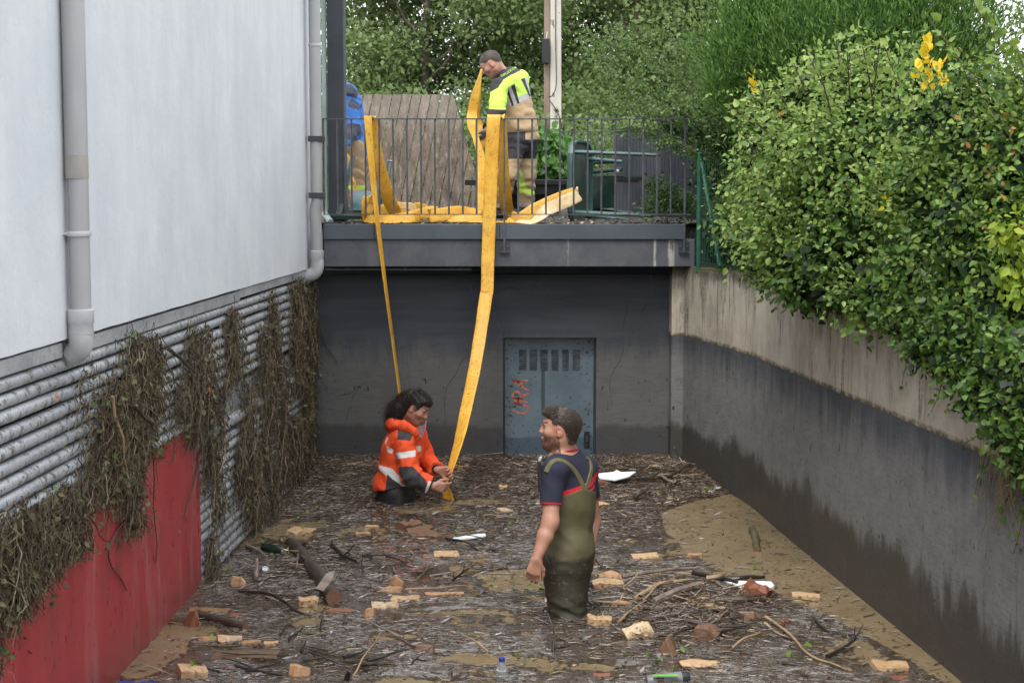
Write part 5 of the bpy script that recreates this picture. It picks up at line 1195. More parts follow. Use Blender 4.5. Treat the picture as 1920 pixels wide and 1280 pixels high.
fl('black rod floating right of the waders at the knee', [(1094, 1127, .02), (1110, 1138, .02), (1124, 1147, .01)], 4, bk_d, 42)
fl('black branch with side twig right of the big log', [(620, 1027, .02), (645, 1045, .04), (668, 1056, .05)], 8, bk_d, 43, 3)
fl('long dark curved branch below the cube of pale wood', [(450, 1112, .02), (510, 1120, .03), (560, 1146, .03), (585, 1150, .02)], 7, bk_d, 44, 3)
fl('thin golden reed standing out of the water at the bottom', [(662, 1268, .0), (690, 1228, .06), (716, 1185, .16)], 4, bk_l, 45)
fl('brown stick with red end lying at bottom centre left', [(665, 1240, .01), (690, 1244, .015), (718, 1250, .01)], 9, bk, 46)
fl('dark upright stub at the bottom left of the centre', [(654, 1276, .0), (655, 1262, .04), (657, 1256, .06)], 12, bk_d, 47)
fl('long dark stick floating at bottom left', [(440, 1252, .01), (485, 1260, .01), (530, 1266, .01)], 6, bk_d, 48)
fl('pale thin stick lying left of the waders', [(763, 1110, .03), (820, 1107, .03), (880, 1100, .02)], 4, bk_l, 49)
fl('dark stick lying centre of the raft above the pale stick', [(718, 1040, .02), (745, 1050, .02), (765, 1058, .01)], 5, bk, 50)
fl('thin stick right of the white sliver', [(836, 1010, .02), (865, 1016, .02), (892, 1022, .01)], 5, bk_d, 51)
fl('straight pale stick pointing at the man in orange', [(768, 962, .02), (795, 957, .03), (815, 952, .03)], 4, bk_gr, 52)
fl('dark knot of roots left of the man in waders', [(850, 1090, .02), (862, 1080, .06), (868, 1070, .10)], 5, bk_d, 53, 4)
fl('grey stick lying beside the green bottle', [(462, 1022, .02), (485, 1035, .03), (500, 1046, .02)], 8, bk_gr, 54)
fl('vertical pale stub below the white bottle cap', [(482, 1092, .02), (483, 1070, .05), (481, 1052, .08)], 10, bk_gr, 55)
fl('pale root lying on the raft above the big log', [(528, 1010, .02), (540, 1022, .03), (536, 1038, .02)], 5, bk_l, 56)
fl('green brown stick floating in the lower left', [(570, 1190, .01), (590, 1192, .012), (612, 1193, .01)], 8, bk_g, 57)
fl('black upright stick at the bottom right of the waders', [(1036, 1225, .0), (1037, 1200, .05), (1038, 1180, .09)], 6, bk_d, 58, 2)
fl('dark root fork at centre left of the raft', [(770, 1250, .01), (778, 1240, .03), (800, 1236, .02)], 5, bk_d, 59, 3)
fl('short dark driftwood stick at the lower right', [(1468, 1244, .01), (1482, 1246, .012), (1499, 1248, .01)], 9, bk_d, 60)
fl('thin pale stick at the bottom right of the centre', [(1370, 1268, .01), (1410, 1264, .012), (1455, 1254, .01)], 4, bk_gr, 61)
# many middling sticks in the heap and the rafts, each described by look and by the nearest thing one can find
LM = {n_: G(a_, b_, 0)[:2] for n_, a_, b_ in (('the big mossy log', 590, 1070), ('the tilted red brown cube', 1409, 1127), ('the notched pale block', 1139, 1098), ('the white foam board', 1405, 1097), ('the cracked pale block', 1510, 1117), ('the pale oval slab', 1310, 1248),
    ('the split pale log piece', 1193, 1190), ('the dark root stump', 1253, 1222), ('the white sheet by the door', 1155, 890), ('the slotted white plate', 1334, 915), ('the white sliver', 880, 1005), ('the green bottle', 515, 1028), ('the long split wedge', 730, 1107), ('the white bottle cap', 497, 1068), ('the pale cube by the log', 578, 1127),
    ('the two flat pale plates', 740, 1127), ('the pale corner block', 359, 1262), ('the long bark slab', 462, 1222), ('the tall red wedge', 357, 1165), ('the clear bottle', 941, 1260), ('the hose end', 842, 945), ('the man in waders', 1066, 1163), ('the lone pale plank by the heap', 1209, 1039), ('the yellow pointed chunk', 445, 1098),
    ('the brick block beside the door', 1210, 876), ('the narrow plank in mid raft', 838, 1037), ('the knotty yellow lump', 1407, 1172), ('the brown angular block', 1326, 1197), ('the yellow chunk behind the waders', 1130, 945), ('the long board by the red panel', 393, 1141), ('the submerged brown board', 789, 990), ('the flat yellow square', 566, 991))}
seen = set(); KM = [('dark brown', bk), ('grey', bk_gr), ('pale', bk_l), ('black', bk_d), ('mossy', bk_g)]
for k, (cx, cy, sx, sy, n_, wh) in enumerate(((1.02, 8.75, .42, .40, 60, 'sticks piled in the heap'), (1.15, 12.9, .55, .5, 50, 'sticks in the raft by the door'), (-1.2, 9.8, .45, .55, 34, 'sticks in the raft at left'), (-.2, 10.4, .7, 1.0, 34, 'sticks strewn in the middle'), (-1.0, 7.9, .5, .4, 24, 'sticks strewn at lower left'))):
    for j in range(n_):
        x, y = cx + rng.normal() * sx * .7, cy + rng.normal() * sy * .7
        if not (xL(y) + .12 < x < xR(min(y, 13.5)) - .15 and 7.35 < y < 13.5): continue
        if mat_mask(np.array(x), np.array(y)) < .35: continue
        a = rng.uniform(0, math.pi); L_ = rng.uniform(.10, .34); z = float(mat_height(np.array(x), np.array(y))) + rng.uniform(.005, .045); d = V(math.cos(a), math.sin(a), rng.uniform(-.12, .18)) * L_ / 2; km = KM[int(rng.integers(5))]
        ln = 'short' if L_ < .17 else 'long' if L_ > .26 else 'medium'; dg = math.degrees(a); dr = 'lying crosswise' if dg < 22 or dg > 158 else 'slanting up right' if dg < 68 else 'pointing away' if dg < 112 else 'slanting up left'
        for nm, q in sorted(LM.items(), key=lambda t_: abs(t_[1][0] - x) + abs(t_[1][1] - y))[:3]:
            ddx, ddy = x - q[0], y - q[1]; rel = ('right of' if ddx > 0 else 'left of') if abs(ddx) * 1.6 > abs(ddy) else ('behind' if ddy > 0 else 'in front of'); lab = f'{ln} {km[0]} stick {dr} {rel} {nm}'
            if lab not in seen: break
        else: continue
        seen.add(lab); p0, p1 = V(x, y, z) - d, V(x, y, z) + d
        for q in (p0, p1): q[2] = max(q[2], .004); q[0] = min(max(q[0], xL(q[1]) + .03), xR(min(q[1], 13.5)) - .03)
        stick(lab, [p0, (p0 + p1) / 2 + rdir(1)[0] * .012, p1], rng.uniform(.004, .010), .003, km[1], wh, n=3, side=5, seed=100 + j + 100 * k)

# ------------------------------------------------------------------ litter
foam = simple('white_foam', (.80, .82, .83), (.68, .70, .70), rough=.8, scale=14, bump=.4, bscale=60, speck=((.25, .2, .15), 26, .66))
def sheet(label, pts, th, name='foam_sheet', m=foam, lift=.02):
    top = [G(px, py, lift + z) for px, py, z in pts]; mb = MB(); mb.prism(top, V(0, 0, -th)); o = mb.build(name, m, base=top[0], bevel=.003); return tag(o, label, 'foam piece', 'white foam pieces on the raft')
sheet('wide white sheet with torn edge on the raft near the door', [(1118, 887, .03), (1150, 884, .06), (1156, 880, .07), (1164, 884, .06), (1193, 883, .06), (1180, 892, .04), (1153, 899, .02), (1125, 896, .01)], .012, lift=.06)
sheet('small white plate with a slot at the foot of the right wall', [(1316, 914, .0), (1326, 910, .0), (1345, 909, .01), (1352, 913, .01), (1342, 919, .0), (1336, 922, .0), (1322, 918, .0)], .008)
sheet('bright white foam board lying at the right of the heap', [(1357, 1088, .02), (1375, 1087, .02), (1405, 1089, .03), (1430, 1088, .03), (1446, 1089, .03), (1452, 1096, .03), (1444, 1102, .02), (1425, 1106, .01), (1410, 1110, .01), (1390, 1106, .01), (1378, 1096, .01)], .03, lift=.03)
sheet('thin white sliver floating in the middle of the raft', [(849, 1007, .01), (880, 1002, .012), (910, 999, .012), (911, 1003, .01), (885, 1007, .01), (852, 1011, .01)], .012)
# bottles
t = NT('clear_plastic'); clear = t.set(Base_Color=(.85, .90, .92), Roughness=.08, Transmission_Weight=.85, IOR=1.2)
blue = simple('blue_cap_plastic', (.02, .035, .30), rough=.35); blackm = simple('dark_bottle', (.015, .03, .022), (.02, .05, .035), rough=.2, scale=8); lime = simple('lime_label', (.18, .55, .06), rough=.4); greym = simple('grey_label', (.16, .17, .18), (.10, .10, .11), rough=.35, scale=8); whitep = simple('white_plastic', (.75, .76, .76), (.6, .6, .6), rough=.4)
p = G(941, 1270, 0); e = empty('plastic_bottle', (p[0], p[1], -.06)); tag(e, 'clear plastic bottle with blue cap floating upright at the bottom', 'bottle')
MB().lathe((p[0], p[1], -.08), [(.030, 0), (.033, .01), (.033, .06), (.030, .065), (.033, .07), (.033, .10), (.030, .105), (.032, .11), (.026, .135), (.013, .155), (.012, .165)], 20).build('body', clear, e, True)
MB().lathe((p[0], p[1], .083), [(.0145, 0), (.015, .003), (.015, .016), (.013, .019)], 16).build('cap', blue, e, True)
def lying(label, a, c, prof, mats, names, nm='bottle'):
    ax = unit(c - a); e = empty(nm, tuple(a)); tag(e, label, 'bottle'); L_ = np.linalg.norm(c - a)
    for pr, m, n_ in zip(prof, mats, names): MB().lathe(a, [(r, h * L_) for r, h in pr], 18, ax).build(n_, m, e, True)
lying('dark green bottle with pale neck lying beside the louvres', G(492, 1024, .03), G(540, 1034, .02), [[(.02, 0), (.028, .05), (.028, .55), (.018, .75), (.013, .8)], [(.0135, .79), (.014, .9), (.013, 1)]], [blackm, whitep], ['body', 'neck'])
lying('black and grey container with lime stripe at the bottom edge', G(1212, 1277, .02), G(1292, 1270, .03), [[(.026, 0), (.031, .03), (.031, .22)], [(.0315, .22), (.033, .24), (.033, .95), (.028, 1.)], [(.0334, .38), (.0336, .4), (.0336, .8), (.0334, .82)]], [greym, simple('dark_can', (.03, .04, .045), rough=.25), greym], ['cap', 'body', 'label'])
a = G(1236, 1266, .058); MB().obox(a + V(.03, 0, .002), V(.06, .002, 0), V(0, .010, 0), V(0, 0, .002)).build('lime_stripe', lime, bpy.data.objects['bottle.001'])
p = G(497, 1068, .03); tag(MB().lathe(p, [(.017, 0), (.020, .003), (.020, .016), (.016, .019), (.012, .012)], 18, (.2, -.75, .6)).build('plastic_disc', whitep, base=p), 'round white bottle cap lying above the vertical stub', 'cap')
p = G(477, 1064, .03); tag(MB().tube([p + V(.016 * math.cos(a), -.01 * math.sin(a), .016 * math.sin(a)) for a in np.linspace(0, 6.28, 12)], .005, 6).build('yellow_ring', simple('old_ring', (.45, .42, .22), rough=.6), base=p), 'small yellowish plastic ring left of the white bottle cap', 'ring')
p = G(562, 1064, .015); tag(MB().lathe(p - V(0, 0, .02), [(.01, 0), (.05, .004), (.055, .012), (.04, .02), (.01, .023)], 16, (.1, -.2, 1)).build('wood_disc', W['white'], base=p), 'pale rounded wood disc beside the big log upper left', 'wood disc')
p = G(252, 1287, .01); tag(MB().prism([p + V(-.09, 0, 0), p + V(.09, .0, 0), p + V(.10, .05, .01), p + V(-.08, .06, .01)], V(0, 0, -.02)).build('blue_plastic', blue, base=p), 'strip of dark blue plastic at the very bottom left', 'plastic strip')
# clods of dead leaves stuck on the walls

# ------------------------------------------------------------------ things on the terrace
def hose_mat():
    t = NT('yellow_fire_hose'); v = t.pos(); 
    c = t.mix(t.rng(t.noise(v, 7, 5, .65), .3, .7), (.66, .33, .030), (.80, .46, .06)); c = t.mix(t.rng(t.noise(t.pos(scale=(1, 1, .4)), 22, 4, .7), .5, .75, 0, .6), c, (.46, .24, .035))
    c = t.mix(t.rng(t.noise(v, 50, 3, .6), .645, .67, 0, .9), c, (.07, .045, .02)); c = t.mix(t.rng(t.noise(v, 16, 5, .8), .54, .68, 0, .7), c, (.33, .19, .06)); c = t.mix(t.rng(t.noise(t.pos(scale=(3, 3, .15)), 30, 3, .7), .5, .7, 0, .5), c, (.40, .20, .02))
    t.bump(t.noise(v, 12, 4), .15, .004); return t.set(Base_Color=c, Roughness=.45, Specular_IOR_Level=.4)
MH = hose_mat()
MHi = simple('hose_pale_lining', (.78, .62, .38), (.62, .44, .22), rough=.6, scale=9, kind='world', speck=((.3, .22, .1), 30, .64))
def hose(name, rows, parent, n=7, w=.112, th=.007, m=None):
    """rows: point (3), width direction (3), relative width"""
    R_ = cr_path([np.concatenate([np.asarray(p, float), unit(d), [k]]) for p, d, k in rows], n); mb = MB(); vs = []; N_ = len(R_)
    sec = [(-1, 0), (-.94, .8), (-.5, 1), (0, .82), (.5, 1), (.94, .8), (1, 0), (.94, -.8), (.5, -1), (0, -.82), (-.5, -1), (-.94, -.8)]; k = len(sec)
    for i in range(N_):
        p = R_[i, :3]; t = unit(R_[min(i + 1, N_ - 1), :3] - R_[max(i - 1, 0), :3]); d = R_[i, 3:6]; d = unit(d - t * np.dot(d, t)); nn = np.cross(t, d); ww = w / 2 * R_[i, 6] * (1 + .012 * math.sin(i * 1.1))
        for a, b_ in sec: vs.append(p + d * a * ww + nn * b_ * th / 2)
    mb.add(vs, [(i * k + j, i * k + (j + 1) % k, (i + 1) * k + (j + 1) % k, (i + 1) * k + j) for i in range(N_ - 1) for j in range(k)] + [tuple(range(k))[::-1], tuple((N_ - 1) * k + j for j in range(k))])
    o = mesh_np(name, np.array(vs), mb.f, m or MH, parent, True); return o
X1 = V(1, 0, 0)
YH = 13.36
h1 = empty('fire_hose', tuple(P(925, 222, 13.4))); tag(h1, 'wide flat yellow fire hose draped over the railing down to the man in orange', 'fire hose', 'yellow fire hoses')
hose('front_length', [(P(931, 221, 13.45), V(1, .1, 0), 1), (P(928, 219.5, 13.40), V(1, .1, 0), 1), (P(925.5, 224, 13.35), X1, 1), (P(921, 310, YH), X1, .98), (P(918, 400, YH), X1, .98), (P(915, 480, YH - .03), X1, .97), (P(913.5, 542, YH - .08), X1, .95), (P(911, 556, YH - .10), X1, .97), (P(903, 610, YH - .2), V(1, -.1, .05), .95),
                        (P(890, 690, YH - .42), V(1, -.2, .1), .95), (P(873, 770, YH - .75), V(1, -.4, .1), .92), (P(862, 820, YH - 1.0), V(1, -.9, .2), .92), (P(852, 855, YH - 1.15), V(1, -1.2, .3), .9), (P(841, 890, YH - 1.26), V(1, -1.8, .4), .85), (P(836, 906, YH - 1.28), V(.5, -1.5, .3), .7),
                        (P(838, 922, YH - 1.28), V(1, -.6, .1), .75), (P(842, 940, YH - 1.26), V(1, -.3, 0), .82), (P(845, 956, YH - 1.24), V(1, -.1, 0), .85)], h1)
hose('back_length', [(P(931, 221, 13.45), V(1, .1, 0), 1), (P(938, 225, 13.50), V(1, .5, 0), 1), (P(943, 290, 13.56), V(1, .6, 0), .9), (P(946, 350, 13.66), V(1, .6, 0), 1), (P(951, 392, 13.9), V(1, .4, .1), 1), (P(962, 404, 14.0), V(.3, 1, .2), 1)], h1)
h2 = empty('fire_hose', tuple(P(692, 222, 13.4))); tag(h2, 'narrow twisted yellow fire hose hanging behind the head of the man in orange', 'fire hose', 'yellow fire hoses')
hose('front_length', [(P(695, 221.5, 13.45), V(1, .3, 0), .62), (P(692, 220, 13.41), V(1, .3, 0), .62), (P(690, 226, 13.36), V(1, .5, 0), .62), (P(696, 300, YH), V(1, .9, 0), .62), (P(704, 380, YH), V(1, 1.6, 0), .62), (P(712, 450, YH), V(1, 2, 0), .6), (P(722, 530, YH), V(1, 3, 0), .62), (P(734, 620, YH + .05), V(1, 4, 0), .66),
                        (P(746, 710, YH + .1), V(1, 5, 0), .7), (P(756, 790, YH + .12), V(1, 4, 0), .7), (P(763, 868, YH + .15), V(1, 3, 0), .7)], h2)
hose('back_length', [(P(695, 221.5, 13.45), V(1, .3, 0), .62), (P(700, 226, 13.50), V(1, .6, 0), .62), (P(708, 290, 13.6), V(1, .9, .1), .9), (P(722, 350, 13.75), V(1, .5, .2), 1), (P(738, 392, 13.9), V(1, .2, .5), 1), (P(760, 404, 14.0), V(.2, .6, 1), .7), (P(800, 408, 14.0), V(0, .9, .5), .8)], h2)
h3 = empty('fire_hose', tuple(P(800, 405, 13.9))); tag(h3, 'flattened yellow fire hose folded back and forth on the terrace floor left', 'fire hose', 'yellow fire hoses')
def TF(px, Y, h): p = P(px, 400, Y); p[2] = zT(Y) + h; return p
hose('loose_folds', [(TF(684, 13.75, .03), V(.2, .3, 1), .8), (TF(682, 13.7, .12), V(.3, .4, 1), .8), (TF(690, 13.72, .22), V(.9, .5, .3), .6), (TF(699, 13.8, .16), V(.4, .5, 1), .6), (TF(688, 13.7, .045), V(.1, .6, 1), .8), (TF(720, 13.66, .04), V(0, .7, .7), .9), (TF(768, 13.68, .05), V(0, .7, .8), 1), (TF(786, 13.8, .06), V(0, .3, 1), 1)], h3)
hose('middle_folds', [(TF(772, 14.0, .05), V(0, .6, 1), .9), (TF(800, 13.9, .085), V(.4, .3, 1), 1.05), (TF(818, 13.75, .075), V(.2, .1, 1), 1.1), (TF(806, 13.68, .06), V(-.2, .3, 1), 1.05), (TF(828, 13.72, .07), V(.1, .5, 1), 1.1), (TF(862, 13.8, .085), V(.1, .5, 1), 1.1), (TF(895, 13.9, .06), V(.2, .6, 1), 1), (TF(905, 14.0, .04), V(.2, 1, .6), 1)], h3)
hose('low_folds', [(TF(838, 13.95, .10), V(.4, .5, 1), .8), (TF(870, 13.85, .075), V(.2, .5, 1), 1), (TF(905, 13.72, .045), V(0, .8, .7), 1), (TF(868, 13.66, .04), V(-.2, .8, .5), 1), (TF(842, 13.7, .03), V(-.2, 1, .3), .9)], h3)
hose('flat_run', [(TF(694, 13.60, .008), V(0, 1, .1), .6), (TF(716, 13.55, .014), V(0, 1, .3), .6), (TF(742, 13.60, .008), V(0, 1, .1), .6), (TF(770, 13.66, .02), V(0, 1, .5), .6)], h3)
hose('end_run', [(TF(862, 13.70, .012), V(0, 1, .3), .7), (TF(895, 13.62, .012), V(0, 1, .1), .6), (TF(948, 13.62, .012), V(.1, 1, .2), .7), (TF(965, 13.70, .02), V(.4, 1, .3), .9)], h3)
hose('far_fold', [(TF(716, 14.3, .05), V(0, .5, 1), .9), (TF(742, 14.2, .13), V(.5, .3, 1), .8), (TF(764, 14.1, .08), V(-.3, .5, 1), .9), (TF(786, 14.2, .12), V(.4, .4, 1), .8), (TF(812, 14.3, .05), V(0, .6, 1), .9)], h3)
hose('standing_fold', [(TF(712, 13.95, .10), V(.2, .2, 1), .9), (TF(745, 13.98, .09), V(.5, .3, 1), .9), (TF(770, 13.9, .05), V(.2, .6, 1), .9), (TF(735, 13.8, .03), V(-.2, .6, 1), .8)], h3)
hose('pale_fold', [(TF(752, 13.9, .14), V(.3, .2, 1), .55), (TF(772, 13.93, .13), V(.3, .2, 1), .6), (TF(778, 13.95, .06), V(.5, .3, 1), .6)], h3, m=MHi)
h4 = empty('fire_hose', tuple(P(1000, 405, 13.8))); tag(h4, 'yellow fire hose fold rising to the right of the firefighter feet', 'fire hose', 'yellow fire hoses')
hose('rising_fold', [(TF(958, 13.75, .05), V(.1, .3, 1), 1), (TF(975, 13.75, .035), V(0, .4, 1), 1), (P(1005, 392, 13.8), V(-.2, .3, 1), 1), (P(1045, 374, 13.85), V(-.3, .2, 1), 1), (P(1078, 362, 13.9), V(-.4, .2, 1), .95)], h4)
hose('falling_fold', [(P(1078, 360, 13.86), V(-.2, .5, 1), .9), (P(1084, 366, 13.80), V(-.5, .2, 1), 1), (P(1060, 378, 13.72), V(-.45, .2, 1), 1.02), (P(1025, 394, 13.66), V(-.4, .5, .9), 1), (TF(1000, 13.62, .02), V(-.3, 1, .4), .95), (TF(968, 13.66, .015), V(0, 1, .2), .9)], h4, m=MHi)
h5 = empty('fire_hose', tuple(P(900, 260, 14.5))); tag(h5, 'yellow fire hose held up to the face of the firefighter on the terrace', 'fire hose', 'yellow fire hoses')
hose('raised_loop', [(P(903, 131, 14.55), V(.3, 1, 0), .35), (P(899, 150, 14.52), V(.7, 1, .1), .55), (P(891, 180, 14.5), V(1, .6, .1), .75), (P(886, 210, 14.5), V(1, .5, 0), .85), (P(885, 232, 14.45), V(1, .3, 0), .85), (P(893, 262, 14.42), V(1, .9, 0), .7), (P(901, 292, 14.4), V(1, .6, 0), .8), (P(904, 325, 14.35), V(1, .4, 0), .8), (P(904, 360, 14.3), V(1, .6, 0), .9), (P(905, 398, 14.2), V(1, .5, .1), .9)], h5)
hose('second_loop', [(P(903, 131, 14.57), V(.3, 1, 0), .35), (P(900, 160, 14.62), V(.4, 1, 0), .4), (P(897, 215, 14.7), V(.6, 1, 0), .5), (P(900, 240, 14.66), V(1, .5, .4), .8), (P(903, 262, 14.55), V(1, .4, .3), .8), (P(900, 290, 14.5), V(.6, 1, 0), .6), (P(905, 335, 14.45), V(1, .2, 0), .9)], h5)
h6 = empty('fire_hose', tuple(P(650, 300, 15.0))); tag(h6, 'yellow fire hose bend by the legs of the person in blue', 'fire hose', 'yellow fire hoses')
hose('loop', [(P(644, 290, 14.6), V(1, .3, 0), .5), (P(651, 300, 14.6), V(1, .3, 1), .6), (P(650, 320, 14.6), V(1, .5, .3), .4), (P(664, 340, 14.6), V(.6, 1, 0), .3), (P(666, 360, 14.6), V(.6, 1, 0), .3), (P(666, 385, 14.5), V(.6, 1, 0), .4)], h6)

# board of weathered planks
YP = 16.6
pn = empty('wooden_board_panel', tuple(P(790, 400, YP))); tag(pn, 'large weathered wooden board panel leaning upright behind the railing', 'board panel')
def clip_x(y): # right outline of the panel, pixels
    return np.interp(y, [177, 340, 405], [849, 897, 886])
for k in range(16):
    top0 = 663 + 18.2 * k; lean = -.195; gap = 1.7
    def edge(x0, y): return x0 + lean * (y - 178)
    ys = [178 - .35 * (k % 3)] + list(range(182, 406, 4)); Lf, Rt = [], []
    for y in ys:
        a, c = edge(top0, y) + gap / 2, edge(top0 + 18.2, y) - gap / 2; r = clip_x(y)
        if a < r - 1: Lf.append((a, y)); Rt.append((min(c, r), y))
    if len(Lf) < 3: continue
    off = .02 * ((k * 7) % 5) / 5
    def pp(x, y): return P(x, y, YP + .15 + off - (y - 178) / 230 * .35)
    # when the plank starts on the sloping cut the top row is widened properly
    poly = [pp(*q) for q in Lf] + [pp(*q) for q in Rt[::-1]]
    MB().prism(poly, V(.0, .03, 0)).build('board', MT['boards'], pn)
for (y, z_) in ((205, 0), (370, 0)):
    a = P(672, y, YP + .32); c = P(clip_x(y) - 12, y, YP + .32); MB().bar(a, c, .05, .07).build('batten', MT['boards'], pn)

# black table with vine, blue cloth
tb = empty('black_table', tuple(P(960, 398, 15.8))); tag(tb, 'long black table standing behind the firefighter', 'table')
a, c = P(872, 341, 15.6), P(1062, 341, 15.6)
MB().box(a[0], c[0], 15.5, 16.1, a[2] - .03, a[2] + .02).build('tabletop', MT['black'], tb, bevel=.004)
MB().box(P(930, 350, 15.6)[0], c[0], 15.56, 15.60, a[2] - .12, a[2] - .032).build('apron', MT['black'], tb)
for px in (935, 1040): x = P(px, 380, 15.7)[0]; MB().box(x - .03, x + .03, 15.62, 15.68, zT(15.6) - .05, a[2] - .031).build('leg', MT['black'], tb)
MB().box(P(945, 350, 15.8)[0], P(1048, 350, 15.8)[0], 15.85, 16.05, zT(15.8) - .05, a[2] - .032).build('cabinet', MT['black'], tb)
p = P(958, 335, 15.7); mb = MB(); n = 14; vs = []
for j in range(n):
    for i in range(n): u_, w_ = i / (n - 1) - .5, j / (n - 1) - .5; vs.append((p[0] + u_ * .17, 15.7 + w_ * .2, a[2] + .024 + .055 * max(0, 1 - 3.2 * (u_ * u_ + w_ * w_)) * (.6 + .8 * float(vnoise(V(u_ * 9, w_ * 9, 0), 2)))))
mb.add(vs, [(j * n + i, j * n + i + 1, (j + 1) * n + i + 1, (j + 1) * n + i) for j in range(n - 1) for i in range(n - 1)]); tag(mb.build('blue_cloth', MT['bluecloth'], None, True, base=p), 'crumpled blue cloth lying on the black table', 'cloth')
vp = empty('climbing_vine', tuple(P(1030, 335, 15.9))); tag(vp, 'light green climbing vine growing behind the black table', 'vine')
vb = blobs_px([(1030, 265, 16.4, .13, .12), (1012, 310, 16.3, .10, .14), (1042, 315, 16.4, .12, .15), (1000, 345, 16.3, .05, .05), (945, 318, 16.4, .1, .1), (975, 300, 16.6, .1, .14)])
leaves('foliage', *cloud(vb, 170, 8, .06, .085, tint0=.62, tvar=.22, up=.1, face=-.9, droop=.7, shell=(.5, 1.1)), T_ROUND, leaf_mat('vine_leaf', (.03, .09, .02), (.08, .20, .04), (.16, .32, .07)), vp)
for q in ([P(1030, 345, 16.4), P(1032, 300, 16.42), P(1028, 245, 16.4)], [P(1010, 350, 16.3), P(1014, 310, 16.3), P(1020, 270, 16.4)]): branchlets(vp, 'stem', twigm, [q], .006, .003)

# rear railing
YQ = 18.2; rr = empty('rear_railing', tuple(P(1090, 400, YQ))); tag(rr, 'second dark railing standing at the back of the terrace', 'railing')
zt_, zb2 = P(960, 246, YQ)[2], zT(YQ) - .05; xa, xb = P(1030, 250, YQ)[0], P(1150, 250, YQ)[0]
MB().box(xa, xb, YQ - .012, YQ + .012, zt_ - .012, zt_).build('top_rail', MT['rail'], rr)
MB().box(xa, xb, YQ - .012, YQ + .012, zt_ - .75, zt_ - .738).build('bottom_rail', MT['rail'], rr)
MB().box(P(1050, 300, YQ)[0], P(1059, 300, YQ)[0], YQ - .05, YQ + .05, zb2, zt_ - .0125).build('post', MT['anth'], rr)
for k in range(7): x = P(1066 + 14 * k, 300, YQ)[0]; MB().tube([(x, YQ, zt_ - .737), (x, YQ, zt_ - .0125)], .006, 6).build('baluster', MT['rail'], rr)

# dark slatted screen
sc_ = empty('slatted_screen', tuple(P(1230, 400, 15.4))); tag(sc_, 'dark grey screen of vertical slats behind right end of the railing', 'screen')
tp = [(1151, 249, 16.6), (1240, 236, 15.3), (1330, 246, 14.4)]; slats = []
for (a, c, n_) in ((tp[0], tp[1], 14), (tp[1], tp[2], 13)):
    A, Cc = P(*a), P(*c)
    for k in range(n_): slats.append((A + (Cc - A) * (k + .06) / n_, A + (Cc - A) * (k + .94) / n_))
for A, Cc in slats:
    t_ = unit((Cc - A) * V(1, 1, 0)); nn = V(t_[1], -t_[0], 0) * .016; z0_ = zT(A[1]) - .03
    mb = MB(); mb.prism([V(A[0], A[1], z0_), V((A[0] + Cc[0]) / 2, (A[1] + Cc[1]) / 2, z0_) + nn, V(Cc[0], Cc[1], z0_), V(Cc[0], Cc[1], z0_) - nn, V(A[0], A[1], z0_) - nn], V(0, 0, (A[2] + Cc[2]) / 2 - z0_)); mb.build('slat', MT['anth'], sc_)
for A, Cc in ((P(*tp[0]), P(*tp[1])), (P(*tp[1]), P(*tp[2]))): MB().bar(A + V(0, .0, .006), Cc + V(0, 0, .006), .05, .012).build('top_trim', MT['anth'], sc_)

# overturned green table
YT = 14.5; gt = empty('overturned_table', tuple(P(1090, 414, YT))); tag(gt, 'green plastic table tipped on its side with legs pointing right', 'table')
def tabletop():
    u = unit(V(.36, .93, 0)); w = V(0, 0, 1); nrm = V(-.93, .36, 0) * -1  # nrm points to the legs (+x)
    nrm = unit(V(.93, -.30, 0)); u = unit(V(.30, .93, 0)); c = P(1086, 343, YT); R_ = .385; pts = []
    for k in range(40):
        a = 2 * math.pi * k / 40; cx, sx = math.cos(a), math.sin(a); s = R_ / (abs(cx) ** 4.2 + abs(sx) ** 4.2) ** (1 / 4.2); pts.append(c + u * cx * s * .95 + w * sx * s * .98)
    mb = MB(); mb.prism([p - nrm * .012 for p in pts], nrm * .018); o = mb.build('tabletop', MT['greentop'], gt, bevel=.004)
    mb = MB(); vs = []
    for p in pts: vs += [p + nrm * .006, p + nrm * .035, c + (p - c) * .955 + nrm * .035, c + (p - c) * .955 + nrm * .006]
    n_ = len(pts); mb.add(vs, [(4 * i + j, 4 * i + (j + 1) % 4, 4 * ((i + 1) % n_) + (j + 1) % 4, 4 * ((i + 1) % n_) + j) for i in range(n_) for j in range(4)]); mb.build('rim', MT['teal'], gt)
    return c, nrm, u, w
tc, tn_, tu, tw = tabletop()
for (s1, s2, e_px) in ((-.27, .27, (1236, 291)), (.27, .22, (1168, 304)), (-.27, -.26, (1226, 405)), (.27, -.30, (1180, 413))):
    a = tc + tu * s1 + tw * s2 + tn_ * .02; c = P(*e_px, a[1] - .25); pts = [a, a + (c - a) * .5, c]; MB().tube(pts, [.034, .030, .025], 12, squash=.6).build('leg', MT['teal'], gt)
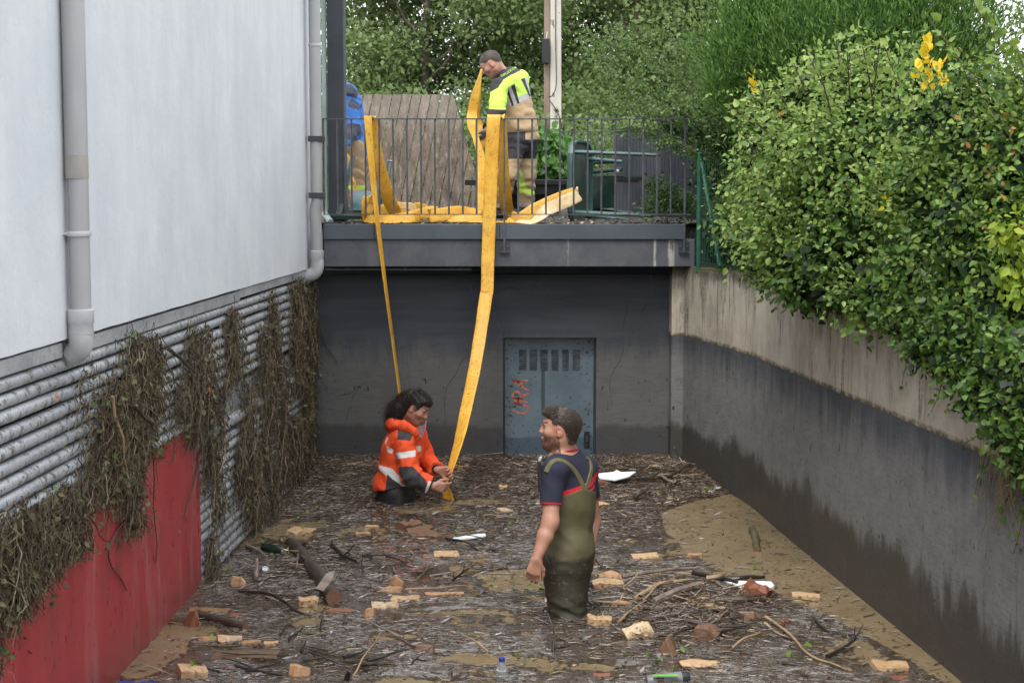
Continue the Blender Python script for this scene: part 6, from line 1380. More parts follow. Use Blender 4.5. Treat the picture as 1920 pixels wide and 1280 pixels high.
# overturned dark green chair behind it
ch = empty('overturned_chair', tuple(P(1130, 400, 14.9))); tag(ch, 'dark green plastic chair overturned behind the tipped table', 'chair')
def pan(name, corners, th, parent, m, bulge=.02):
    A, B2, C2, D2 = [np.asarray(q, float) for q in corners]; n = 9; nn = unit(np.cross(B2 - A, D2 - A)); vs = []
    for side in (0, 1):
        for j in range(n):
            for i in range(n):
                u_, w_ = i / (n - 1), j / (n - 1); p = (A * (1 - u_) + B2 * u_) * (1 - w_) + (D2 * (1 - u_) + C2 * u_) * w_; vs.append(p + nn * (bulge * (1 - (2 * u_ - 1) ** 2) * (1 - (2 * w_ - 1) ** 2) + th * side))
    fs = []; ix = lambda s, j, i: s * n * n + j * n + i
    for j in range(n - 1):
        for i in range(n - 1): fs += [(ix(0, j, i), ix(0, j + 1, i), ix(0, j + 1, i + 1), ix(0, j, i + 1)), (ix(1, j, i), ix(1, j, i + 1), ix(1, j + 1, i + 1), ix(1, j + 1, i))]
    for i in range(n - 1): fs += [(ix(0, 0, i), ix(0, 0, i + 1), ix(1, 0, i + 1), ix(1, 0, i)), (ix(0, n - 1, i + 1), ix(0, n - 1, i), ix(1, n - 1, i), ix(1, n - 1, i + 1)), (ix(0, i + 1, 0), ix(0, i, 0), ix(1, i, 0), ix(1, i + 1, 0)), (ix(0, i, n - 1), ix(0, i + 1, n - 1), ix(1, i + 1, n - 1), ix(1, i, n - 1))]
    return mesh_np(name, np.array(vs), fs, m, parent)
pan('seat', [P(1106, 392, 15.0), P(1152, 390, 14.8), P(1152, 336, 14.8), P(1106, 336, 15.0)], .02, ch, MT['greenplastic'])
pan('backrest', [P(1106, 334, 15.0), P(1208, 333, 14.75), P(1200, 343, 14.95), P(1106, 340, 15.2)], .015, ch, MT['greenplastic'], .005)
for a, c in (((1106, 323, 15), (1166, 318, 14.8)), ((1104, 305, 15.1), (1166, 303, 14.9)), ((1110, 392, 15), (1210, 404, 14.8))): MB().tube([P(*a), P(*c)], .018, 8).build('leg', MT['greenplastic'], ch)
MB().tube([P(1103, 331, 14.9), P(1155, 323, 14.8)], .006, 6).build('brace', MT['teal'], ch)
MB().lathe(P(1158, 321, 14.78), [(.014, 0), (.016, .01), (.010, .02)], 10, (0, -1, 0)).build('foot_cap', MT['pvc_l'], ch)
# overturned green chair at left
c2 = empty('overturned_chair', tuple(P(680, 405, 14.1))); tag(c2, 'green plastic chair lying on its back by the steel column', 'chair')
pan('seat', [P(656, 398, 14.0), P(703, 398, 13.95), P(698, 362, 14.25), P(660, 362, 14.25)], .02, c2, MT['teal'], .012)
pan('backrest', [P(624, 411, 13.9), P(722, 411, 13.9), P(712, 400, 14.25), P(634, 400, 14.25)], .03, c2, MT['greenplastic'], .01)
for a, c, r_ in (((634, 404, 13.95), (662, 292, 14.3), .030), ((716, 392, 14.0), (731, 302, 14.3), .030), ((640, 405, 14.1), (650, 330, 14.4), .020), ((706, 396, 14.1), (714, 330, 14.4), .022)):
    MB().tube([P(*a), P(*c)], [r_, r_ * .8], 8, squash=.5).build('leg', MT['greenplastic'], c2)
MB().lathe(P(731, 302, 14.3), [(.024, 0), (.022, .008)], 8, (.1, 0, 1)).build('foot_cap', MT['pvc_l'], c2)

# utility pole
YU = 20.0; up_ = empty('utility_pole', tuple(P(1037, 366, YU)[:2]) + (1.66,)); tag(up_, 'tall pale concrete utility pole behind the terrace', 'utility pole')
xa, xm, xb = P(1022, 100, YU)[0], P(1032, 100, YU)[0], P(1053, 100, YU)[0]
MB().add([(xm, YU, 1.66), (xb + .008, YU, 1.66), (xb + .008, YU + .24, 1.66), (xm, YU + .24, 1.66), (xm, YU + .02, 7.5), (xb - .02, YU + .02, 7.5), (xb - .02, YU + .2, 7.5), (xm, YU + .2, 7.5)], [(0, 3, 2, 1), (4, 5, 6, 7), (0, 1, 5, 4), (1, 2, 6, 5), (2, 3, 7, 6), (3, 0, 4, 7)]).build('shaft', MT['concrete_pole'], up_, bevel=.01)
MB().box(xa - .01, xm - .002, YU + .03, YU + .2, 1.66, 7.5).build('side_flange', MT['pole_brown'], up_, bevel=.008)
q = P(1023, 97, YU); bx_ = MB().box(q[0] - .045, q[0] + .045, YU - .10, YU + .025, q[2] - .15, q[2] + .15).build('meter_box', MT['black'], up_, bevel=.008)
MB().tube(cr_path([P(1026, 60, YU - .03), P(1025, 68, YU - .08), P(1023, 76, YU - .08)], 4), .004, 5).build('lead', MT['trim'], bx_)
MB().tube(cr_path([P(1042, -20, YU - .02), P(1042, 80, YU - .02), P(1043, 135, YU - .03), P(1042, 165, YU - .04), P(1035, 180, YU - .04), P(1028, 182, YU - .03)], 5), .006, 6).build('cable', MT['black'], up_)
MB().tube(cr_path([P(1032, 190, YU - .02), P(1042, 205, YU - .03), P(1050, 222, YU - .03), P(1053, 250, YU - .03)], 5), .006, 6).build('cable', MT['black'], up_)
# dead leaves, mud lumps along the cap
dl = rng.uniform(0, 1, (700, 2)); c = np.stack([bxl + .05 + dl[:, 0] * (bxr - bxl - .1), 13.50 + dl[:, 1] ** 2 * 1.6, 0 * dl[:, 0]], -1); c[:, 2] = np.where(c[:, 1] < 13.74, zc1 + .004, zT(c[:, 1]) + .01); n = len(c)
leaves('leaf_litter', c, rdir(n) * V(1, 1, .2), rdir(n) * .5 + V(0, 0, 1), rng.uniform(.015, .05, n), rng.random(n), T_DIAM, M_wrack, None, kind='stuff'); tag(bpy.data.objects['leaf_litter'], 'leaf litter and mud crumbs scattered along the terrace edge', 'leaf litter')

# ------------------------------------------------------------------ people: bodies and garments as smooth blended solids
def RC(a, b, ra, rb, k=.03): return ('rc', np.asarray(a, float), np.asarray(b, float), ra, rb, k)
def EL(c, rad, ax=None, k=.03):
    ax = np.eye(3) if ax is None else np.array([unit(x) for x in ax]); return ('el', np.asarray(c, float), np.asarray(rad, float), ax, 0, k)
def SUB(c, r, k=.01): return ('sub', np.asarray(c, float), r, 0, 0, k)
def pd(p, X, g=0.0):
    if p[0] == 'rc':
        ab = p[2] - p[1]; t = np.clip(((X - p[1]) @ ab) / (ab @ ab + 1e-12), 0, 1); return np.linalg.norm(X - p[1] - t[..., None] * ab, axis=-1) - (p[3] + (p[4] - p[3]) * t) - g
    if p[0] == 'el':
        r = p[2] + g; q = (X - p[1]) @ p[3].T; k0 = np.linalg.norm(q / r, axis=-1); k1 = np.linalg.norm(q / (r * r), axis=-1); return k0 * (k0 - 1) / np.maximum(k1, 1e-6)
    return np.linalg.norm(X - p[1], axis=-1) - p[2]
def bbox(p, g):
    if p[0] == 'rc': r = max(p[3], p[4]) + g; return np.minimum(p[1], p[2]) - r, np.maximum(p[1], p[2]) + r
    if p[0] == 'el': e = np.sqrt(((p[3] * (p[2] + g)[:, None]) ** 2).sum(0)); return p[1] - e, p[1] + e
    return p[1] - p[2], p[1] + p[2]
def smin(a, b, k): h = np.maximum(k - np.abs(a - b), 0) / k; return np.minimum(a, b) - h * h * k * .25
def field_pts(prims, X, g=0.0):
    D = np.full(X.shape[:-1], .3)
    for p in prims:
        d = pd(p, X, g)
        D = -smin(-D, d, p[5]) if p[0] == 'sub' else smin(D, d, p[5])
    return D
def surf(prims, h, g=0.0, cut=None, relax=1):
    """closed surface of the blended solids (surface nets).  cut(X) > 0 removes"""
    lo = np.min([bbox(p, g)[0] for p in prims], 0) - .02; hi = np.max([bbox(p, g)[1] for p in prims], 0) + .02
    n = np.ceil((hi - lo) / h).astype(int) + 1; D = np.full(n, .25, np.float32); ax = [lo[i] + h * np.arange(n[i]) for i in range(3)]
    for p in prims:
        m = p[5] + 2.5 * h; a, b = bbox(p, g); i0 = np.maximum(((a - m - lo) / h).astype(int), 0); i1 = np.minimum(((b + m - lo) / h).astype(int) + 2, n)
        X = np.stack(np.meshgrid(*[ax[i][i0[i]:i1[i]] for i in range(3)], indexing='ij'), -1); sl = tuple(slice(i0[i], i1[i]) for i in range(3)); d = pd(p, X, g); o = D[sl]
        D[sl] = (-smin(-o, d, p[5]) if p[0] == 'sub' else smin(o, d, p[5]))
    if cut is not None:
        near = np.abs(D) < 6 * h; near |= D < 0; ix = np.argwhere(near); X = lo + h * ix; D[near] = np.maximum(D[near], cut(X))
    S = D < 0; c = [S[:-1, :-1, :-1], S[1:, :-1, :-1], S[:-1, 1:, :-1], S[1:, 1:, :-1], S[:-1, :-1, 1:], S[1:, :-1, 1:], S[:-1, 1:, 1:], S[1:, 1:, 1:]]
    cnt = sum(x.astype(np.int8) for x in c); act = (cnt > 0) & (cnt < 8); ci = np.argwhere(act); idm = np.full(act.shape, -1, np.int32); idm[act] = np.arange(len(ci))
    cor = np.array([(0, 0, 0), (1, 0, 0), (0, 1, 0), (1, 1, 0), (0, 0, 1), (1, 0, 1), (0, 1, 1), (1, 1, 1)]); v = np.stack([D[ci[:, 0] + a, ci[:, 1] + b, ci[:, 2] + c_] for a, b, c_ in cor], 1)
    acc = np.zeros((len(ci), 3)); w = np.zeros(len(ci))
    for a, b in ((0, 1), (2, 3), (4, 5), (6, 7), (0, 2), (1, 3), (4, 6), (5, 7), (0, 4), (1, 5), (2, 6), (3, 7)):
        va, vb = v[:, a], v[:, b]; m = (va < 0) != (vb < 0); t = np.where(m, va / np.where(m, va - vb, 1), 0)
        acc += np.where(m[:, None], cor[a] + t[:, None] * (cor[b] - cor[a]), 0); w += m
    V_ = lo + h * (ci + acc / w[:, None]); F_ = []
    for axi in range(3):
        b, c_ = [(1, 2), (2, 0), (0, 1)][axi]; s1 = [slice(None)] * 3; s0 = [slice(None)] * 3; s0[axi] = slice(0, -1); s1[axi] = slice(1, None)
        A, B = S[tuple(s0)], S[tuple(s1)]; e = np.argwhere(A != B); e = e[(e[:, b] > 0) & (e[:, c_] > 0) & (e[:, b] < n[b] - 1) & (e[:, c_] < n[c_] - 1)]
        db = np.zeros(3, int); db[b] = 1; dc = np.zeros(3, int); dc[c_] = 1; q = np.stack([idm[tuple((e - x).T)] for x in (db + dc, dc, 0 * db, db)], 1)
        fl_ = A[tuple(e.T)]; q = np.where(fl_[:, None], q, q[:, ::-1]); F_.append(q)
    F_ = np.concatenate(F_); F_ = F_[(F_ >= 0).all(1)]
    for _ in range(relax):
        s = np.zeros_like(V_); k = np.zeros(len(V_))
        for a in range(4): np.add.at(s, F_[:, a], V_[F_[:, (a + 1) % 4]] + V_[F_[:, (a + 3) % 4]]); np.add.at(k, F_[:, a], 2)
        V_ = V_ * .5 + .5 * s / np.maximum(k, 1)[:, None]
    return V_, F_
def vnorm(V_, F_):
    nf = np.cross(V_[F_[:, 2]] - V_[F_[:, 0]], V_[F_[:, 3]] - V_[F_[:, 1]]); N_ = np.zeros_like(V_)
    for a in range(4): np.add.at(N_, F_[:, a], nf)
    return N_ / (np.linalg.norm(N_, axis=1, keepdims=True) + 1e-12)
def pix(X):
    d = X[:, 1] * CT - (X[:, 2] - HC) * ST; v = X[:, 1] * ST + (X[:, 2] - HC) * CT; return 960 + F * X[:, 0] / d, 640 - F * v / d
def head(H, f, u, s=1.0, stub=0.0):
    f, u = unit(f), unit(u); r = np.cross(f, u); ax = (r, f, u); A = lambda a, b, c: H + s * (a * r + b * f + c * u); pr = [
        EL(A(0, -.008, .022), V(.076, .098, .084) * s, ax), EL(A(0, .028, -.030), V(.060, .062, .085) * s, ax, .03), RC(A(0, .035, -.078), A(0, .070, -.098), .038 * s, .024 * s, .03),
        RC(A(.045, .01, -.070), A(.018, .062, -.098), .022 * s, .018 * s, .025), RC(A(-.045, .01, -.070), A(-.018, .062, -.098), .022 * s, .018 * s, .025), EL(A(0, .082, .020), V(.046, .014, .011) * s, ax, .018),
        RC(A(0, .090, .010), A(0, .106, -.028), .0085 * s, .0105 * s, .014), RC(A(.010, .096, -.032), A(-.010, .096, -.032), .008 * s, .008 * s, .010), EL(A(0, .094, -.062), V(.023, .010, .005) * s, ax, .006), EL(A(0, .092, -.072), V(.020, .010, .006) * s, ax, .006),
        EL(A(.040, .060, -.028), V(.022, .022, .018) * s, ax, .03), EL(A(-.040, .060, -.028), V(.022, .022, .018) * s, ax, .03), SUB(A(.032, .106, .000), .020 * s, .014), SUB(A(-.032, .106, .000), .020 * s, .014),
        SUB(A(0, .120, -.086), .018 * s, .014)]
    for sg in (1, -1): pr += [EL(A(sg * .074, -.004, -.008), V(.007, .018, .031) * s, (r + f * .25 * -sg, f, u + f * -.15), .008), SUB(A(sg * .084, .002, -.006), .008 * s, .006), EL(A(sg * .074, .004, -.034), V(.007, .009, .010) * s, ax, .006)]
    return pr, A, (r, f, u)
def hand(W_, d, pn_, s=1.0, curl=(35, 40, 45, 50), spread=.2, thumb=1, tcurl=.5, side=None):
    """d: wrist to knuckles, pn_: palm normal (where fingers curl to), thumb=+1/-1 side"""
    d, pn_ = unit(d), unit(pn_); pn_ = unit(pn_ - d * np.dot(d, pn_)); l = np.cross(pn_, d) * thumb; pr = []      # l points to the thumb side
    for i, (o, L_) in enumerate(((.030, .078), (.010, .082), (-.010, .079), (-.029, .072))):
        k = W_ + s * (d * L_ + l * o); pr.append(RC(W_ + s * (d * .012 + l * o * .55), k, .0155 * s, .0120 * s, .014)); a = 0; dd = d + l * (o * spread * 6); dd = unit(dd); q = k; c = math.radians(curl[i])
        for j, (ln, r0, r1) in enumerate(((.044, .0095, .0088), (.027, .0088, .0080), (.021, .0080, .0066))):
            a += c; v = dd * math.cos(a) + pn_ * math.sin(a); ln = ln * (1, 1.06, 1, .82)[i]; e = q + s * v * ln; pr.append(RC(q, e, r0 * s, r1 * s, .004)); q = e
    t0 = W_ + s * (d * .022 + l * .020); t1 = t0 + s * (d * .030 + l * .030 + pn_ * .012); t2 = t1 + s * unit(d * 1.0 + l * (.55 - tcurl) + pn_ * tcurl) * .034; t3 = t2 + s * unit(d + l * (.3 - tcurl) + pn_ * tcurl * 1.4) * .026
    return pr + [RC(t0, t1, .0155 * s, .0120 * s, .014), RC(t1, t2, .0108 * s, .0095 * s, .004), RC(t2, t3, .0095 * s, .0075 * s, .004)]
def person(label, base, group='flood crew at work'):
    e = empty('person', tuple(base)); return tag(e, label, 'person', group)
def wear(name, prims, h, g, colf, mat, parent, cut=None, disp=None, relax=1):
    V_, F_ = surf(prims, h, g, cut, relax)
    if disp is not None: N_ = vnorm(V_, F_); V_ = V_ + N_ * disp(V_, N_)[:, None]
    c = colf(V_) if callable(colf) else np.tile(np.asarray(colf, float), (len(V_), 1))
    return mesh_np(name, V_, F_, mat, parent, True, col=c), V_, F_
def folds(dirn, freq, amp, seed=0, base=4.0):
    dirn = unit(dirn)
    def f(X, N_):
        w = X @ dirn; q = np.stack([X[:, 0] * base, X[:, 1] * base, X[:, 2] * base], -1); n = fbm(q + seed, 3, seed); n2 = fbm(q * 2.3 + 5, 2, seed + 5)
        return amp * (np.sin(w * freq + n * 14) * (.35 + n2) * .7 + (n2 - .5) * 1.4)
    return f
def blend(c, m, col): return c * (1 - m[:, None]) + np.asarray(col) * m[:, None]
def inpoly(u, v, poly):
    c = np.zeros(len(u), bool); n = len(poly)
    for i in range(n):
        (x0, y0), (x1, y1) = poly[i], poly[(i + 1) % n]
        if y0 == y1: continue
        k = ((y0 > v) != (y1 > v)) & (u < (x1 - x0) * (v - y0) / (y1 - y0) + x0); c ^= k
    return c
def skin_col(V_, A, fr, H, base=(.50, .27, .185), beard=None, ruddy=(.50, .19, .13)):
    r, f, u = fr; X = V_ - H; a, b, c_ = X @ r, X @ f, X @ u; c = np.tile(np.asarray(base, float), (len(V_), 1)); n = fbm(V_ * 30, 3, 3)
    c *= (.86 + .28 * n)[:, None]; near = np.linalg.norm(X, axis=1) < .16
    c = blend(c, np.clip(1 - np.abs(c_ + .066) / .010, 0, 1) * (b > .085) * (np.abs(a) < .024) * near * .8, (.42, .13, .11))     # lips
    c = blend(c, np.clip(1 - np.hypot((np.abs(a) - .032) / .016, (c_ - .001) / .009), 0, 1) * (b > .07) * near, (.07, .035, .025))         # eye slit
    c = blend(c, (np.abs(c_ - .024 - .004 * np.abs(a) / .03) < .0050) * (np.abs(a) > .012) * (np.abs(a) < .052) * (b > .066) * near * .9, (.05, .030, .020))  # brows
    c = blend(c, np.clip((b - .09) / .02, 0, 1) * (c_ < .01) * (c_ > -.05) * near * .45, ruddy); c = blend(c, (np.abs(a) > .068) * (np.abs(b) < .03) * near * .5, ruddy)
    if beard:
        col, s_ = beard; edge = -.036 - .02 * np.clip((b - .05) / .05, 0, 1) + (n - .5) * .016; m = np.clip((edge - c_) / .008, 0, 1) * (b > -.002 + (c_ + .04) * .1) * (c_ > -.135) * near
        m = m * (1 - np.clip(1 - np.abs(c_ + .067) / .007, 0, 1) * (np.abs(a) < .02) * .9); c = blend(c, np.clip(m, 0, 1) * s_, col)
    return c
M_skin = vc_mat('skin', .48, bscale=420, bump=.06, dirt=.05); M_cloth = vc_mat('jacket_fabric', .78, bump=.35, dirt=.10); M_cot = vc_mat('cotton_shirt', .88, bump=.25, dirt=.05); M_neo = vc_mat('neoprene_wader', .66, bump=.18, dirt=.12, bscale=200)
M_hairc = vc_mat('hair_mass', .6, bump=.5, bscale=180, dirt=.1)
def m_hair(name, a, b, c_): return twig_mat(name, [(0, a), (.6, b), (1, c_)], rough=.42, spec=.5)
H_br = m_hair('brown_hair', (.020, .012, .008), (.050, .030, .020), (.12, .075, .05)); H_dk = m_hair('dark_curls', (.008, .005, .004), (.022, .013, .010), (.06, .036, .028)); H_gr = m_hair('cropped_hair', (.035, .026, .022), (.075, .060, .052), (.16, .135, .12)); H_be = m_hair('beard_hair', (.055, .025, .012), (.13, .062, .030), (.25, .13, .07))
def short_hair(parent, V_, N_, fr, H, mat, L_=.02, n=2600, sweep=(0, -.7, .1), r=.0009, name='strands', seed=1, jit=.5, lift=.55):
    rr = np.random.default_rng(seed); i = rr.integers(0, len(V_), n); p = V_[i]; nn = N_[i]; rt, f, u = fr; s = rt * sweep[0] + f * sweep[1] + u * sweep[2]; d = nn * lift + s + rr.normal(size=(n, 3)) * jit * .5; d /= np.linalg.norm(d, axis=1, keepdims=True); L2 = L_ * rr.uniform(.5, 1.25, n)[:, None]
    q = np.stack([p - nn * .002, p + nn * L2 * .4 * lift + d * L2 * .4, p + nn * L2 * .27 * lift + d * L2], 1); return strands(name, q, np.full(n, r), mat, parent, rr.random(n), kind='stuff')
def hair_cut(H, fr, line, neck=None):
    r, f, u = fr
    def cut(X):
        Y_ = X - H; b, c_ = Y_ @ f, Y_ @ u; return (np.interp(b, [l[0] for l in line], [l[1] for l in line]) + .004 * np.sin(b * 400 + (Y_ @ r) * 300) - c_)
    return cut
def eyes(parent, A, fr, s=1.0):
    for sg in (1, -1):
        c = A(sg * .031, .0795, .000); n = 14; th = np.linspace(0, math.pi, 9); MB().lathe(c - fr[1] * .0105 * s, [(max(.0004, .0105 * s * math.sin(t)), .0105 * s * (1 - math.cos(t))) for t in th], n, fr[1]).build('eye', MT['black'] if False else EYE, parent, True)
t_ = NT('eye_surface'); EYE = t_.set(Base_Color=(.16, .11, .08), Roughness=.15)

# ---- man in olive waders, standing knee deep in the water, seen from behind, face in profile to the left
pw = person('man in olive chest waders and navy shirt standing in the debris', tuple(G(1066, 1163, 0)))
f_b = unit(V(-.62, .78, 0)); r_b = unit(np.cross(f_b, V(0, 0, 1))); u_b = V(0, 0, 1); axb = (r_b, f_b, u_b)
H = P(1050.5, 801, 8.66); hp, A, fr = head(H, V(-1, .10, .04), V(.03, 0, 1)); C7 = P(1062, 858, 8.72)
neck = [RC(A(0, -.030, -.05), C7 + V(0, 0, -.01), .055, .058, .04), RC(A(0, .01, -.09), P(1050, 862, 8.66), .040, .048, .04)]
sL, sR = P(1036, 886, 8.54), P(1099, 881, 8.83); eL, wL = P(1032, 978, 8.47), P(1006, 1047, 8.40); eR, wR = P(1112, 975, 8.90), P(1106, 1030, 8.78)
torso = [EL(P(1069, 915, 8.70), (.147, .104, .175), axb, .06), RC(P(1044, 878, 8.60), P(1096, 876, 8.80), .058, .055, .06), RC(C7, sL + V(.01, 0, .012), .05, .048, .06), RC(C7, sR + V(-.01, 0, .012), .05, .045, .06), EL(P(1067, 980, 8.70), (.136, .103, .20), axb, .08), EL(P(1065, 1035, 8.70), (.152, .118, .13), axb, .05), EL(P(1080, 1038, 8.62), (.075, .05, .09), axb, .07)]
armL = [RC(sL, eL, .054, .043, .03), RC(eL, (eL * .6 + wL * .4), .043, .041, .03), RC((eL * .6 + wL * .4), wL, .041, .027, .02)]; armR = [RC(sR, eR, .052, .042, .03), RC(eR, wR, .042, .027, .02)]
legs = [RC(P(1054, 1060, 8.65), P(1060, 1128, 8.64), .094, .074, .04), RC(P(1060, 1128, 8.64), P(1062, 1180, 8.66), .074, .060, .03), RC(P(1076, 1060, 8.76), P(1070, 1130, 8.74), .090, .072, .04), RC(P(1070, 1130, 8.74), P(1074, 1180, 8.72), .070, .058, .03)]
handL = hand(wL, V(-.22, -.06, -1), V(-.1, .75, -.1), 1.0, (26, 34, 38, 42), .15, -1, .3); handR = hand(wR, V(-.05, -.1, -1), V(-.4, .6, 0), 1.0, (30, 35, 40, 42), .1, 1, .3)
Vb, Fb = surf(hp + neck + torso + armL + armR + legs + handL + handR, .0042); cb_ = skin_col(Vb, A, fr, H, (.47, .245, .165), ((.16, .075, .038), .8))
arm_m = (Vb[:, 2] < .62); cb_ = blend(cb_, arm_m * .25, (.40, .19, .125)); mesh_np('body', Vb, Fb, M_skin, pw, True, col=cb_)
eyes(pw, A, fr)
beard_sel = (cb_[:, 0] < .25) & (np.linalg.norm(Vb - H, axis=1) < .17) & ((Vb - H) @ fr[2] < -.03); Nb = vnorm(Vb, Fb); short_hair(pw, Vb[beard_sel], Nb[beard_sel], fr, H, H_be, .007, 1500, (0, .1, -.8), .0007, 'beard', 3)
hairp = [EL(A(0, -.012, .026), V(.079, .100, .085), fr, .02), EL(A(0, .048, .074), V(.056, .046, .026), fr, .03), EL(A(0, -.045, -.040), V(.056, .042, .058), fr, .03)]
line1 = [(-.2, -.105), (-.045, -.105), (-.030, -.045), (-.022, .012), (.018, .024), (.040, .012), (.048, .045), (.085, .070), (.12, .080)]
ho, Vh, Fh = wear('hair', hairp, .0042, .0, (.040, .025, .017), M_hairc, pw, hair_cut(H, fr, line1), lambda X, N_: .004 * (fbm(X * V(50, 50, 90), 3, 4) - .5)); Nh = vnorm(Vh, Fh)
bq, uq = (Vh - H) @ fr[1], (Vh - H) @ fr[2]; quiff = (bq > .005) & (uq > .062); short_hair(pw, Vh, Nh, fr, H, H_br, .013, 9000, (0, -.75, -.45), .0009, 'strands', 6, .22, .16); short_hair(pw, Vh[quiff], Nh[quiff], fr, H, H_br, .013, 1500, (.05, .65, .0), .0009, 'quiff', 5, .30, .20)
MB().tube([A(.082, .004, -.042) + V(.004 * math.cos(a), 0, .004 * math.sin(a)) * 1.4 for a in np.linspace(0, 6.28, 10)], .0014, 5).build('earring', simple('silver', (.7, .7, .7), rough=.25, metal=1), pw)
def z_hem(X): return .62 - X[:, 2]
def shirt_cut(X):
    dl = pd(RC(sL, eL, .054, .043), X); dr = pd(RC(sR, eR, .052, .042), X); axl = unit(eL - sL); tl = (X - sL) @ axl; axr = unit(eR - sR); tr_ = (X - sR) @ axr
    dt = np.min([pd(p, X) for p in torso], 0); isarm = (np.minimum(dl, dr) < dt - .004); cuf = np.where(dl < dr, tl - .175, tr_ - .175)
    base = .655 - X[:, 2]; nk = .064 - np.linalg.norm((X - (C7 + V(-.018, -.012, .050))) * V(1, 1, .8), axis=1)
    return np.maximum(np.where(isarm, cuf, base), nk)
def shirt_col(X):
    c = np.tile(V(.018, .021, .042), (len(X), 1)); dl = pd(RC(sL, eL, .054, .043), X); dr = pd(RC(sR, eR, .052, .042), X); dt = np.min([pd(p, X) for p in torso], 0); tor = ~(np.minimum(dl, dr) < dt - .006)
    z = X[:, 2] - .05 * ((X - C7) @ r_b) / .2; c[tor & (z > .728) & (z < .762)] = (.62, .022, .028); c[tor & (z > .702) & (z < .716)] = (.62, .022, .028)
    axl = unit(eL - sL); axr = unit(eR - sR); c[(~tor) & (((dl < dr) & ((X - sL) @ axl > .165)) | ((dl >= dr) & ((X - sR) @ axr > .165)))] = (.42, .015, .03)
    c[np.linalg.norm((X - (C7 + V(-.018, -.012, .050))) * V(1, 1, .8), axis=1) < .074] = (.42, .02, .04)
    return c
shp = torso + [RC(sL, eL, .054, .050, .04), RC(sR, eR, .052, .048, .04), RC(C7 + V(0, 0, -.03), C7 + V(-.006, 0, -.008), .062, .056, .05)]
wear('tshirt', shp, .0042, .009, shirt_col, M_cot, pw, shirt_cut, folds((.4, 0, 1), 45, .0035, 2))
def wad_cut(X):
    lat = np.abs((X - P(1093, 908, 8.6)) @ r_b * 1.0); back = (X - C7) @ f_b; top_ = .742 - .30 * np.minimum(lat, .25) - .1 * np.clip(back, 0, .2); return np.maximum(X[:, 2] - top_, -.16 - X[:, 2])
def wad_col(X):
    c = np.tile(V(.098, .086, .040), (len(X), 1)); n = fbm(X * V(5, 5, 3), 4, 9); w = np.clip((.365 + (n - .5) * .16 - X[:, 2]) / .02, 0, 1); c = blend(c, w * .85, (.028, .026, .017)); c *= (.8 + .4 * fbm(X * 12, 3, 4))[:, None]
    sp = fbm(X * 70, 2, 6); return blend(c, (sp > .70) * (X[:, 2] < .4) * .6, (.16, .12, .08))
def wad_disp(X, N_):
    z = X[:, 2]; n = fbm(X * 7, 3, 12); k = np.clip((.20 - z) / .12, 0, 1); d = .0045 * k * np.sin(z * 70 + n * 12 + X[:, 0] * 22) + .006 * (n - .5); b_ = np.exp(-((z - .30) / .05) ** 2); d += .003 * b_ * np.sin(z * 60 + n * 9)
    d += .0035 * np.exp(-((z - .52) / .12) ** 2) * np.sin(z * 30 + X[:, 0] * 26 + n * 8); return d
wadp = torso + [RC(P(1060, 1062, 8.68), P(1062, 1125, 8.66), .112, .085, .05), RC(P(1062, 1125, 8.66), P(1064, 1168, 8.66), .082, .072, .03)] + legs + [RC(P(1072, 1160, 8.60), P(1098, 1166, 8.66), .045, .035, .04), EL(P(1063, 1168, 8.62), (.10, .09, .04), None, .04)]
wear('chest_waders', wadp, .0042, .014, wad_col, M_neo, pw, wad_cut, wad_disp)
def on_surf(prims, px, py, y0, y1, g):
    ys = np.linspace(y0, y1, 160); X = np.array([P(px, py, y) for y in ys]); d = field_pts(prims, X, g); i = np.argmax(d < 0); return X[max(i, 0)] if d[i] < 0 else X[np.argmin(d)]
def strap(name, px, wid, edge=True):
    q = cr_path([on_surf(shp, a, b, 8.2, 9.1, .012) for a, b in px], 5); vs = []; N_ = len(q); mb = MB()
    for i in range(N_):
        t = unit(q[min(i + 1, N_ - 1)] - q[max(i - 1, 0)]); e = 1e-3; g_ = V(*[(field_pts(shp, (q[i] + V(*[e * (k == j) for j in range(3)]))[None])[0] - field_pts(shp, q[i][None])[0]) for k in range(3)]); g_ = unit(g_); s = unit(np.cross(t, g_))
        for a, b in ((-1, .001), (-.8, .005), (.8, .005), (1, .001)): vs.append(q[i] + s * a * wid / 2 + g_ * b)
        for a, b in ((-1, -.003), (1, -.003)): vs.append(q[i] + s * a * wid / 2 + g_ * b)
    k = 6; order = [0, 1, 2, 3, 5, 4]; mb.add(vs, [(i * k + order[j], i * k + order[(j + 1) % 6], (i + 1) * k + order[(j + 1) % 6], (i + 1) * k + order[j]) for i in range(N_ - 1) for j in range(6)] + [tuple(order[::-1]), tuple((N_ - 1) * k + o for o in order)])
    return mb.build(name, simple('olive_strap', (.135, .115, .055), (.10, .085, .04), rough=.7, scale=20), pw)
strap('strap', [(1097, 918), (1086, 896), (1074, 878), (1058, 865), (1044, 862), (1033, 868), (1024, 884)], .030)
strap('strap', [(1098, 918), (1105, 896), (1109, 878), (1106, 864), (1100, 857)], .026)
bk_p = P(1012, 893, 8.52); rd = MB().obox(bk_p + V(0, 0, .0), V(.011, .0, 0), V(0, .016, 0), V(-.003, 0, .085)).build('radio', MT['black'], pw, bevel=.004); MB().tube([bk_p + V(-.002, 0, .085), bk_p + V(.003, 0, .10), bk_p + V(.012, .0, .104)], .008, 8).build('strap_clip', MT['pvc_l'], rd)

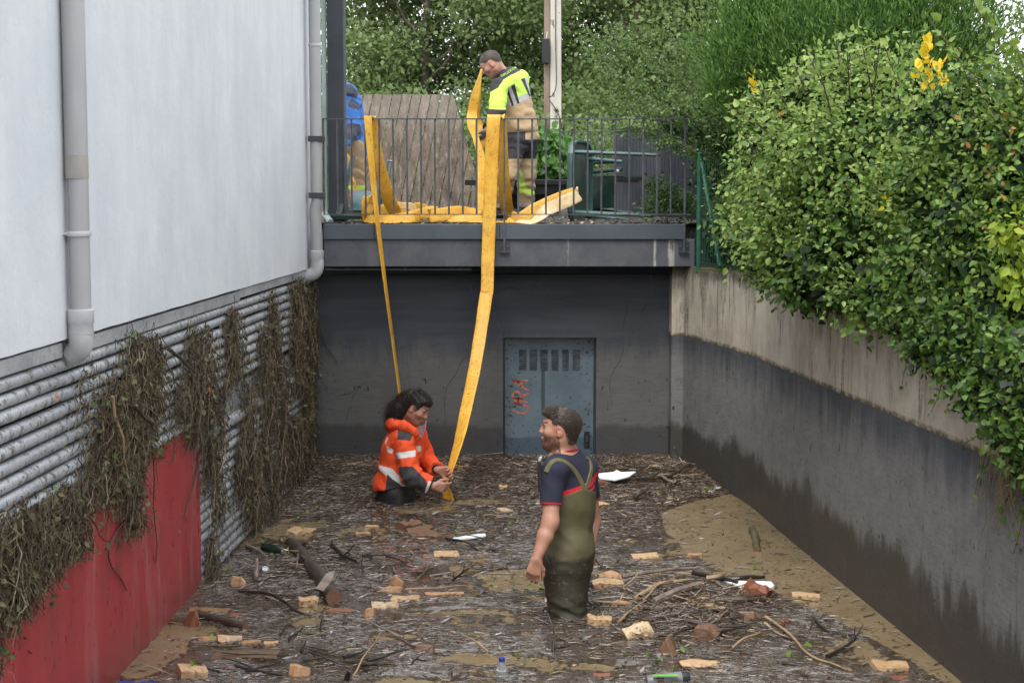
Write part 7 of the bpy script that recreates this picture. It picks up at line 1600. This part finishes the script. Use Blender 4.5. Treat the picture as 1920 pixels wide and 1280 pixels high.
ring = []
for a_ in np.linspace(0, 2 * math.pi, 29):
    dd_ = math.cos(a_) * r_b + math.sin(a_) * f_b; o_ = C7 + V(-.018, -.010, .034 - .022 * math.sin(a_)); t_s = np.linspace(.02, .12, 60); fx = field_pts(neck + hp[:1], o_ + dd_ * t_s[:, None]); k_ = int(np.argmax(fx > .003)); ring.append(o_ + dd_ * t_s[k_])
MB().tube(ring, .0075, 6, cap=False).build('collar', simple('red_rib', (.42, .03, .05), rough=.8), pw)

# ---- man in the orange jacket, waist deep, bending to the hose
po = person('long haired man in orange rescue jacket waist deep holding the yellow hose', tuple(G(745, 940, 0)))
H = P(781, 763, 12.03); hp, A, fr = head(H, V(.80, -.32, -.48), V(.46, -.02, .84), 1.0); nb_ = P(760, 806, 12.08)
sN, sF = P(757, 822, 11.90), P(783, 818, 12.24); eN, wN = P(771, 893, 11.80), P(812, 911, 11.80); eF, wF = P(800, 864, 12.28), P(820, 881, 12.10)
f_o = unit(V(.93, -.30, 0)); r_o = unit(np.cross(f_o, V(0, 0, 1))); sp_ = unit(P(762, 810, 12.08) - P(738, 935, 12.08)); axo = (r_o, unit(np.cross(sp_, r_o)), sp_)
neck = [RC(A(0, -.03, -.05), nb_, .055, .06, .05)]; torso = [EL(P(754, 848, 12.07), (.185, .135, .19), axo, .06), RC(P(752, 820, 11.95), P(774, 818, 12.2), .07, .07, .06), EL(P(745, 893, 12.07), (.175, .135, .17), axo, .06), EL(P(742, 930, 12.07), (.165, .14, .14), axo, .05)]
armN = [RC(sN, eN, .055, .045, .03), RC(eN, wN, .044, .028, .03)]; armF = [RC(sF, eF, .053, .044, .03), RC(eF, wF, .042, .027, .03)]
hN = hand(wN + V(.0, 0, 0), V(1, .10, -.16), V(.05, 1, .1), 1.0, (28, 38, 42, 46), .12, -1, .35); hF = hand(wF, V(1, -.2, -.05), V(.1, -1, -.25), 1.0, (30, 38, 42, 46), .12, -1, .2)
legs = [RC(P(744, 930, 11.98), P(755, 985, 11.95), .10, .09, .05), RC(P(748, 930, 12.17), P(757, 985, 12.2), .10, .09, .05)]
Vb, Fb = surf(hp + neck + torso + armN + armF + hN + hF + legs, .0048); cb_ = skin_col(Vb, A, fr, H, (.44, .225, .155), ((.09, .045, .03), .45)); hm = (Vb[:, 0] > wN[0] - .01) & (Vb[:, 2] < .35); cb_ = blend(cb_, hm * .5, (.50, .24, .18))
mesh_np('body', Vb, Fb, M_skin, po, True, col=cb_); eyes(po, A, fr)
def jk_cut(X):
    u, v = pix(X); tn = (X - eN) @ unit(wN - eN) - np.linalg.norm(wN - eN) + .028; tf_ = (X - eF) @ unit(wF - eF) - np.linalg.norm(wF - eF) + .026; dn = pd(armN[1], X); df = pd(armF[1], X); dt = np.min([pd(p, X) for p in torso], 0)
    arm = np.minimum(dn, df) < dt - .01; hem = ((v - (921 - (u - 706) * .16)) / 245.0); nk = .062 - np.linalg.norm(X - (nb_ + V(.045, -.01, .075)), axis=1)
    return np.maximum(np.where(arm, np.where(dn < df, tn, tf_), hem), nk)
def jk_col(X):
    u, v = pix(X); OR = V(.86, .085, .018); CH = V(.040, .040, .044); SI = V(.72, .70, .68); c = np.tile(OR, (len(X), 1)); c *= (.9 + .2 * fbm(X * 9, 3, 2))[:, None]
    dn = np.minimum(pd(armN[0], X), pd(armN[1], X)); df = np.minimum(pd(armF[0], X), pd(armF[1], X)); dt = np.min([pd(p, X) for p in torso], 0); near = (dn < dt - .012) & (dn < df); far = (df < dt - .012) & ~near; tor = ~near & ~far
    S = lambda pts: [(700 + .1758 * a, 720 + .1758 * b) for a, b in pts]
    c[near & inpoly(u, v, S([(215, 735), (450, 705), (450, 770), (225, 800)]))] = SI; c[near & inpoly(u, v, S([(270, 880), (420, 875), (560, 1020), (600, 1200), (500, 1200), (350, 1090), (290, 990)]))] = CH; c[near & inpoly(u, v, S([(545, 1160), (590, 1030), (620, 1040), (585, 1170)]))] = SI
    c[inpoly(u, v, S([(262, 470), (400, 478), (425, 535), (395, 602), (255, 590)]))] = CH
    c[tor & inpoly(u, v, S([(60, 860), (200, 900), (260, 965), (400, 1070), (400, 1120), (330, 1100), (200, 1010), (60, 920)]))] = SI; c[tor & inpoly(u, v, S([(150, 960), (210, 1015), (330, 1100), (450, 1130), (450, 1300), (100, 1300)]))] = CH
    c[tor & inpoly(u, v, S([(440, 665), (510, 655), (510, 715), (440, 720)]))] = SI; c[tor & inpoly(u, v, S([(140, 660), (215, 700), (200, 740), (145, 720)]))] = SI; c[tor & inpoly(u, v, S([(120, 620), (150, 560), (160, 580), (130, 640)]))] = SI
    c[tor & inpoly(u, v, S([(440, 770), (465, 745), (455, 810), (435, 810)]))] = CH; return c
fo = folds((.5, 0, 1), 34, .0075, 3, 5.0); fo2 = folds((.9, 0, -.5), 60, .006, 8, 6.0)
def jdisp(X, N_):
    arm = np.minimum(np.minimum(pd(armN[0], X), pd(armN[1], X)), np.minimum(pd(armF[0], X), pd(armF[1], X))) < np.min([pd(p, X) for p in torso], 0) - .01
    return np.where(arm, fo2(X, N_) * 1.3, fo(X, N_))
jp = torso[:3] + [EL(P(742, 918, 12.07), (.18, .15, .14), axo, .05)] + [RC(sN, eN, .062, .060, .04), RC(eN, wN, .056, .046, .03), RC(sF, eF, .060, .056, .04), RC(eF, wF, .052, .042, .03)]
wear('rescue_jacket', jp, .0048, .018, jk_col, M_cloth, po, jk_cut, jdisp)
# hood, collar flap, cuffs, trousers
hoodp = [RC(P(736, 796, 11.98), P(735, 797, 12.2), .045, .045, .04), RC(P(738, 794, 11.93), P(760, 800, 11.88), .036, .030, .04), RC(P(760, 800, 11.88), P(780, 812, 11.90), .028, .022, .03), RC(P(740, 792, 12.2), P(775, 800, 12.22), .034, .024, .04)]
wear('hood', hoodp, .0048, .008, lambda X: np.tile(V(.86, .085, .018), (len(X), 1)) * (.85 + .3 * fbm(X * 12, 3, 2))[:, None], M_cloth, po, None, folds((1, 0, .3), 60, .007, 5, 8.0))
def flap(name, pts, m, parent, th=.008):
    mb = MB(); mb.prism(pts, V(0, th, 0)); return mb.build(name, m, parent, bevel=.002)
flap('collar_lining', [P(781, 803, 11.98), P(795, 796, 11.95), P(799, 790, 11.96), P(797, 806, 11.93), P(791, 820, 11.93), P(784, 817, 11.94)], simple('grey_lining', (.20, .20, .21), (.14, .14, .15), rough=.8, scale=40), po)
MB().tube([P(799, 788, 11.945), P(797, 806, 11.92), P(791, 821, 11.92)], .0055, 6).build('pink_zip', simple('pink_tape', (.80, .10, .12), rough=.6), po)
for w_, e_ in ((wN, eN), (wF, eF)): d = unit(w_ - e_); MB().tube([w_ - d * .040, w_ - d * .012], [.037, .036], 14).build('cuff', MT['black'], po)
wear('trousers', torso[2:] + legs, .006, .006, (.016, .016, .015), M_neo, po, lambda X: np.maximum(X[:, 2] - .26, -.15 - X[:, 2]), folds((.3, 0, 1), 40, .006, 4, 6.0))
# long curly hair
hairp = [EL(A(0, -.016, .026), V(.086, .108, .092), fr, .02), EL(A(0, .040, .070), V(.066, .055, .036), fr, .03), RC(A(0, -.08, .02), P(750, 766, 12.05), .068, .060, .04), RC(P(750, 766, 12.05), P(745, 780, 12.05), .058, .044, .04), RC(P(748, 766, 11.98), P(745, 778, 11.97), .045, .036, .04)]
line2 = [(-.3, -.4), (-.035, -.4), (-.024, -.10), (-.018, .016), (.018, .020), (.034, -.012), (.046, .00), (.060, .052), (.088, .058), (.13, .065)]
ho, Vh, Fh = wear('hair', hairp, .0048, .0, (.014, .009, .008), M_hairc, po, hair_cut(H, fr, line2), lambda X, N_: .016 * (fbm(X * 45, 3, 4) - .4)); Nh = vnorm(Vh, Fh)
rr = np.random.default_rng(11); n = 3400; i = rr.integers(0, len(Vh), n); back = (Vh[i] - H) @ fr[1]; L2 = np.where(back < -.06, rr.uniform(.05, .10, n), rr.uniform(.02, .045, n)); m = 12; t = np.linspace(0, 1, m)[None, :, None]
d = (Nh[i] * .5 + rr.normal(size=(n, 3)) * .3 + np.where(back < -.05, 1, 0)[:, None] * V(-.3, 0, -1.0) + np.where(back >= -.05, 1, 0)[:, None] * (-fr[1] * 1.1)); d /= np.linalg.norm(d, axis=1, keepdims=True); ra_ = np.cross(d, rr.normal(size=(n, 3))); ra_ /= np.linalg.norm(ra_, axis=1, keepdims=True); rb_ = np.cross(d, ra_); ph = rr.uniform(0, 6.28, n)[:, None, None]; fqz = np.where(back < -.05, 16, 4)[:, None, None]; amp = np.where(back < -.05, .0060, .001)[:, None, None]
q = (Vh[i] + Nh[i] * .003)[:, None] + d[:, None] * L2[:, None, None] * t + amp * (np.cos(fqz * t + ph) * ra_[:, None] + np.sin(fqz * t + ph) * rb_[:, None]); strands('curls', q, np.full(n, .0011), H_dk, po, rr.random(n))

# ---- firefighter on the terrace, head bowed, lime and tan jacket
pf = person('firefighter in lime and tan jacket bowing over the hose on the terrace', tuple(TF(962, 15.0, 0)))
H = P(920, 119, 14.9); hp, A, fr = head(H, V(-.76, .05, -.64), V(-.64, .0, .76), 1.0); nb_ = P(946, 143, 14.98)
sN, sF = P(936, 163, 14.76), P(976, 147, 15.18); eN, wN = P(932, 208, 14.62), P(914, 243, 14.52); eF, wF = P(958, 200, 15.3), P(925, 230, 15.2)
sp_ = unit(P(955, 150, 15) - P(984, 262, 15.0)); r_f = unit(V(.55, .83, 0)); axf = (r_f, unit(np.cross(sp_, r_f)), sp_)
neck = [RC(A(0, -.03, -.045), nb_, .054, .06, .05)]; torso = [EL(P(962, 175, 15.0), (.185, .125, .19), axf, .06), RC(P(948, 158, 14.82), P(975, 148, 15.12), .07, .065, .06), EL(P(972, 215, 15.0), (.165, .125, .17), axf, .06), EL(P(980, 258, 15.0), (.165, .13, .13), axf, .06)]
armN = [RC(sN, eN, .056, .046, .03), RC(eN, wN, .044, .03, .03)]; armF = [RC(sF, eF, .054, .045, .03), RC(eF, wF, .043, .03, .03)]
hN = hand(wN, V(-.55, -.1, -.8), V(-.5, .3, .5), 1.08, (26, 32, 36, 38), .15, 1, .4); hF = hand(wF, V(-.8, -.2, -.5), V(-.3, -.6, 0), 1.05, (35, 40, 45, 45), .1, 1, .4)
kR, aR = P(986, 325, 15.04), P(987, 380, 15.08); kN, aN = P(948, 328, 14.74), P(942, 384, 14.9)
legs = [RC(P(988, 268, 15.1), kR, .094, .066, .04), RC(kR, aR, .062, .045, .03), RC(P(966, 270, 14.9), kN, .092, .064, .04), RC(kN, aN, .060, .044, .03)]
def foot(a, d): d = unit(d); z0 = zT(a[1]); return [RC(V(a[0], a[1], z0 + .045) - d * .05, V(a[0], a[1], z0 + .035) + d * .14, .042, .032, .03), RC(a, V(a[0], a[1], z0 + .06), .05, .05, .03)]
ft = foot(aR, V(-.7, .3, 0)) + foot(aN, V(-.9, -.2, 0)); Vb, Fb = surf(hp + neck + torso + armN + armF + hN + hF + legs + ft, .0052); cb_ = skin_col(Vb, A, fr, H, (.50, .27, .20), ((.15, .09, .07), .35)); gl = np.minimum(np.linalg.norm(Vb - wN, axis=1), np.linalg.norm(Vb - wF, axis=1)) < .2; cb_[gl] = (.10, .095, .10)
cb_[Vb[:, 2] < zT(15) + .12] = (.02, .02, .02); mesh_np('body', Vb, Fb, M_skin, pf, True, col=cb_); eyes(pf, A, fr)
hairp = [EL(A(0, -.012, .026), V(.079, .102, .086), fr, .02), EL(A(0, -.045, -.025), V(.060, .050, .055), fr, .03)]; line3 = [(-.2, -.085), (-.045, -.085), (-.028, -.03), (-.022, .018), (.02, .026), (.036, -.002), (.046, .034), (.075, .062), (.12, .075)]
ho, Vh, Fh = wear('hair', hairp, .005, -.001, (.075, .058, .050), M_hairc, pf, hair_cut(H, fr, line3)); Nh = vnorm(Vh, Fh); short_hair(pf, Vh, Nh, fr, H, H_gr, .007, 2400, (0, 0, 0), .0008, 'strands', 9)
def fj_cut(X):
    dn, df = np.minimum(pd(armN[0], X), pd(armN[1], X)), np.minimum(pd(armF[0], X), pd(armF[1], X)); dt = np.min([pd(p, X) for p in torso], 0); arm = np.minimum(dn, df) < dt - .01
    tn = (X - eN) @ unit(wN - eN) - np.linalg.norm(wN - eN) + .015; tf_ = (X - eF) @ unit(wF - eF) - np.linalg.norm(wF - eF) + .015; u, v = pix(X); hem = (v - (252 - .10 * (u - 945) - .002 * (u - 978) ** 2)) / 200; nk = .060 - np.linalg.norm(X - (nb_ + V(-.06, 0, .05)), axis=1)
    return np.maximum(np.where(arm, np.where(dn < df, tn, tf_), hem), nk)
def fj_col(X):
    u, v = pix(X); LI = V(.52, .78, .10); BK = V(.022, .023, .030); SI = V(.46, .46, .47); TA = V(.44, .31, .175); c = np.tile(LI, (len(X), 1)); c *= (.92 + .16 * fbm(X * 8, 3, 2))[:, None]
    dn = np.minimum(pd(armN[0], X), pd(armN[1], X)); df = np.minimum(pd(armF[0], X), pd(armF[1], X)); dt = np.min([pd(p, X) for p in torso], 0); near = (dn < dt - .008) & (dn < df); tor = ~near; S = lambda pts: [(840 + .2657 * a, 80 + .2657 * b) for a, b in pts]
    low = v - (203 - (u - 945) * .42); c[tor & (low > 0)] = TA; c[tor & (np.abs(low + 4.5) < 5.5)] = SI
    for q in ([(408, 332), (425, 322), (465, 445), (452, 450)], [(445, 308), (470, 288), (504, 428), (490, 434)], [(514, 258), (540, 250), (584, 378), (575, 384)]): c[tor & inpoly(u, v, S(q))] = BK
    for q in ([(425, 322), (445, 308), (490, 434), (465, 445)], [(540, 250), (556, 248), (594, 380), (584, 378)]): c[tor & inpoly(u, v, S(q))] = SI
    c[inpoly(u, v, S([(250, 360), (290, 355), (355, 318), (392, 262), (440, 232), (510, 200), (520, 165), (560, 190), (560, 100), (380, 100), (300, 200), (260, 300)]))] = BK; c[near & (v > 80 + .2657 * (470 + .12 * (u - 925)))] = BK
    c[inpoly(u, v, S([(517, 168), (535, 178), (532, 190), (514, 176)]))] = LI; return c
jf = folds((.3, 0, 1), 40, .006, 6, 5.0)
jp = torso[:3] + [EL(P(977, 240, 15.0), (.17, .135, .12), axf, .05), RC(sN, eN, .066, .062, .04), RC(eN, wN, .056, .044, .03), RC(sF, eF, .062, .056, .04), RC(eF, wF, .052, .042, .03), RC(P(946, 143, 14.9), P(960, 136, 15.1), .045, .04, .04)]
wear('turnout_jacket', jp, .005, .016, fj_col, M_cloth, pf, fj_cut, lambda X, N_: jf(X, N_) * np.where(pix(X)[1] > 200, 1.7, .8))
def ft_col(X):
    u, v = pix(X); c = np.tile(V(.42, .30, .17), (len(X), 1)); c *= (.88 + .24 * fbm(X * 10, 3, 7))[:, None]; c[v < 298] = (.020, .020, .026); c[(v < 262) & (u > 985)] = (.42, .30, .17); S = lambda pts: [(840 + .2657 * a, 80 + .2657 * b) for a, b in pts]
    c[inpoly(u, v, S([(494, 895), (520, 905), (555, 1030), (615, 1050), (612, 1075), (500, 1060)]))] = (.52, .78, .10); c[(v > 381) & (v < 387)] = (.42, .42, .43); c[(u < 960) & (v > 350) & (v < 357)] = (.52, .78, .10); c[v > 389] = (.02, .02, .022); return c
lgp = [RC(P(986, 262, 15.08), kR, .105, .082, .05), RC(kR, aR, .080, .068, .03), RC(P(966, 268, 14.92), kN, .105, .080, .05), RC(kN, aN, .078, .066, .03), torso[3]]
wear('turnout_trousers', lgp, .0055, .010, ft_col, M_cloth, pf, lambda X: X[:, 2] - P(960, 236, 15)[2], folds((0, 0, 1), 55, .008, 9, 6.0))
for nm, a, d in (('boot', aR, V(-.7, .3, 0)), ('boot', aN, V(-.9, -.2, 0))): wear(nm, foot(a, d), .007, .008, (.018, .018, .018), M_neo, pf)
# lettering across the yoke
def lettering(txt, parent, path_px, prims, size, m, y0, y1, g):
    cu = bpy.data.curves.new('lettering', 'FONT'); cu.body = txt; cu.size = size; cu.extrude = 0; o = bpy.data.objects.new('lettering', cu); COL.objects.link(o); bpy.context.view_layer.update(); me = bpy.data.meshes.new_from_object(o.evaluated_get(bpy.context.evaluated_depsgraph_get())); COL.objects.unlink(o); bpy.data.objects.remove(o)
    v = np.array([x.co[:] for x in me.vertices]); xs = v[:, 0]; tt = (xs - xs.min()) / (xs.max() - xs.min()); pq = cr_path([V(a, b, 0) for a, b in path_px], 12); s = tt * (len(pq) - 1.001); i = s.astype(int); fr_ = (s - i)[:, None]; c = pq[i] * (1 - fr_) + pq[i + 1] * fr_; t = pq[i + 1] - pq[i]; t /= np.linalg.norm(t, axis=1, keepdims=True)
    hh = v[:, 1] - v[:, 1].min(); hh = hh / hh.max() * size; out = []
    for k in range(len(v)): n_ = V(t[k, 1], -t[k, 0]); q = c[k, :2] + n_ * hh[k]; out.append(on_surf(prims, q[0], q[1], y0, y1, g))
    fs = [tuple(p.vertices) for p in me.polygons]; return mesh_np('lettering', np.array(out), fs, m, parent)
lettering('GIPUZKOA', pf, [(940, 145), (950, 140), (960, 133), (969, 128)], jp, 4.3, simple('lime_print', (.55, .72, .10), rough=.6), 14.4, 15.3, .025)

# ---- person in blue, half hidden by the column
pb = person('person in blue hooded jacket half hidden behind the dark column', tuple(TF(655, 15.4, 0)))
H = P(648, 180, 15.35); hp, A, fr = head(H, V(-.75, .6, -.3), V(-.2, .1, .95), 1.0); nb_ = P(656, 200, 15.4); r_f = unit(V(.6, .78, 0)); axf = (r_f, unit(np.cross(V(0, 0, 1), r_f)), V(0, 0, 1))
sN, sF = P(659, 212, 15.22), P(650, 210, 15.6); eN, wN = P(664, 246, 15.15), P(642, 268, 14.9); torso = [EL(P(652, 225, 15.4), (.18, .13, .2), axf, .06), RC(P(655, 208, 15.25), P(652, 208, 15.55), .07, .07, .06), EL(P(654, 268, 15.4), (.165, .13, .16), axf, .06)]
armN = [RC(sN, eN, .055, .045, .03), RC(eN, wN, .043, .03, .03)]; armF = [RC(sF, P(640, 245, 15.6), .053, .044, .03), RC(P(640, 245, 15.6), P(628, 268, 15.3), .043, .03, .03)]
legs = [RC(P(662, 280, 15.3), P(668, 330, 15.3), .092, .066, .04), RC(P(668, 330, 15.3), P(674, 385, 15.3), .064, .05, .03), RC(P(648, 280, 15.5), P(642, 330, 15.5), .092, .066, .04), RC(P(642, 330, 15.5), P(640, 385, 15.5), .064, .05, .03)]
hN = hand(wN, V(-.8, -.2, -.5), V(-.3, .6, .3), 1., (35, 40, 45, 45), .1, 1, .3); hF = hand(P(628, 268, 15.3), V(-.8, -.2, -.5), V(-.3, .6, .3), 1., (35, 40, 45, 45), .1, 1, .3)
ftb = foot(P(674, 388, 15.3), V(-.8, .4, 0)) + foot(P(640, 388, 15.5), V(-.8, .4, 0)); Vb, Fb = surf(hp + [RC(A(0, -.03, -.05), nb_, .055, .06, .05)] + torso + armN + armF + legs + hN + hF + ftb, .007); mesh_np('body', Vb, Fb, M_skin, pb, True, col=skin_col(Vb, A, fr, H))
def bj_col(X):
    u, v = pix(X); c = np.tile(V(.040, .175, .56), (len(X), 1)); c *= (.85 + .3 * fbm(X * 8, 3, 2))[:, None]; S = lambda pts: [(600 + .2265 * a, 140 + .2265 * b) for a, b in pts]; GY = V(.050, .055, .085)
    for q in ([(200, 80), (260, 80), (320, 150), (300, 200), (200, 170)], [(225, 230), (270, 200), (320, 240), (325, 290), (280, 285), (235, 270)], [(200, 420), (260, 400), (335, 410), (340, 480), (290, 540), (200, 540)]): c[inpoly(u, v, S(q))] = GY
    return c
jb = torso + [RC(sN, eN, .066, .062, .04), RC(eN, wN, .056, .045, .03), RC(sF, P(640, 245, 15.6), .06, .056, .04), RC(P(640, 245, 15.6), P(628, 268, 15.3), .055, .045, .03), EL(P(648, 182, 15.37), (.11, .12, .125), None, .03), RC(P(655, 195, 15.35), P(664, 192, 15.35), .07, .06, .04), EL(P(657, 282, 15.4), (.175, .14, .09), axf, .05)]
wear('hooded_jacket', jb, .006, .014, bj_col, M_cloth, pb, lambda X: np.maximum((pix(X)[1] - 291) / 200, .085 - np.linalg.norm(X - (H + fr[1] * .12 - fr[2] * .02), axis=1)), folds((.4, 0, 1), 45, .009, 5, 6.0))
def bt_col(X): u, v = pix(X); c = np.tile(V(.40, .28, .16), (len(X), 1)); c[(v > 348) & (v < 356)] = (.52, .74, .10); c[(v > 356) & (v < 359)] = (.5, .5, .5); return c
wear('trousers', legs, .0065, .020, bt_col, M_cloth, pb, None, folds((0, 0, 1), 50, .008, 3, 6.0))
for a, d in ((P(674, 388, 15.3), V(-.8, .4, 0)), (P(640, 388, 15.5), V(-.8, .4, 0))): wear('boot', foot(a, d), .008, .008, (.018, .018, .018), M_neo, pb)
